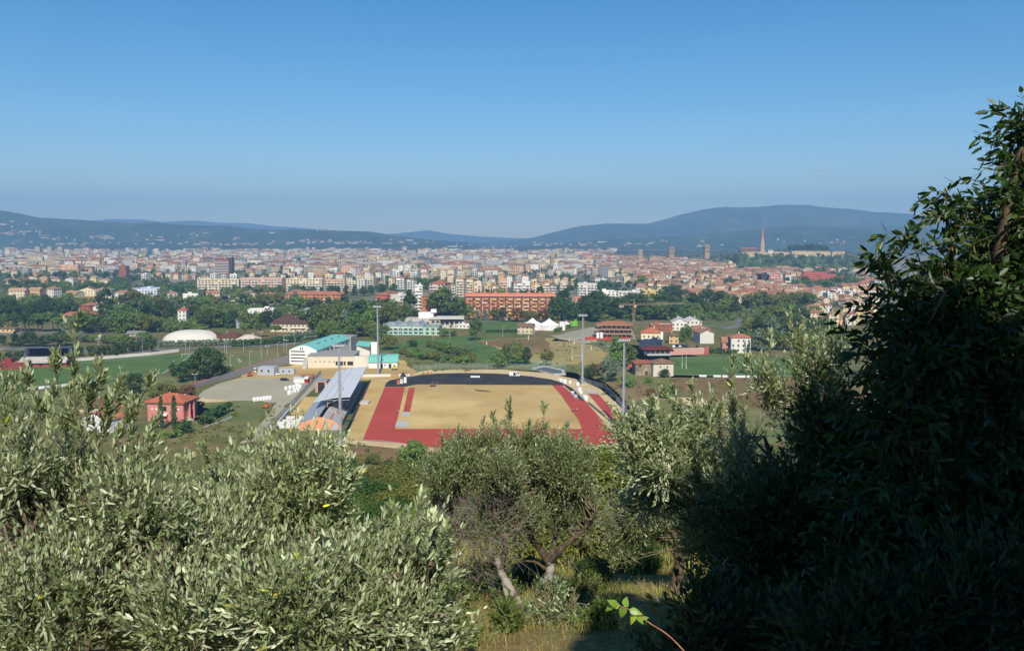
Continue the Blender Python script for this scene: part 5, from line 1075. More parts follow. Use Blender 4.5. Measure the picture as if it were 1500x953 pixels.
bldg('bell_tower', 'slim white square tower with open upper frame in mid town', 'tower', 591, 603, 405, 389, 14, 'white', 'flat', 'white', wm='flats')
ROWS = [('above the far left wood', 0, 130, 405, 9, (2, 4), PB, MIX, False), ('among far left treetops', 0, 165, 417, 9, (2, 3), PA, HOUSE, True), ('left of slate tower', 190, 300, 397, 9, (3, 5), PB, MIX, False), ('right of slate tower', 346, 425, 401, 6, (3, 5), PB, BLK, False), ('below left of slate tower', 205, 300, 411, 8, (2, 4), PA, MIX, False),
 ('behind striped balcony block', 292, 420, 415, 9, (3, 5), PA, BLK, False), ('behind the peach block', 420, 560, 414, 10, (3, 5), PA, MIX, False), ('second row behind peach block', 420, 560, 402, 11, (3, 5), PB, MIX, False), ('left of narrow white block', 508, 608, 425, 7, (3, 5), PA, BLK, True), ('behind plain brick tower', 560, 682, 411, 9, (4, 6), PA, MIX, False),
 ('behind orange block left half', 655, 745, 436, 7, (5, 7), PA, BLK, True), ('behind orange block right half', 752, 832, 437, 6, (4, 6), PB, BLK, True), ('far behind left orange half', 655, 765, 420, 9, (4, 6), PB, MIX, False), ('far behind right orange half', 765, 845, 419, 7, (3, 5), PA, MIX, False),
 ('above the yellowish block', 870, 965, 417, 9, (2, 4), PA, MIX, False), ('right above crane jib', 965, 1070, 424, 10, (2, 3), PB, HOUSE, True), ('right below dark glazed block', 1060, 1180, 432, 11, (2, 3), PA, HOUSE, True), ('left of umbrella pine strip', 1060, 1160, 413, 10, (2, 4), PB, MIX, False), ('above the big roofs right', 1180, 1285, 452, 9, (2, 3), PA, HOUSE, True),
 ('nearest roofs beside dark tree', 1188, 1290, 474, 8, (2, 3), PA, HOUSE, True), ('middle roofs beside dark tree', 1182, 1286, 463, 8, (2, 3), ['cream', 'ochre', 'yellow', 'white'], HOUSE, True), ('on lower right hillside', 955, 1085, 411, 13, (2, 3), PB, HOUSE, False), ('on middle right hillside', 955, 1080, 402, 13, (2, 3), PA, HOUSE, False), ('on upper right hillside', 945, 1070, 394, 13, (2, 3), PB, HOUSE, False),
 ('in centre behind white tower', 605, 720, 404, 11, (3, 5), PA, MIX, False), ('in centre left of belfry', 690, 800, 397, 12, (3, 4), PB, MIX, False), ('right of pointed belfry', 815, 940, 404, 12, (2, 4), PB, MIX, False), ('far right of pointed belfry', 830, 945, 395, 12, (2, 3), PA, HOUSE, False), ('beside red terraced school', 1150, 1185, 405, 4, (2, 2), PA, HOUSE, False), ('below the fortress wall', 1105, 1280, 398, 10, (2, 2), PA, HOUSE, False)]
ROWS += [('inside the left wood', 10, 190, 441, 7, (3, 4), ['white', 'cream', 'peach'], HOUSE, True), ('in trees above the dome', 110, 260, 463, 6, (3, 3), ['white', 'cream', 'brick'], HOUSE, True), ('in trees right of pavilion', 240, 410, 444, 6, (3, 4), ['white', 'cream'], MIX, True)]
for ph, x0, x1, yb, n_, hr, pal, kd, pt in ROWS: brow(ph.join(('', '')), x0, x1, yb, n_, hr, pal, kd, pt)
ts = thing('terraced_school', 'long red stepped terrace building below the fortress hill', 'school', G(1212, 412), R(-4))
for k in range(4): MB().box(-46 + k * 5, 42 - k * 12, k * 9, k * 9 + 8, 0, 4 + k * 3.2, L(176, 96, 84)).box(-47 + k * 5, 43 - k * 12, k * 9 - .8, k * 9 + 8.2, 4 + k * 3.2, 4.7 + k * 3.2, L(184, 98, 82)).build('terrace', [M['shed'], M['plain']], ts)
def belfry(label, px, wpx, yb, yt, col, top, tcol):
    p = G(px, yb); w_ = wpx * p.y / F; H = (yb - yt) * p.y / F; t = thing('bell_tower', uniq(label), 'tower', p, random.uniform(-.3, .3)); hb = H * (.72 if top == 'spire' else .95)
    MB().box(-w_ / 2, w_ / 2, -w_ / 2, w_ / 2, -2, hb, col).build('shaft', MP, t); MB().box(-w_ * .56, w_ * .56, -w_ * .56, w_ * .56, hb, hb + .8, shade(col, 1.08)).build('cornice', MP, t)
    for f_ in (.55, .8): [MB().box(x - w_ * .1, x + w_ * .1, -w_ / 2 - .06, -w_ / 2 - .01, hb * f_, hb * (f_ + .12), (.03, .03, .03)).build('opening', MP, t) for x in (-w_ * .2, w_ * .2)]
    if top == 'spire': MB().tube((0, 0, hb + .8), (0, 0, H), w_ * .5, .1, 8, col=tcol).build('spire', MP, t)
    else:
        m = MB(); [m.box(x - w_ * .1, x + w_ * .1, y - w_ * .1, y + w_ * .1, hb + .8, hb + 2.4, col) for x in (-w_ * .4, 0, w_ * .4) for y in (-w_ * .4, w_ * .4)]; m.build('battlement', MP, t)
TAN = L(176, 150, 116)
belfry('tan bell tower with pointed top rising from the central roofs', 808.5, 4.6, 394, 368.5, TAN, 'spire', L(170, 120, 90)); belfry('small slim bell tower with red spire left of the round tree', 857.5, 4, 388, 370, TAN, 'spire', L(170, 104, 80)); belfry('thin red brick belfry right of the small slim bell tower', 892.5, 3, 391, 371, L(170, 110, 84), 'spire', L(176, 110, 84))
belfry('square tan tower without spire left of the tall windowed tower', 937.5, 6, 384, 366, TAN, 'flat', TAN); belfry('tall square tower with arched openings on the right roofs', 983.5, 7, 383, 362, L(160, 134, 104), 'flat', TAN); belfry('crenellated stone town tower nearest the fortress hill', 1034.5, 7, 382, 359, L(160, 138, 110), 'flat', TAN)
for i, px in enumerate((55, 72.5, 88)): bldg('apartment_tower', f'tan tower block, {ORD[i]} from the left of three on the left plain', 'apartment block', px - 3.5, px + 3.5, 374, 362, 14, 'tan', 'flat', 'grey', parts=False, wm='flats', group='three tan tower blocks')
# cathedral and fortress
def Wz(px, py, D): return W(px, py, D)
D_ = 2600.0; c0 = W(1116.5, 367, D_); ca = thing('cathedral_tower', 'slender cathedral bell tower with tall reddish spire on the hill', 'tower', (c0.x, D_, c0.z - 6)); u = D_ / F
MB().tube((0, 0, 0), (0, 0, 6 + 10 * u), 3.6 * u, 3.1 * u, 6, col=L(190, 160, 120)).build('shaft', MP, ca); MB().tube((0, 0, 6 + 10 * u), (0, 0, 6 + 15 * u), 2.9 * u, 2.5 * u, 6, col=L(214, 186, 140)).build('belfry', MP, ca); MB().tube((0, 0, 6 + 15 * u), (0, 0, 6 + 33 * u), 2.5 * u, .2, 6, col=L(190, 122, 86)).build('spire', MP, ca)
for k in range(6):
    a = k * math.pi / 3 + .5; MB().obox((math.cos(a) * 2.75 * u, math.sin(a) * 2.75 * u, 6 + 11 * u), .9 * u, .4, 3.2 * u, a + math.pi / 2, (.03, .03, .03)).build('opening', MP, ca)
c1 = W(1097, 368, 2560); pc = thing('palace', 'dark arcaded palace with red roof left of the cathedral spire', 'palace', (c1.x, 2560, c1.z - 4)); MB().box(-25, 25, 0, 14, 0, 11, L(110, 84, 70)).build('wall', [M['flats']], pc); MB().hip(50, 14, 11, 3.5, 1, L(176, 104, 78), 0).build('roof', [M['tiles']], pc)
ft = thing('fortress', 'long pale stone fortress wall with bastions on the hilltop', 'fortress', (W(1165, 376, 2380).x, 2380, W(1165, 378, 2380).z)); STN = L(196, 170, 130); u = 2380 / F
for x0, x1, dy, hh in ((-72, -12, 14, 9.0), (-6, 22, -4, 10.5), (22.5, 52, 10, 10), (53.5, 72, -2, 9.5)):
    b = MB(); b.box(x0 * u, x1 * u, dy, dy + 10, -8, hh * u, STN).box(x0 * u, x1 * u, dy - .5, dy - .01, hh * u - 2, hh * u - 1.2, shade(STN, .9)); b.build('bastion', MP, ft)
for x0 in (-71, 66): MB().box(x0 * u, (x0 + 4) * u, -6, 0, -8, 8 * u, shade(STN, .95)).build('buttress', MP, ft)
MB().box(-72 * u, 72 * u, 40, 44, -4, 8.2 * u, shade(STN, .9)).build('rear_wall', MP, ft)
for i, (px, py, w_) in enumerate([(1129, 368, 14), (1189, 380, 10), (1247, 379, 14), (1168, 391, 18)]):
    p = W(px, py, 2330); p.z = max(terr(p.x, p.y), p.z - 3); bldg('house', ['small pale house on the fortress wall beside the spire', 'small white house at the foot of the fortress wall', 'pale house with red roof right of the fortress', 'white and red house in the wood below the fortress'][i], 'house', 0, 0, 0, 0, 9, 'white', 'hip', 'terracotta', pos=p, wh=(w_, 6), parts=False)
# ------------------------------------------------------------------ the rest of the town and distant hamlets, as one mass each
def town_mass(name, spots, mats):
    b = MB(); r = random.Random(4)
    for (p, w_, d_, h_, yaw, wc, rc, hip, fm) in spots:
        t = MB(); t.box(-w_ / 2, w_ / 2, 0, d_, -2, h_, wc, fm, mtop=2)
        if hip == 1: t.hip(w_, d_, h_, min(w_, d_) * .2, .5, rc, 1)
        elif hip == 2: t.gable(w_, d_, h_, d_ * .2, .4, rc, 1, 'x', wc)
        else: t.box(-w_ / 2 + .3, w_ / 2 - .3, .3, d_ - .3, h_ + .01, h_ + .5, rc, 2)
        ca, sa = math.cos(yaw), math.sin(yaw); i0 = len(b.v)
        b.v += [(p.x + ca * x - sa * y, p.y + sa * x + ca * y, p.z + z) for x, y, z in t.v]; b.f += [tuple(k + i0 for k in f) for f in t.f]; b.c += t.c; b.m += t.m
    o = b.build(name, mats); o['kind'] = 'stuff'; return o
spots = []; rs = random.Random(12)
def clus(px, py): return math.sin(px * .031 + 1.3) + math.sin(px * .071 + py * .35) + math.sin(py * .9 + px * .013) + .7 * math.sin(px * .17 - py * .6)
for _ in range(4300):
    px = rs.uniform(-15, 1300); py = 367.2 + 36 * rs.random() ** 1.15
    if px > 1050 and py < 398 or px > 900 and py < 376 + (px - 900) * .06 or px < 460 and py > 399 or px > 1180: continue
    if px < 560 and py < 370 + 1.5 * math.sin(px * .05): pass
    if clus(px, py) > 1.0: continue
    p = G(px, py); far_ = py < 373; st_ = rs.choice([2, 2, 3, 3, 4, 4, 5, 6]) if px < 900 else rs.choice([2, 2, 3, 3]); w_ = rs.choice([rs.uniform(9, 16), rs.uniform(12, 28), rs.uniform(22, 48)]); 
    if rs.random() < .05 and px < 700: st_ = 7; w_ = 18
    flat = rs.random() < (.42 if px < 850 else .12); rc = RC[rs.choice(['grey', 'white', 'grey'])] if flat else RC[rs.choice(['terracotta', 'pale tiled', 'red', 'pale tiled', 'brown', 'terracotta'])]; k = rs.uniform(.72, 1.05)
    if far_ and rs.random() < .3: w_ = rs.uniform(30, 70); st_ = 3; flat = True; rc = RC['white']
    spots.append((p, w_, rs.uniform(9, 15), st_ * 3.05, rs.uniform(-.9, .9), shade(WC[rs.choice(['white', 'cream', 'cream', 'peach', 'white', 'white', 'grey', 'cream', 'tan', 'yellow'])], k), shade(rc, k), 0 if flat else rs.choice([1, 2]), rs.choice([0, 3])))
for _ in range(900):
    px = rs.uniform(930, 1290); py = rs.uniform(384, 446)
    if clus(px, py) > .7 or px > 1080 and py < 398 or px < 1000 and py > 428 or 1150 < px < 1260 and py < 424: continue
    p = G(px, py); k = rs.uniform(.85, 1.1); spots.append((p, rs.uniform(8, 17), rs.uniform(8, 12), rs.choice([2, 2, 3]) * 3.05, rs.uniform(-.6, .6), shade(WC[rs.choice(['white', 'cream', 'cream', 'peach', 'yellow'])], k * .95), shade(RC[rs.choice(['terracotta', 'terracotta', 'red', 'pale tiled'])], k), rs.choice([1, 2]), 0))
town_mass('distant_town', spots, [M['wall'], M['tiles'], M['plain'], M['flats']])
spots = []
def on_hill(px, py):
    r_ = Vector(ray(px, py)).normalized(); best = None
    for bv in BV:
        h = bv.ray_cast(Vector((0, 0, CAMZ)), r_)
        if h[0] is not None and (best is None or h[3] < best[1]): best = (h[0], h[3])
    return best[0] if best else G(px, py) if py > 349 else None
for x0, x1, y0, y1, n_ in ((0, 60, 337, 345, 34), (60, 170, 346, 353, 30), (0, 430, 354, 361, 90), (130, 165, 345, 350, 30), (200, 420, 340, 354, 24), (440, 640, 351, 358, 70), (455, 480, 335, 339, 12), (780, 960, 354, 361, 60), (640, 760, 357, 364, 20), (960, 1060, 348, 362, 12), (1130, 1330, 345, 362, 20), (0, 60, 322, 335, 8)):
    for _ in range(int(n_ * .55)):
        p = on_hill(rs.uniform(x0, x1), rs.triangular(y0, y1, (y0 + y1) / 2 + 1))
        if p is None: continue
        big = rs.random() < .14; s_ = 1.0
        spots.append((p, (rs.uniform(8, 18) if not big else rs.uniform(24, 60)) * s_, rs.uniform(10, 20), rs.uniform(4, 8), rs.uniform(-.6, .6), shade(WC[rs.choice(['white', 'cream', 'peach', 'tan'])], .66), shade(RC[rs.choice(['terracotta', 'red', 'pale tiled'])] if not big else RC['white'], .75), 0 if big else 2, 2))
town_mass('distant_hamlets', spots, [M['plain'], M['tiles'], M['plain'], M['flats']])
# ------------------------------------------------------------------ trees of the valley
BR = [('broad', 'mid'), ('broad', 'dark'), ('wide', 'mid'), ('tall', 'mid'), ('broad', 'yellow'), ('wide', 'yellow'), ('tall', 'dark'), ('cedar', 'silver')]
DK = [('broad', 'dark'), ('tall', 'dark'), ('cedar', 'dark'), ('wide', 'dark'), ('broad', 'mid')]
PN = [('pine', 'mid'), ('pine', 'dark')]
for a in [('in far left wood top row', 0, 190, 424, 12, (8, 12), BR), ('in left wood above blue pavilion', 60, 200, 436, 11, (10, 15), BR + DK), ('right of the blue pavilion', 235, 430, 437, 17, (9, 14), BR), ('in left wood middle row', 0, 130, 452, 9, (10, 15), BR), ('beneath the blue pavilion', 145, 300, 452, 13, (10, 15), DK + BR), ('below the striped balcony block', 290, 420, 449, 11, (10, 14), BR), ('between the left villas', 0, 120, 466, 10, (9, 14), DK), ('above the white dome', 150, 300, 470, 14, (11, 16), BR + DK), ('behind the brown pavilions', 296, 400, 480, 10, (10, 15), DK + BR), ('on the far left kerb', 0, 90, 485, 9, (9, 12), PN), ('left above the dome', 95, 230, 487, 11, (10, 14), BR + DK), ('below the brick orange roofed block', 415, 520, 458, 10, (10, 14), BR), ('above the teal hall', 455, 565, 482, 12, (13, 18), BR), ('left of the school', 500, 600, 470, 11, (12, 16), BR), ('behind the teal hall', 470, 570, 494, 9, (9, 13), [('wide', 'mid'), ('broad', 'mid'), ('broad', 'yellow')]),
          ('in front of orange block', 686, 812, 470, 13, (7, 10), BR + [('broad', 'rust')]), ('left of the orange block', 642, 684, 466, 5, (15, 20), [('broad', 'mid'), ('tall', 'dark')]), ('right behind the twin marquee', 806, 876, 470, 8, (14, 20), [('tall', 'dark'), ('broad', 'dark'), ('cypress', 'dark')]), ('behind the construction site', 862, 942, 466, 9, (15, 20), [('tall', 'dark'), ('broad', 'dark')]), ('right behind the crane mast', 932, 1010, 468, 8, (10, 15), [('broad', 'dark'), ('broad', 'mid'), ('wide', 'mid')]), ('behind the bright white villas', 950, 1080, 456, 13, (12, 17), DK[:2] + BR[:2]), ('under the crane jib', 900, 1000, 440, 9, (10, 14), DK), ('left of the curved road', 1000, 1090, 462, 9, (10, 14), BR), ('right of the curved road', 1090, 1190, 452, 11, (11, 15), BR), ('beyond the curved road bend', 1105, 1200, 470, 9, (9, 13), BR), ('behind the right farmhouse', 1095, 1215, 492, 11, (9, 14), DK + BR), ('beside the right pitch', 1090, 1230, 512, 11, (7, 11), BR), ('in the umbrella pine strip', 1162, 1254, 422, 12, (11, 13), [('pine', 'mid')])]:
    trow(*a)
for a in [('at hill wood top', 1060, 1280, 381, 16, (9, 14), DK), ('at hill wood middle', 1070, 1285, 388, 17, (9, 13), DK), ('at hill wood foot', 1085, 1290, 396, 16, (8, 12), DK + BR), ('below left of fortress', 1055, 1150, 377, 10, (9, 12), DK), ('right below the slate tower', 345, 500, 396, 12, (10, 14), DK), ('above central white tower', 600, 660, 398, 6, (10, 13), DK)]:
    trow(*a, parts=False)
for i in range(8): p = W(1160 + i * 7, 366, 2480); p.z -= 13; tree('broad', 'dark', p, random.uniform(26, 34), f'dark park tree, {ORD[i]} from the left on top of the fortress', 'park trees on the fortress', parts=False)
for i, px in enumerate((1142, 1150)): p = W(px, 369, 2480); p.z -= 2; tree('broad', 'mid', p, 13, f'pale park tree, {ORD[i]} from the left between spire and park', 'park trees on the fortress', parts=False)
def T(kind, leaf, px, yb, yt, label, width=1.0): p = G(px, yb); return tree(kind, leaf, p, (yb - yt) * p.y / F, label, None, width)
T('broad', 'mid', 697, 499, 464, 'large round tree standing alone at the meadow edge', .8); T('tall', 'mid', 742, 537, 499, 'pale green tree in the clump behind the van', .9); T('broad', 'mid', 757, 535, 495, 'tallest yellow topped tree in the clump behind the van', .62); T('broad', 'dark', 770, 534, 506, 'lower right tree in the clump behind the van', .8); T('broad', 'yellow', 801, 536, 508, 'round isolated tree right of the clump behind the van', .9); T('bush', 'mid', 728, 538, 515, 'left bush of the clump behind the van', .9)
T('wide', 'dark', 862, 556, 533, 'dark bush tree left of the grey green one by the mast', .9); T('bush', 'rust', 873, 550, 532, 'rusty bush between the dark bush and grey green tree'); T('wide', 'silver', 893, 559, 522, 'grey green willow like tree right of the middle mast', .8); T('tall', 'mid', 905, 540, 484, 'tall green tree left of the small red roofed shed', .9); T('broad', 'mid', 922, 538, 500, 'second tree left of the small red roofed shed', .9); T('bush', 'mid', 917, 567, 548, 'small green bush behind the nearest right mast')
T('broad', 'mid', 1005, 509, 474, 'big round tree in front of the white gabled house', .8); T('bush', 'dark', 972, 552, 538, 'dark round bush in front of the cottage'); T('bush', 'rust', 952, 580, 567, 'brownish bush in the rough meadow'); T('bush', 'mid', 973, 583, 564, 'green bush in the rough meadow'); T('bush', 'mid', 950, 560, 552, 'low bush below the stone cottage', 1.5)
T('wide', 'dark', 303, 558, 503, 'big dark tree beside the training pitch', .9); T('broad', 'dark', 268, 560, 528, 'dark tree left of the big one by the pitch', 1.1); T('broad', 'dark', 198, 577, 543, 'dark round tree below the left pitch boards', 1.0); T('broad', 'dark', 222, 516, 495, 'dark tree beside the pale wall behind the left pitch', .9); T('broad', 'dark', 170, 524, 507, 'lone round tree in front of the long left hedge', .8)
T('wide', 'yellow', 240, 592, 556, 'yellow green tree behind the red house', 1.1); T('wide', 'rust', 270, 588, 560, 'rusty yellow tree right behind the red house', 1.1); T('cypress', 'dark', 237, 628, 576, 'left slim cypress of the pair before the red house', .9); T('cypress', 'dark', 256, 634, 575, 'right taller cypress of the pair before the red house', .9)
T('bush', 'dark', 268, 634, 612, 'round dark bush at the corner of the red house'); T('wide', 'mid', 652, 493, 478, 'low tree right of the turquoise banded school'); T('bush', 'mid', 665, 492, 483, 'small bush right of the low school tree'); T('wide', 'mid', 555, 505, 482, 'broad tree left of the left far mast', 1.0); T('wide', 'yellow', 570, 512, 488, 'olive coloured tree behind the left far mast', 1.1); T('bush', 'dark', 604, 508, 496, 'dark bush at the end of the meadow hedge', 1.0); T('cypress', 'dark', 1091, 517, 497, 'left slim cypress beside the white farmhouse'); T('cypress', 'dark', 1097, 518, 498, 'middle slim cypress beside the white farmhouse'); T('cypress', 'dark', 1084, 516, 501, 'short cypress beside the white farmhouse'); T('broad', 'mid', 1130, 512, 480, 'spreading tree right of the farmhouse cypresses', 1.2); T('cedar', 'dark', 601, 466, 424, 'tall dark cedar left of the brick tower', 1.2); T('cedar', 'silver', 445, 478, 455, 'blue green cedar beside the dark brown roof', 1.0); T('pine', 'mid', 360, 494, 472, 'flat umbrella pine left of the brown roofed villa'); T('pine', 'mid', 381, 494, 473, 'flat umbrella pine left of the brown villa balconies'); T('pine', 'mid', 404, 495, 475, 'flat umbrella pine before the brown villa'); T('pine', 'mid', 272, 494, 469, 'pale umbrella pine above the white dome')
hedge('hedge', 'long clipped dark green hedge behind the left football pitch', [(-30, 532), (35, 529), (100, 523), (160, 519), (215, 513)], 6.5, 3, 'dark', .35, 12); hedge('hedge', 'grey green hedge in front of the white dome', [(228, 508), (300, 506), (340, 505)], 4, 2.5, 'silver', .35, 10); hedge('hedge', 'dark hedge below the brown pavilions', [(340, 508), (380, 505), (440, 500)], 4.5, 3, 'dark', .35, 10); hedge('hedge', 'grey olive belt left of the teal roofed hall', [(420, 500), (450, 497), (475, 493)], 6.5, 5, 'silver', .35, 12)
hedge('hedge', 'dark green garden hedge right of the red house', [(298, 622), (312, 614), (334, 604)], 4.6, 4.5, 'dark', .3, 14); hedge('hedge', 'green garden hedge below the red house', [(225, 640), (250, 642), (268, 638)], 2.5, 3, 'mid', .3, 12); hedge('hedge', 'low hedge along the middle meadow road', [(712, 487), (740, 487), (758, 487)], 2.5, 2, 'dark', .3, 10); hedge('hedge', 'dark hedge in front of the left farmhouse', [(1040, 517), (1060, 518), (1080, 519)], 3, 2, 'dark', .3, 10); hedge('hedge', 'leafy hedge left of the marquee', [(812, 487), (824, 483), (836, 480)], 3, 2.5, 'mid', .3, 10)
BU = [('bush', 'mid'), ('bush', 'yellow'), ('bush', 'dark'), ('thicket', 'yellow'), ('thicket', 'mid')]
trow('in the middle meadow hedge', 630, 692, 507, 11, (3, 4.6), BU, 527); trow('on the bank beyond asphalt bend', 588, 690, 521, 14, (2.2, 3.6), BU, 533, jy=3); trow('around the left car park', 100, 232, 503, 12, (4, 6.5), [('broad', 'silver'), ('wide', 'mid'), ('broad', 'dark')], jy=3); trow('left of the car park', 0, 100, 506, 8, (5, 8), DK); trow('along the ramp foot', 250, 330, 552, 8, (4, 6), BR)
trow('among blocks left of centre', 430, 565, 432, 11, (9, 12), DK); trow('among blocks behind brick tower', 565, 690, 421, 10, (9, 12), DK); trow('among blocks behind orange block', 690, 840, 446, 10, (11, 15), DK); trow('between the white blocks', 840, 965, 423, 9, (10, 13), DK); trow('among houses right of the jib', 970, 1180, 440, 13, (7, 10), BR); trow('far left in the roofs', 0, 180, 410, 11, (9, 12), DK)
# scrub belt on the lower slope
SB = [('thicket', 'mid'), ('thicket', 'yellow'), ('wide', 'yellow'), ('wide', 'mid'), ('thicket', 'dark')]
def srow(phrase, x0, x1, D0, D1, n, top, kinds, near=True):
    for i in range(n):
        px = x0 + (x1 - x0) * (i + .5 + random.uniform(-.3, .3)) / n; D = random.uniform(D0, D1); x = (px - CX) / F * D; kd, lf = random.choice(kinds); z = terr(x, D) - .2
        h = min(max(W(px, random.uniform(*top), D).z - z, 1.5), 14); tree(kd, lf, Vector((x, D, z)), h, f"{TC[lf]} {TL[kd]}, {ORD[i]} from the left {phrase}", 'scrub ' + phrase, 1.3 if h < 5 else 1.0, True, near)
srow('along the foot of the slope', 430, 960, 268, 284, 18, (660, 674), SB); srow('in the scrub below the track', 440, 980, 225, 250, 18, (668, 690), SB); srow('in the middle scrub belt', 380, 1000, 150, 185, 18, (676, 705), SB); srow('in the nearer scrub belt', 380, 1040, 85, 115, 16, (690, 725), SB, (900, .075)); srow('in the nearest scrub belt', 430, 1000, 45, 60, 12, (705, 745), SB, (900, .075))
T('broad', 'mid', 606, 690, 640, 'round green tree behind the wooden utility pole', 1.3) #
# low canopy that fills the woods between the counted trees, one mass
C, Rl = [], []; r2 = np.random.default_rng(9)
for x0, x1, y0, y1, n_ in ((-20, 300, 420, 480, 420), (290, 440, 438, 476, 220), (100, 300, 468, 488, 110), (440, 600, 446, 486, 260), (660, 690, 452, 466, 25), (800, 940, 452, 470, 130), (930, 1090, 444, 470, 170), (1085, 1220, 440, 500, 260), (1070, 1285, 377, 397, 380), (1040, 1160, 372, 380, 90)):
    for _ in range(n_):
        px, py = r2.uniform(x0, x1), r2.uniform(y0, y1); p = G(px, py); k = r2.uniform(3.5, 6.5) * (.8 if py > 440 else 1)
        for q in range(3): C.append((p.x + r2.normal() * k * .5, p.y + r2.normal() * k * .5, p.z + k * r2.uniform(.4, 1.1))); Rl.append(k * .6)
V, fc, c = clump_quads(np.array(C), np.array(Rl), 34, .8, r2); o = link('wood_canopy', np_mesh('wood_canopy', V, fc, [LG['mid']], col=c * np.repeat(np.array([[1, 1, 1], [1.35, 1.15, .9], [.75, .85, .8], [1.1, 1.1, 1]])[r2.integers(0, 4, len(C))], 34, 0))); o['kind'] = 'stuff'
# scattered town trees as one mass
C, Rl = [], []; r2 = np.random.default_rng(5)
for _ in range(2700):
    px = r2.uniform(-10, 1300); py = 366 + 62 * r2.random() ** 1.1
    if clus(px, py) < .55 and r2.random() > .34: continue
    p = G(px, py); k = r2.uniform(4.5, 7) * (1 if py > 372 else 1.6)
    for q in range(4): C.append((p.x + r2.normal() * k * .5, p.y + r2.normal() * k * .5, p.z + k * r2.uniform(.5, 1.2))); Rl.append(k * .55)
V, fc, c = clump_quads(np.array(C), np.array(Rl), 14, 1.5, r2); o = link('town_trees', np_mesh('town_trees', V, fc, [LG['dark']], col=c)); o['kind'] = 'stuff'

# rough scrub and tussocks over the meadows, nobody would count them
C, Rl = [], []; r2 = np.random.default_rng(31)
for x0, x1, y0, y1, n_ in ((885, 1290, 556, 640, 420), (440, 640, 651, 690, 130), (575, 700, 508, 546, 140), (385, 440, 592, 645, 60), (250, 360, 592, 650, 110), (-20, 240, 552, 612, 150), (700, 890, 498, 545, 90), (1000, 1180, 470, 500, 90)):
    for _ in range(n_):
        p = G(r2.uniform(x0, x1), r2.uniform(y0, y1)); k = r2.uniform(.3, 1.0) ** 1.5 * 1.3
        if 520 < 750 + p.x / p.y * F < 880 and p.y < 545 and p.y > 300 and p.y < 480: continue
        for q in range(3): C.append((p.x + r2.normal() * k, p.y + r2.normal() * k, k * .45)); Rl.append(k * .7)
V, fc, c = clump_quads(np.array(C), np.array(Rl), 22, .22, r2); o = link('meadow_scrub', np_mesh('meadow_scrub', V, fc, [LG['yellow']], col=c * np.repeat(np.array([[1, 1, 1], [1.3, 1, .9], [.6, .8, .7], [1.5, 1.15, 1]])[r2.integers(0, 4, len(C))], 22, 0))); o['kind'] = 'stuff'
# one small cloud, far beyond the haze
cm = bmesh.new(); r2 = np.random.default_rng(3)
for k in range(9): bmesh.ops.create_icosphere(cm, subdivisions=2, radius=float(r2.uniform(30, 62)), matrix=Matrix.Translation((k * 26 - 100 + float(r2.normal() * 12), float(r2.normal() * 30), float(r2.normal() * 16))) @ Matrix.Diagonal((1.3, 1, .62, 1)))
me = bpy.data.meshes.new('cloud'); cm.to_mesh(me); cm.free(); n = N('cloud_vapour'); n.n.remove(n.b); vs = n.add('ShaderNodeVolumeScatter'); vs.inputs['Color'].default_value = (.95, .97, 1, 1); vs.inputs['Density'].default_value = .009; vs.inputs['Anisotropy'].default_value = -.6; n.l.new(vs.outputs[0], n.out.inputs['Volume']); me.materials.append(n.m)
o = link('cloud', me, None, W(1199, 248, 14500)); o['kind'] = 'structure'
# ------------------------------------------------------------------ foreground: olive trees, the dark ash, scrub, grass
FG = np.random.default_rng(21)
OL = leaf_mat('olive_leaves', L(127, 139, 92), L(184, 191, 154), 0.42, 0.45, 0.18, (1.1, 1.2, 0.6), val=0.12)
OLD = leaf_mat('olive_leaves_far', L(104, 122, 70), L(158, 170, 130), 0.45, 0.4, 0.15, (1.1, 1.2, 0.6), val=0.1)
ASH = leaf_mat('ash_leaves', L(44, 66, 24), L(70, 90, 44), 0.42, 0.35, 0.25, (1.2, 1.5, 0.4), val=0.2)
WEED = leaf_mat('weed_leaves', L(86, 104, 44), L(104, 122, 66), 0.5, 0.3, 0.2, val=0.2)
VINE = leaf_mat('fresh_leaves', L(112, 146, 48), L(126, 154, 66), 0.4, 0.4, 0.3, val=0.1)
def bark_mat(name, c1, c2, white=0.0):
    n = N(name); p = n.objc(); a = n.noise(p, 9, 6, 0.7); b = n.noise(p, 3.5, 4, 0.6); c = n.mix(n.ramp(a, .35, .65), c1, c2)
    if white: c = n.mix(n.math('MULTIPLY', n.ramp(b, .42, .5), white), c, L(176, 170, 156))
    return n.done(c, .95, .1, a, .9, .02)
BARK = bark_mat('olive_bark', L(108, 94, 76), L(70, 60, 50)); BARKW = bark_mat('lichened_bark', L(120, 108, 92), L(80, 70, 58), .7); TWIG = bark_mat('twig_bark', L(128, 116, 92), L(96, 84, 66)); DRY = bark_mat('dead_twigs', L(150, 142, 128), L(116, 108, 96))
def perp(d):
    a = np.where(np.abs(d[:, 2:3]) < .9, np.array([[0, 0, 1.]]), np.array([[1., 0, 0]])); u = unit(np.cross(d, a)); return u, np.cross(d, u)
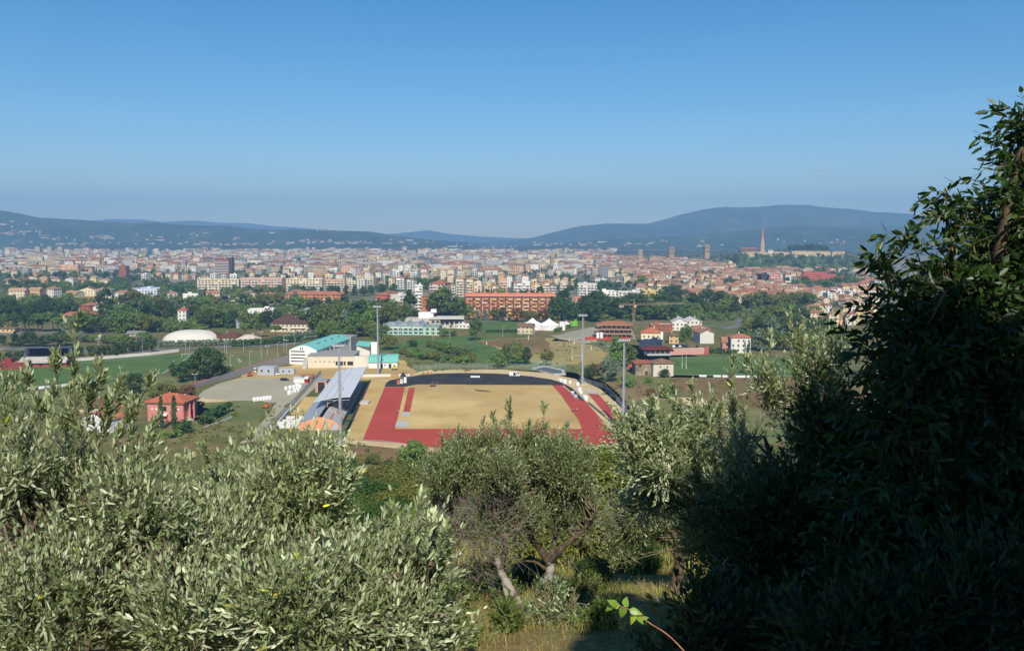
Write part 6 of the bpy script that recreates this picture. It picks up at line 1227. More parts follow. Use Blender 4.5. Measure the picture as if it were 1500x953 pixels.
def shoots(P, d, Ln, k, ll, lw, ang=(0.9, 0.5), up=0.12, r=FG, droop=0.0):
    """leafy shoots: start P, unit direction d, length Ln; k node pairs each. Returns leaf V, faces, col and stem segments"""
    n = len(P); u, v = perp(d); ph = r.random(n) * 6.28; Vs, Cs = [], []; curve = np.array([0, 0, 1.0]) * up
    at = lambda t: P + d * (Ln * t)[:, None] + curve * (Ln * t * t)[:, None]
    base = .78 + .44 * r.random((n, 1))
    for j in range(k):
        t = (j + .5 + .3 * (r.random(n) - .5)) / k; pos = at(t); ax = unit(d + curve * 2 * t[:, None]); a = ang[0] + (ang[1] - ang[0]) * (j / max(1, k - 1))
        for s_ in (0, math.pi):
            an = ph + j * 1.57 + s_ + r.normal(size=n) * .3; side = u * np.cos(an)[:, None] + v * np.sin(an)[:, None]; aa = (a + r.normal(size=n) * .18)[:, None]
            ld = unit(ax * np.cos(aa) + side * np.sin(aa) + np.array([0, 0, -droop])); nn = ax - ld * np.sum(ax * ld, 1, keepdims=True); nn = unit(nn + r.normal(size=(n, 3)) * .25); wv = unit(np.cross(ld, nn))
            l = (ll * (.65 + .6 * r.random(n)) * (1 - .35 * (j / k) ** 2))[:, None]; w_ = lw * (.8 + .4 * r.random((n, 1))); bend = nn * l * (.1 * r.normal(size=(n, 1)))
            Vs.append(np.stack([pos, pos + ld * l * .35 + wv * w_ * .5 - nn * w_ * .12, pos + ld * l * .72 + wv * w_ * .4 - nn * w_ * .1 + bend * .6, pos + ld * l + bend, pos + ld * l * .72 - wv * w_ * .4 - nn * w_ * .1 + bend * .6, pos + ld * l * .35 - wv * w_ * .5 - nn * w_ * .12], 1)); Cs.append(base * (.85 + .3 * r.random((n, 1))))
    V = np.concatenate(Vs).reshape(-1, 3); i = np.arange(0, len(V), 6)[:, None]; f = np.concatenate([i + np.array([[0, 1, 2, 3]]), i + np.array([[0, 3, 4, 5]])]); c = np.concatenate(Cs); c = np.where(r.random(c.shape) < .005, np.array([[2.1, 1.7, .35]]), c * np.ones((1, 3))); c = np.concatenate([c, c]) * np.ones((1, 3))
    return V, f, c, (P, at(np.full(n, .55)), at(np.ones(n)))
def seg_tubes(A, B, ra, rb, n=4):
    d = unit(B - A); u, v = perp(d); ra = np.broadcast_to(np.asarray(ra, float), (len(A),))[:, None]; rb = np.broadcast_to(np.asarray(rb, float), (len(A),))[:, None]; Vs = []
    for P, r_ in ((A, ra), (B, rb)):
        for k in range(n): an = 2 * math.pi * k / n; Vs.append(P + (u * math.cos(an) + v * math.sin(an)) * r_)
    V = np.stack(Vs, 1).reshape(-1, 3); i = np.arange(len(A))[:, None] * 2 * n
    f = np.concatenate([i + np.array([[k, (k + 1) % n, n + (k + 1) % n, n + k]]) for k in range(n)]); return V, f
def join(ls):
    V, f, o = [], [], 0
    for v, g in ls: V.append(v); f.append(g + o); o += len(v)
    return np.concatenate(V), np.concatenate(f)
def limb(pts, r0, r1, n=8, wob=.0):
    """one smooth tapered limb through points"""
    P = [np.array(p, float) for p in pts]; Q = []
    for i in range(len(P) - 1):
        p0, p1, p2, p3 = P[max(i - 1, 0)], P[i], P[i + 1], P[min(i + 2, len(P) - 1)]
        for t in np.linspace(0, 1, 6, endpoint=False): Q.append(.5 * (2 * p1 + (p2 - p0) * t + (2 * p0 - 5 * p1 + 4 * p2 - p3) * t * t + (3 * p1 - p0 - 3 * p2 + p3) * t ** 3))
    Q.append(P[-1]); Q = np.array(Q); m = len(Q); rad = (np.linspace(r0, r1, m) * (1 + .12 * np.sin(np.arange(m) * 1.7))); T_ = unit(np.gradient(Q, axis=0)); u, v = perp(T_)
    ref = u[0]; U = []
    for k in range(m): ref = ref - T_[k] * ref.dot(T_[k]); ref /= np.linalg.norm(ref); U.append(ref)
    U = np.array(U); Vv = np.cross(T_, U); ring = [Q + (U * math.cos(2 * math.pi * k / n) + Vv * math.sin(2 * math.pi * k / n)) * (rad * (1 + .08 * math.sin(k * 2.3)))[:, None] for k in range(n)]
    V = np.stack(ring, 1).reshape(-1, 3); f = np.array([[i * n + k, i * n + (k + 1) % n, (i + 1) * n + (k + 1) % n, (i + 1) * n + k] for i in range(m - 1) for k in range(n)]); return V, f, Q
def blob(px, py, rx, ry, D, dd=None):      # crown lobe given by its photo position and size at distance D
    c = np.array(W(px, py, D)); u = D / F; return c, np.array([rx * u, dd if dd else (rx + ry) / 2 * u, ry * u])
def crown_points(lobes, n, r, lo=.35):
    vol = np.array([l[1].prod() ** .72 for l in lobes]); idx = r.choice(len(lobes), n, p=vol / vol.sum()); d = unit(r.normal(size=(n, 3)) + np.array([0, 0, .25])); k = (lo ** 3 + (1 - lo ** 3) * r.random((n, 1))) ** (1 / 3)
    c = np.array([l[0] for l in lobes])[idx]; R_ = np.array([l[1] for l in lobes])[idx]; return c + d * R_ * k, d, idx
def foliage_tree(name, label, cat, base, limbs, lobes, n, mat, Ln=(.24, .55), k=7, ll=.055, lw=.013, up=1.1, out=.6, jit=.38, sprays=(), bark=BARK, trunk_r=.07, lo=.35, seed=1, ang=(.75, .38), curl=.1, deadwood=0, tw=.0022, group=None, tone=1.0, dens=None, floor=None):
    r = np.random.default_rng(seed); B0 = Vector(base); t = thing(name, uniq(label), cat, B0, 0, group); lobes = [(c_ + r.normal(size=3) * R_ * .42, R_ * r.uniform(.45, .72)) for c_, R_ in lobes for q in range(4)]; org = np.array(B0); mesh = lambda nm, vf, m, col=None, sm=False: link(nm, np_mesh(nm, vf[0] - org, vf[1], [m], col=col, smooth=sm), t)
    tips = []
    for i, (pts, r0, r1, nm) in enumerate(limbs):
        V, f, Q = limb(pts, r0, r1); mesh(nm, (V, f), BARKW if nm == 'trunk' and bark is BARKW else BARK if bark is BARKW else bark, sm=True); tips += [(q, r1) for q in Q[len(Q) // 3:]]
    P, d0, idx = crown_points(lobes, n, r, lo); tp = np.array([q for q, _ in tips]) if tips else np.array([l[0] for l in lobes])
    # secondary branches from the limbs into the crown
    nb = max(30, n // 14); Pb, _, _ = crown_points(lobes, nb, r, .3); near = tp[np.argmin(((Pb[:, None] - tp[None]) ** 2).sum(-1) + r.random((nb, len(tp))) * .3, axis=1)]
    mid = (near + Pb) / 2 + r.normal(size=Pb.shape) * .08 + np.array([0, 0, .05]); rb = trunk_r * .2
    segs = [seg_tubes(near, mid, rb, rb * .6, 5), seg_tubes(mid, Pb, rb * .6, rb * .25, 5)]
    d = unit(d0 * out + np.array([[0, 0, 1.]]) * (up * r.uniform(-.15, 1.5, (n, 1))) + r.normal(size=P.shape) * jit); Lh = r.uniform(*Ln, n)
    V, f, c, (a, b, e) = shoots(P - d * (Lh * .5)[:, None], d, Lh, k, ll, lw, ang, curl, r); st_ = [seg_tubes(a, b, tw, tw * .8, 3), seg_tubes(b, e, tw * .8, tw * .4, 3)]
    LV, Lf, Lc = [(V, f)], None, [c]
    for (p, q, m, sl) in sprays:
        m, sl = max(3, int(m * .55)), sl * .75           # long upright sprays: from p to q, m side shoots of length sl
        p, q = np.array(p, float), np.array(q, float); ax = unit((q - p)[None])[0]; l_ = np.linalg.norm(q - p); tt = r.random(m) ** .8; side = unit(r.normal(size=(m, 3))); dd = unit(ax * 1.1 + side * .7 + np.array([0, 0, .3])); pos = p + (q - p) * tt[:, None]; ls = sl * (1.15 - .7 * tt) * r.uniform(.7, 1.2, m)
        for pp, d_, l2, kk in ((pos, dd, ls, k), (p[None], ax[None], np.array([l_]), max(8, int(l_ / .024)))):
            V, f, c, (a, b, e) = shoots(pp, d_, l2, kk, ll * 1.05, lw * 1.05, ang, .05, r); LV.append((V, f)); Lc.append(c); st_ += [seg_tubes(a, b, tw * 1.3, tw, 3), seg_tubes(b, e, tw, tw * .5, 3)]
    mesh('leaves', join(LV), mat, np.concatenate(Lc) * tone); mesh('twigs', join(segs + st_), TWIG)
    if deadwood:
        Pd, dd, _ = crown_points(deadwood[1], deadwood[0], r, .1); dd = unit(dd + r.normal(size=Pd.shape) * .7); ln = r.uniform(.15, .5, (len(Pd), 1)); e1 = Pd + dd * ln; s2 = [seg_tubes(Pd, e1, .0032, .0016, 3)]
        for q in range(3): d2 = unit(dd + r.normal(size=Pd.shape) * .6); p2 = Pd + dd * ln * r.uniform(.2, .8, (len(Pd), 1)); s2.append(seg_tubes(p2, p2 + d2 * ln * .5, .002, .001, 3))
        mesh('dead_twigs', join(s2), DRY)
    return t
def gnd(px, D): x = (px - CX) / F * D; return Vector((x, D, terr(x, D) - .05))
def w_(px, py, D): return np.array(W(px, py, D))
# far-left olive with tall sprays
D = 5.2
foliage_tree('olive_tree', 'leafy silver olive at far left with tall sprays crossing the white house', 'tree', gnd(120, D), [([gnd(60, D), w_(70, 1150, D), w_(110, 930, D), w_(100, 800, D)], .08, .02, 'trunk'), ([w_(95, 880, D), w_(60, 800, D - .2), w_(30, 730, D)], .03, .008, 'limb'), ([w_(104, 860, D), w_(160, 790, D + .2), w_(188, 745, D)], .03, .008, 'limb')],
    [blob(5, 700, 45, 60, 5.2), blob(80, 775, 105, 80, 5.4), blob(190, 790, 80, 70, 5.0), blob(60, 880, 130, 110, 5.0), blob(200, 900, 120, 100, 4.7), blob(150, 730, 60, 40, 5.3), blob(280, 890, 90, 90, 5.0)], 2000, OL, k=9, ll=.064, lw=.0145, seed=3, lo=.45,
    sprays=[(w_(108, 650, D), w_(112, 478, D), 14, .26), (w_(75, 640, D), w_(84, 530, D), 12, .2), (w_(118, 640, D + .1), w_(150, 530, D), 12, .22), (w_(150, 650, D), w_(178, 545, D), 14, .22), (w_(165, 660, D), w_(218, 565, D), 12, .2), (w_(8, 640, D), w_(2, 528, D), 10, .2), (w_(30, 600, D), w_(45, 545, D), 8, .16), (w_(60, 690, D), w_(52, 590, D), 8, .2), (w_(190, 690, D), w_(235, 605, D), 8, .16), (w_(125, 650, D), w_(128, 555, D), 10, .2), (w_(140, 660, D), w_(165, 580, D), 10, .2), (w_(95, 660, D), w_(98, 570, D), 10, .2), (w_(20, 660, D), w_(24, 560, D), 10, .2), (w_(70, 660, D), w_(70, 565, D + .1), 8, .2), (w_(180, 680, D), w_(200, 585, D), 10, .2), (w_(210, 700, D), w_(224, 620, D), 8, .18)])
# big left-centre olive
D = 6.6
foliage_tree('olive_tree', 'broad bushy silver olive left of centre, below the gravel yard', 'tree', gnd(370, D), [([gnd(380, D), w_(380, 1050, D), w_(370, 900, D), w_(375, 780, D)], .1, .03, 'trunk'), ([w_(372, 880, D), w_(320, 780, D), w_(300, 700, D)], .04, .01, 'limb'), ([w_(374, 820, D), w_(430, 740, D), w_(450, 690, D)], .04, .01, 'limb')],
    [blob(345, 758, 70, 50, 6.8), blob(295, 780, 68, 66, 6.4), blob(425, 806, 50, 38, 6.8), blob(360, 830, 130, 110, 6.2), blob(468, 815, 58, 60, 6.4), blob(290, 900, 110, 110, 5.7), blob(430, 920, 120, 100, 5.6)], 3100, OL, k=9, ll=.066, lw=.0148, seed=5, lo=.5,
    sprays=[(w_(280 + i * 22, 700, D), w_(272 + i * 22 + (i % 3) * 5, [662, 652, 674, 652, 628, 642, 678, 700][i], D), 7, .18) for i in range(8)] + [(w_(470, 740, D), w_(522, 698, D), 8, .18), (w_(450, 730, D), w_(488, 684, D), 8, .16), (w_(262, 730, D), w_(246, 668, D), 6, .16)])
# low near olive in the middle
D = 4.6
foliage_tree('olive_tree', 'low near olive reaching up between the broad olive and the bare twigs', 'tree', gnd(560, D), [([gnd(520, D), w_(530, 1150, D), w_(560, 960, D), w_(580, 850, D)], .035, .005, 'trunk'), ([w_(545, 1020, D), w_(600, 920, D), w_(630, 830, D)], .014, .003, 'limb')],
    [blob(580, 840, 68, 62, 4.7), blob(520, 860, 75, 60, 4.6), blob(610, 900, 62, 42, 4.8), blob(480, 930, 120, 75, 4.4), blob(560, 930, 60, 60, 4.4)], 1080, OL, k=10, ll=.064, lw=.0145, seed=8, lo=.4, up=.8,
    sprays=[(w_(560 + i * 16, 830, D), w_(555 + i * 19, [762, 752, 748, 740, 752, 780][i], D), 7, .18) for i in range(6)] + [(w_(620, 900, D), w_(672, 842, D), 6, .14), (w_(500, 800, D), w_(470, 770, D), 6, .16)])
# centre pair of olives with visible trunks
D = 13.3
foliage_tree('olive_tree', 'olive with pale lichened upright trunk in the centre foreground', 'tree', W(803, 893, D), [([w_(803, 896, D), w_(801, 862, D), w_(806, 832, D), w_(806, 818, D)], .08, .065, 'trunk'), ([w_(806, 826, D), w_(792, 806, D), w_(775, 780, D), w_(770, 740, D), w_(764, 700, D)], .065, .02, 'limb'), ([w_(806, 822, D), w_(826, 800, D - .2), w_(852, 778, D - .3), w_(872, 750, D - .4)], .06, .018, 'limb'), ([w_(806, 820, D), w_(815, 780, D + .3), w_(830, 730, D + .3), w_(845, 690, D)], .05, .015, 'limb'), ([w_(798, 832, D), w_(782, 822, D), w_(756, 822, D)], .03, .01, 'limb')],
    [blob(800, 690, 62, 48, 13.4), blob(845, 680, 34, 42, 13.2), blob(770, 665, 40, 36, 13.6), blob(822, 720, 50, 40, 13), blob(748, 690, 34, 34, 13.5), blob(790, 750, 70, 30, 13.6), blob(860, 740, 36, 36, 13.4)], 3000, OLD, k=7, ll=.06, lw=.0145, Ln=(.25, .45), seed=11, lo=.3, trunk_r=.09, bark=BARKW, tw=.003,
    sprays=[(w_(745, 660, D), w_(748, 583, D), 26, .32), (w_(728, 660, D), w_(722, 607, D), 16, .26), (w_(795, 650, D), w_(797, 596, D), 18, .28), (w_(770, 650, D), w_(776, 620, D), 10, .2), (w_(820, 650, D), w_(832, 622, D), 12, .22), (w_(850, 660, D), w_(851, 632, D), 8, .2), (w_(760, 650, D), w_(738, 618, D), 10, .24)], deadwood=(160, [blob(790, 790, 80, 40, 13.2), blob(850, 760, 50, 40, 13.2)]))
D = 12.6
foliage_tree('olive_tree', 'leaning forked olive full of bare grey twigs beside the pale trunk', 'tree', W(762, 905, D), [([w_(766, 890, D), w_(748, 862, D), w_(735, 840, D), w_(728, 815, D)], .062, .05, 'trunk'), ([w_(746, 900, D), w_(744, 878, D), w_(737, 850, D)], .042, .036, 'trunk'), ([w_(732, 832, D), w_(740, 800, D), w_(728, 770, D), w_(722, 735, D), w_(716, 700, D)], .05, .015, 'limb'), ([w_(728, 820, D), w_(708, 805, D), w_(694, 790, D), w_(670, 770, D)], .035, .01, 'limb'), ([w_(724, 760, D), w_(690, 720, D), w_(680, 690, D)], .03, .008, 'limb')],
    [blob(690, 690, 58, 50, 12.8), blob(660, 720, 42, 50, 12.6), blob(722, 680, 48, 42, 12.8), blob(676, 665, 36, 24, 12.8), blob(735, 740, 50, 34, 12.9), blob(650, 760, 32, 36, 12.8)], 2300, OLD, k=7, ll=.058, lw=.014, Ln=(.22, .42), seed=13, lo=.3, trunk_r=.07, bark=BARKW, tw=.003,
    sprays=[(w_(672, 660, D), w_(672, 622, D), 10, .22), (w_(652, 670, D), w_(648, 640, D), 8, .2), (w_(706, 650, D), w_(708, 618, D), 10, .22)], deadwood=(420, [blob(690, 790, 66, 50, 12.4), blob(660, 800, 40, 50, 12.4), blob(720, 760, 50, 46, 12.4), blob(690, 830, 50, 30, 12.4)]))
# right-centre olive, brightly lit
D = 8.6
foliage_tree('olive_tree', 'brightly lit silver olive right of centre, below the jump runway', 'tree', gnd(1010, D), [([gnd(1060, D), w_(1055, 940, D), w_(1050, 830, D), w_(1030, 720, D)], .1, .03, 'trunk'), ([w_(1052, 830, D), w_(1090, 760, D), w_(1070, 680, D)], .05, .012, 'limb'), ([w_(1035, 760, D), w_(980, 700, D), w_(945, 670, D)], .04, .01, 'limb')],
    [blob(990, 655, 62, 42, 8.6), blob(1010, 620, 48, 34, 8.8), blob(960, 680, 48, 36, 8.5), blob(1030, 680, 60, 52, 8.7), blob(985, 730, 60, 36, 8.8), blob(1020, 780, 60, 40, 9), blob(1080, 740, 50, 60, 8.8)], 2300, OL, k=8, ll=.074, lw=.017, Ln=(.24, .42), seed=17, lo=.5, up=.25, out=.9,
    sprays=[(w_(1000, 620, D), w_(982, 560, D), 10, .24), (w_(1020, 610, D), w_(1012, 566, D), 8, .2), (w_(960, 660, D), w_(908, 630, D), 12, .24), (w_(970, 640, D), w_(930, 610, D), 10, .22), (w_(980, 620, D), w_(948, 588, D), 10, .22), (w_(1035, 640, D), w_(1046, 600, D), 8, .2), (w_(960, 700, D), w_(915, 690, D), 8, .2), (w_(1000, 600, D), w_(962, 570, D), 8, .2)])
# olive of tall sprays before the right pitch
D = 7.4
foliage_tree('olive_tree', 'thin olive with pale upright sprays in front of the right pitch', 'tree', gnd(1150, D), [([gnd(1160, D), w_(1165, 900, D), w_(1150, 760, D), w_(1120, 640, D)], .07, .015, 'trunk'), ([w_(1152, 770, D), w_(1180, 660, D), w_(1190, 560, D)], .03, .008, 'limb')],
    [blob(1190, 590, 44, 54, 7.5), blob(1140, 570, 30, 34, 7.5), blob(1085, 650, 24, 54, 7.4), blob(1170, 660, 50, 50, 7.6), blob(1130, 730, 70, 50, 7.6), blob(1210, 545, 34, 40, 7.4)], 520, OL, k=9, ll=.064, lw=.0145, seed=19, lo=.3,
    sprays=[(w_(1165, 560, D), w_(1158, 458, D), 14, .2), (w_(1180, 540, D), w_(1172, 482, D), 16, .2), (w_(1200, 570, D), w_(1196, 500, D), 18, .2), (w_(1215, 580, D), w_(1226, 515, D), 12, .18), (w_(1078, 620, D), w_(1072, 520, D), 10, .2), (w_(1090, 700, D), w_(1070, 590, D), 12, .2), (w_(1110, 560, D), w_(1096, 525, D), 8, .16), (w_(1130, 540, D), w_(1128, 492, D), 8, .16), (w_(1080, 680, D), w_(1100, 560, D), 10, .2)])
# ------------------------------------------------------------------ the dark ash on the right
def ash_tree(name, label, base, limbs, lobes, n, seed, D, rl=(.2, .34), k=4, ll=.1, lw=.028, lo=.4, sprays=(), mat=ASH, up=.1, droop=.25, tone=1.0, cat='tree'):
    r = np.random.default_rng(seed); B0 = Vector(base); t = thing(name, uniq(label), cat, B0); org = np.array(B0); tips = []; mesh = lambda nm, vf, m, col=None: link(nm, np_mesh(nm, vf[0] - org, vf[1], [m], col=col), t)
    for pts, r0, r1, nm in limbs: V, f, Q = limb(pts, r0, r1); mesh(nm, (V, f), BARK); tips += list(Q[len(Q) // 3:])
    tp = np.array(tips); P, d0, _ = crown_points(lobes, n, r, lo); nb = max(20, n // 8); Pb, _, _ = crown_points(lobes, nb, r, .3); near = tp[np.argmin(((Pb[:, None] - tp[None]) ** 2).sum(-1), axis=1)]; mid = (near + Pb) / 2 + r.normal(size=Pb.shape) * .12
    segs = [seg_tubes(near, mid, .014, .009, 5), seg_tubes(mid, Pb, .009, .003, 5)]
    for p, q, m in sprays:
        p, q = np.array(p), np.array(q); tt = np.sqrt(r.random(m)); P = np.concatenate([P, p + (q - p) * tt[:, None]]); d0 = np.concatenate([d0, unit(r.normal(size=(m, 3)) + unit((q - p)[None]) * .5)]); segs.append(seg_tubes(p[None], q[None], .007, .002, 5))
    d = unit(d0 * .9 + np.array([0, 0, up]) + r.normal(size=P.shape) * .35); Lh = r.uniform(*rl, len(P)); V, f, c, (a, b, e) = shoots(P, d, Lh, k, ll, lw, (1.15, .7), -.35, r, droop)
    mesh('leaves', (V, f), mat, c * tone); mesh('twigs', join(segs + [seg_tubes(a, b, .0022, .0018, 3), seg_tubes(b, e, .0018, .001, 3)]), TWIG); return t
ash_tree('ash_tree', 'tall dark ash like tree with long leaflets filling the right edge', gnd(1440, 6.0), [([gnd(1440, 6.0), w_(1440, 950, 6), w_(1430, 650, 6), w_(1460, 400, 6), w_(1500, 200, 6)], .14, .02, 'trunk'), ([w_(1432, 700, 6), w_(1380, 540, 5.8), w_(1340, 430, 5.8)], .05, .01, 'limb'), ([w_(1436, 600, 6), w_(1400, 420, 6), w_(1385, 300, 6)], .04, .008, 'limb'), ([w_(1440, 800, 6), w_(1350, 700, 5.6), w_(1310, 640, 5.6)], .05, .01, 'limb'), ([w_(1450, 500, 6), w_(1540, 380, 6), w_(1580, 200, 6)], .05, .01, 'limb')],
    [blob(1395, 470, 75, 65, 5.9), blob(1480, 410, 50, 70, 6.2), blob(1360, 535, 55, 70, 5.7), blob(1440, 540, 110, 110, 5.9), blob(1335, 620, 65, 70, 5.6), blob(1400, 680, 120, 110, 5.8), blob(1500, 640, 100, 160, 6.2), blob(1310, 740, 90, 80, 5.6), blob(1420, 820, 140, 120, 5.6), blob(1300, 880, 110, 100, 5.4), blob(1550, 290, 50, 100, 6.2), blob(1500, 350, 30, 50, 6.1), blob(1530, 450, 90, 130, 6.4)], 5200, 31, 6.0,
    sprays=[(w_(1400, 400, 5.9), w_(1383, 278, 5.9), 26), (w_(1430, 380, 6), w_(1412, 290, 6), 14), (w_(1490, 330, 6), w_(1478, 250, 6), 14), (w_(1510, 300, 6), w_(1482, 175, 6), 22), (w_(1500, 260, 6), w_(1500, 165, 6), 18), (w_(1340, 460, 5.8), w_(1290, 378, 5.8), 16), (w_(1330, 520, 5.8), w_(1265, 440, 5.8), 14), (w_(1310, 560, 5.7), w_(1262, 500, 5.7), 12), (w_(1440, 340, 6), w_(1440, 296, 6), 8), (w_(1360, 420, 5.9), w_(1335, 345, 5.9), 12)])
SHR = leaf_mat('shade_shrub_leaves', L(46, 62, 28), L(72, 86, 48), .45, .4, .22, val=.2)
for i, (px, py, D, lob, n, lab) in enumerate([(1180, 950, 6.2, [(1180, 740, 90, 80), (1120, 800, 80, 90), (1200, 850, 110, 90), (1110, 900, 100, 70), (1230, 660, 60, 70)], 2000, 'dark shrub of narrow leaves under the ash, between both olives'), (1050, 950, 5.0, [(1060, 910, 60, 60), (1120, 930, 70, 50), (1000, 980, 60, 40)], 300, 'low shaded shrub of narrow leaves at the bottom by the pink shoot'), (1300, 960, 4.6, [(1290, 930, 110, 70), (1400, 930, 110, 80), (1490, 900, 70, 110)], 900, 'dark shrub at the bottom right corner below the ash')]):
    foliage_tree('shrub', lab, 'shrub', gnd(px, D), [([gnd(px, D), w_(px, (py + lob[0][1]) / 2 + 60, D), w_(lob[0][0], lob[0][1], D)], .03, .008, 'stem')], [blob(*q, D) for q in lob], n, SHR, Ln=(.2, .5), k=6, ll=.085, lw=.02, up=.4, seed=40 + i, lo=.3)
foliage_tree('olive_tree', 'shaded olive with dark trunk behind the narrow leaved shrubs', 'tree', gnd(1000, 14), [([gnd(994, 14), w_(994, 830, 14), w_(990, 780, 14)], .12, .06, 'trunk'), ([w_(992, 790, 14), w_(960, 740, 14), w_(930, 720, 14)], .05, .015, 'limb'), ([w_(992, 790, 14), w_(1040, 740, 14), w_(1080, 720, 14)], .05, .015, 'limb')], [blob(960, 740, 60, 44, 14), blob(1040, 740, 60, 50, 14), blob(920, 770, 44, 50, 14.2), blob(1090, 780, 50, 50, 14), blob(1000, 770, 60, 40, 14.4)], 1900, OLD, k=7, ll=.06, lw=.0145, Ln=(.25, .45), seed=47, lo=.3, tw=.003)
# thickets behind the central olives on the slope
for i, (px, D, ty, kd, lf, lab) in enumerate([(905, 21, 668, 'thicket', 'yellow', 'yellowish thicket right of the central olives'), (870, 25, 655, 'thicket', 'mid', 'green thicket behind the right limb of the central olive'), (945, 24, 700, 'thicket', 'mid', 'thicket behind the shaded olive trunk'), (560, 26, 730, 'thicket', 'dark', 'dark thicket with a hollow left of the central olives'), (620, 24, 740, 'thicket', 'mid', 'low thicket directly left of the bare twigs'), (720, 24, 730, 'thicket', 'dark', 'dark thicket seen between the central trunks'), (480, 30, 720, 'thicket', 'mid', 'thicket behind the broad silver olive'), (1060, 26, 700, 'thicket', 'dark', 'dark thicket behind the brightly lit olive'), (820, 20, 790, 'thicket', 'dark', 'low thicket behind the pale trunk'), (875, 15.5, 815, 'thicket', 'dark', 'dark scrub right behind the foot of the pale trunk'), (775, 16.5, 815, 'thicket', 'dark', 'dark scrub between the feet of the central olives'), (690, 15.5, 830, 'thicket', 'mid', 'scrub behind the leaning forked trunks'), (905, 14.5, 850, 'thicket', 'dark', 'low dark scrub in the shade right of the trunks'), (845, 14.6, 850, 'thicket', 'mid', 'low scrub beside the foot of the pale trunk'), (940, 17, 790, 'thicket', 'dark', 'dark scrub left of the shaded olive trunk')]):
    b_ = gnd(px, D); tree(kd, lf, b_, W(px, ty, D).z - b_.z, lab, None, 1.0, True, (900, .05))
# ------------------------------------------------------------------ ground plants and grass
def blades(n, xr, yr, h, wd, cols, r, clump=None):
    if clump: cx = r.uniform(*xr, clump), r.uniform(*yr, clump); i = r.integers(0, clump, n); x = cx[0][i] + r.normal(size=n) * .12; y = cx[1][i] + r.normal(size=n) * .12
    else: x, y = r.uniform(*xr, n), r.uniform(*yr, n)
    z = np.array([terr(a, b) for a, b in zip(x, y)]) + .14 * np.sin(x * 1.1 + .7 * y) * np.sin(.9 * y - .3 * x) - .08; P = np.stack([x, y, z], 1); a = r.random(n) * 6.28; hh = h * r.uniform(.4, 1.2, n); le = r.uniform(.2, 1.3, n) * hh; dv = np.stack([np.cos(a), np.sin(a), np.zeros(n)], 1); wv = np.stack([-np.sin(a), np.cos(a), np.zeros(n)], 1) * wd; up = np.array([0, 0, 1.])
    m = P + dv * (le * .35)[:, None] + up * (hh * .6)[:, None]; tpt = P + dv * le[:, None] + up * hh[:, None]
    V = np.stack([P - wv, P + wv, m + wv * .7, m - wv * .7, tpt], 1).reshape(-1, 3); i = np.arange(n)[:, None] * 5; q = [tuple(t) for t in (i + np.array([[0, 1, 2, 3]]))] + [tuple(t) for t in (i + np.array([[3, 2, 4]]))]; c = np.array(cols)[r.integers(0, len(cols), n)] * r.uniform(.7, 1.25, (n, 1)); return V, q, np.concatenate([c, c])
M['grassb'] = attr_mat('grass_blades', .8, .1, 2.0)
r3 = np.random.default_rng(77); GC = [L(150, 138, 70), L(120, 128, 56), L(96, 112, 46), L(176, 160, 100), L(140, 130, 84)]; V1, q1, c1 = blades(24000, (-3.2, 5.5), (8.5, 19), .2, .0028, GC, r3, 520); V2, q2, c2 = blades(16000, (-3, 4), (8.5, 16), .08, .003, GC, r3)
o = link('grass', np_mesh('grass', np.concatenate([V1, V2]), q1 + [tuple(k + len(V1) for k in f) for f in q2], [M['grassb']], col=np.concatenate([c1, c2]))); o['kind'] = 'stuff'
V1, q1, c1 = blades(22000, (-6, 9), (18, 42), .4, .012, GC, r3, 900); o = link('grass', np_mesh('grass', V1, q1, [M['grassb']], col=c1)); o['kind'] = 'stuff'
for i, (px, py, s_, lab) in enumerate([(672, 905, .35, 'leafy green weed left of the leaning trunks'), (700, 870, .5, 'tall leafy weed under the bare twigs'), (640, 880, .4, 'olive sucker shrub at the edge of the near olive'), (790, 905, .4, 'olive suckers round the foot of the pale trunk'), (830, 912, .4, 'grey green suckers right of the pale trunk'), (755, 925, .3, 'small weed tuft in the dry grass below the trunks'), (735, 880, .35, 'weed tuft between the forked trunks'), (850, 880, .4, 'green plant in half shade right of the pale trunk'), (620, 930, .35, 'leafy weed at the bottom below the near olive'), (880, 930, .3, 'small plant in the shade near the pink shoot'), (665, 940, .3, 'low weed on the bare earth at the bottom')]):
    g_ = G(px, py); D = g_.y; g_.z -= .05; cc = np.array(g_) + np.array([0, 0, s_ * .5]); oli = 'olive' in lab or 'suckers' in lab
    foliage_tree('weed' if not oli else 'sucker_shrub', lab, 'plant', g_, [([np.array(g_), np.array(g_) + [0, 0, s_ * .3], cc], .008, .003, 'stem')], [(cc, np.array([s_ * .8, s_ * .8, s_ * .55]))], 90, OLD if oli else WEED, Ln=(.14, .3), k=5, ll=.07, lw=.02 if oli else .03, up=.8, seed=60 + i, lo=.1)
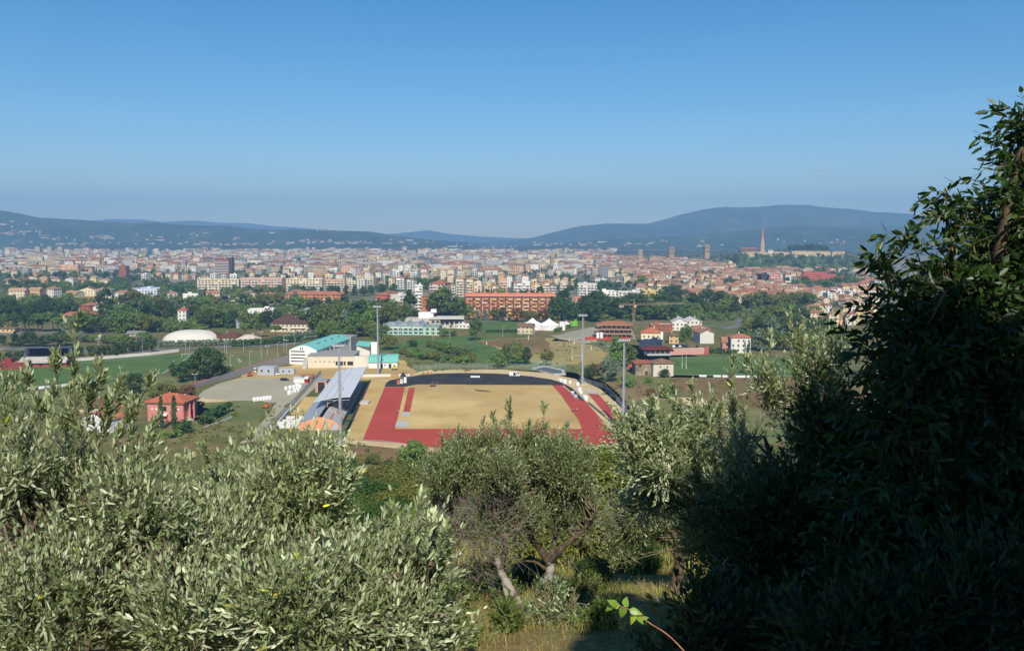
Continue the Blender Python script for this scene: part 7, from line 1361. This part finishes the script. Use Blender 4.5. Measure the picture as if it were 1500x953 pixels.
# pink shoot with fresh leaves at the bottom
D = 2.6; t = thing('leafy_shoot', 'pink stemmed shoot with bright green leaves leaning in from the bottom', 'shoot', w_(1010, 965, D)); org = np.array(t.location); pts = [w_(1030, 985, D), w_(985, 935, D), w_(952, 912, D), w_(922, 892, D), w_(896, 884, D)]
PINK = bark_mat('pink_stem', L(176, 122, 106), L(150, 98, 84)); V, f, Q = limb(pts, .0026, .0014, 6); link('stem', np_mesh('stem', V - org, f, [PINK], smooth=True), t)
def leaf_blade(p, d, nrm, l, w0, col, name='leaf'):
    d, nrm = unit(np.array([d]))[0], unit(np.array([nrm]))[0]; wv = unit(np.cross(d, nrm)[None])[0]; nrm = np.cross(wv, d); Vs, fs, k = [], [], 6
    for i in range(k + 1):
        t_ = i / k; wd_ = w0 * (math.sin(math.pi * min(1, t_ ** .7 * .98 + .02)) ** .9) * (1 - .35 * t_); c_ = p + d * l * t_ - nrm * l * .25 * t_ * t_; Vs += [c_ + wv * wd_ - nrm * wd_ * .25 + nrm * wd_ * .12 * (i % 2), c_, c_ - wv * wd_ - nrm * wd_ * .25 + nrm * wd_ * .12 * (i % 2)]
    for i in range(k): a = i * 3; fs += [(a, a + 1, a + 4, a + 3), (a + 1, a + 2, a + 5, a + 4)]
    link(name, np_mesh(name, np.array(Vs) - org, fs, [VINE], col=[col] * len(fs)), t)
for i, (px, py, dx, dy, l, c_) in enumerate([(905, 886, -8, -14, .05, 1), (898, 884, -12, 6, .045, .95), (915, 888, 6, -16, .052, 1.05), (922, 892, 14, -4, .05, 1), (914, 888, -4, 18, .055, 1), (926, 895, 4, 20, .05, .9), (934, 900, 10, 12, .04, 1.1), (940, 905, 12, -8, .03, 1.05), (948, 910, -2, 18, .03, .8), (930, 898, -10, 14, .042, 1.1), (908, 886, -16, -4, .04, 1.0)]):
    leaf_blade(w_(px, py, D), (dx, -6 + i % 3 * 9, -dy * .9 - 6), (.35 * (i % 3 - 1), -.9 + .3 * (i % 2), .6), l * .85, l * .26, (c_, c_, c_ * .9) if i < 9 else (1.5, 1.25, .7))
# ------------------------------------------------------------------ unseen trees behind the camera, some added: their shade falls over the right of the view
def shade_tree(px, y, h, rx, label, seed):
    r = np.random.default_rng(seed); base = Vector((px, y, terr(px, y) - .1)); t = thing('oak_tree', uniq(label), 'tree', base); V, f, Q = limb([(0, 0, 0), (.1, 0, h * .3), (-.1, .1, h * .6)], .3, .12); link('trunk', np_mesh('trunk', V, f, [BARK], smooth=True), t)
    n = 170; d = unit(r.normal(size=(n, 3))); C = np.array([0, 0, h * .58]) + d * (r.random((n, 1)) ** .4) * np.array([rx, rx, h * .42]); V, f, c = clump_quads(C, np.full(n, rx * .24), 130, .11, r); link('crown', np_mesh('crown', V, f, [ASH], col=c), t)
SHADE = [(3.0, -3.6, 9.1, 1.8, 'slim oak beside the path just behind the viewpoint'), (10.8, -9.0, 18, 5, 'largest oak standing furthest behind the viewpoint'), (14.5, -2.0, 13, 4, 'wide oak furthest to the right behind the viewpoint'), (5.7, -3.6, 10.3, 2.4, 'broad oak beside the path behind the viewpoint'), (8.8, -3.0, 12.5, 3.2, 'taller oak further right behind the viewpoint')]  # slim, largest and wide oaks added unseen to block more sun and sky light
for i, a in enumerate(SHADE): shade_tree(*a, 90 + i)
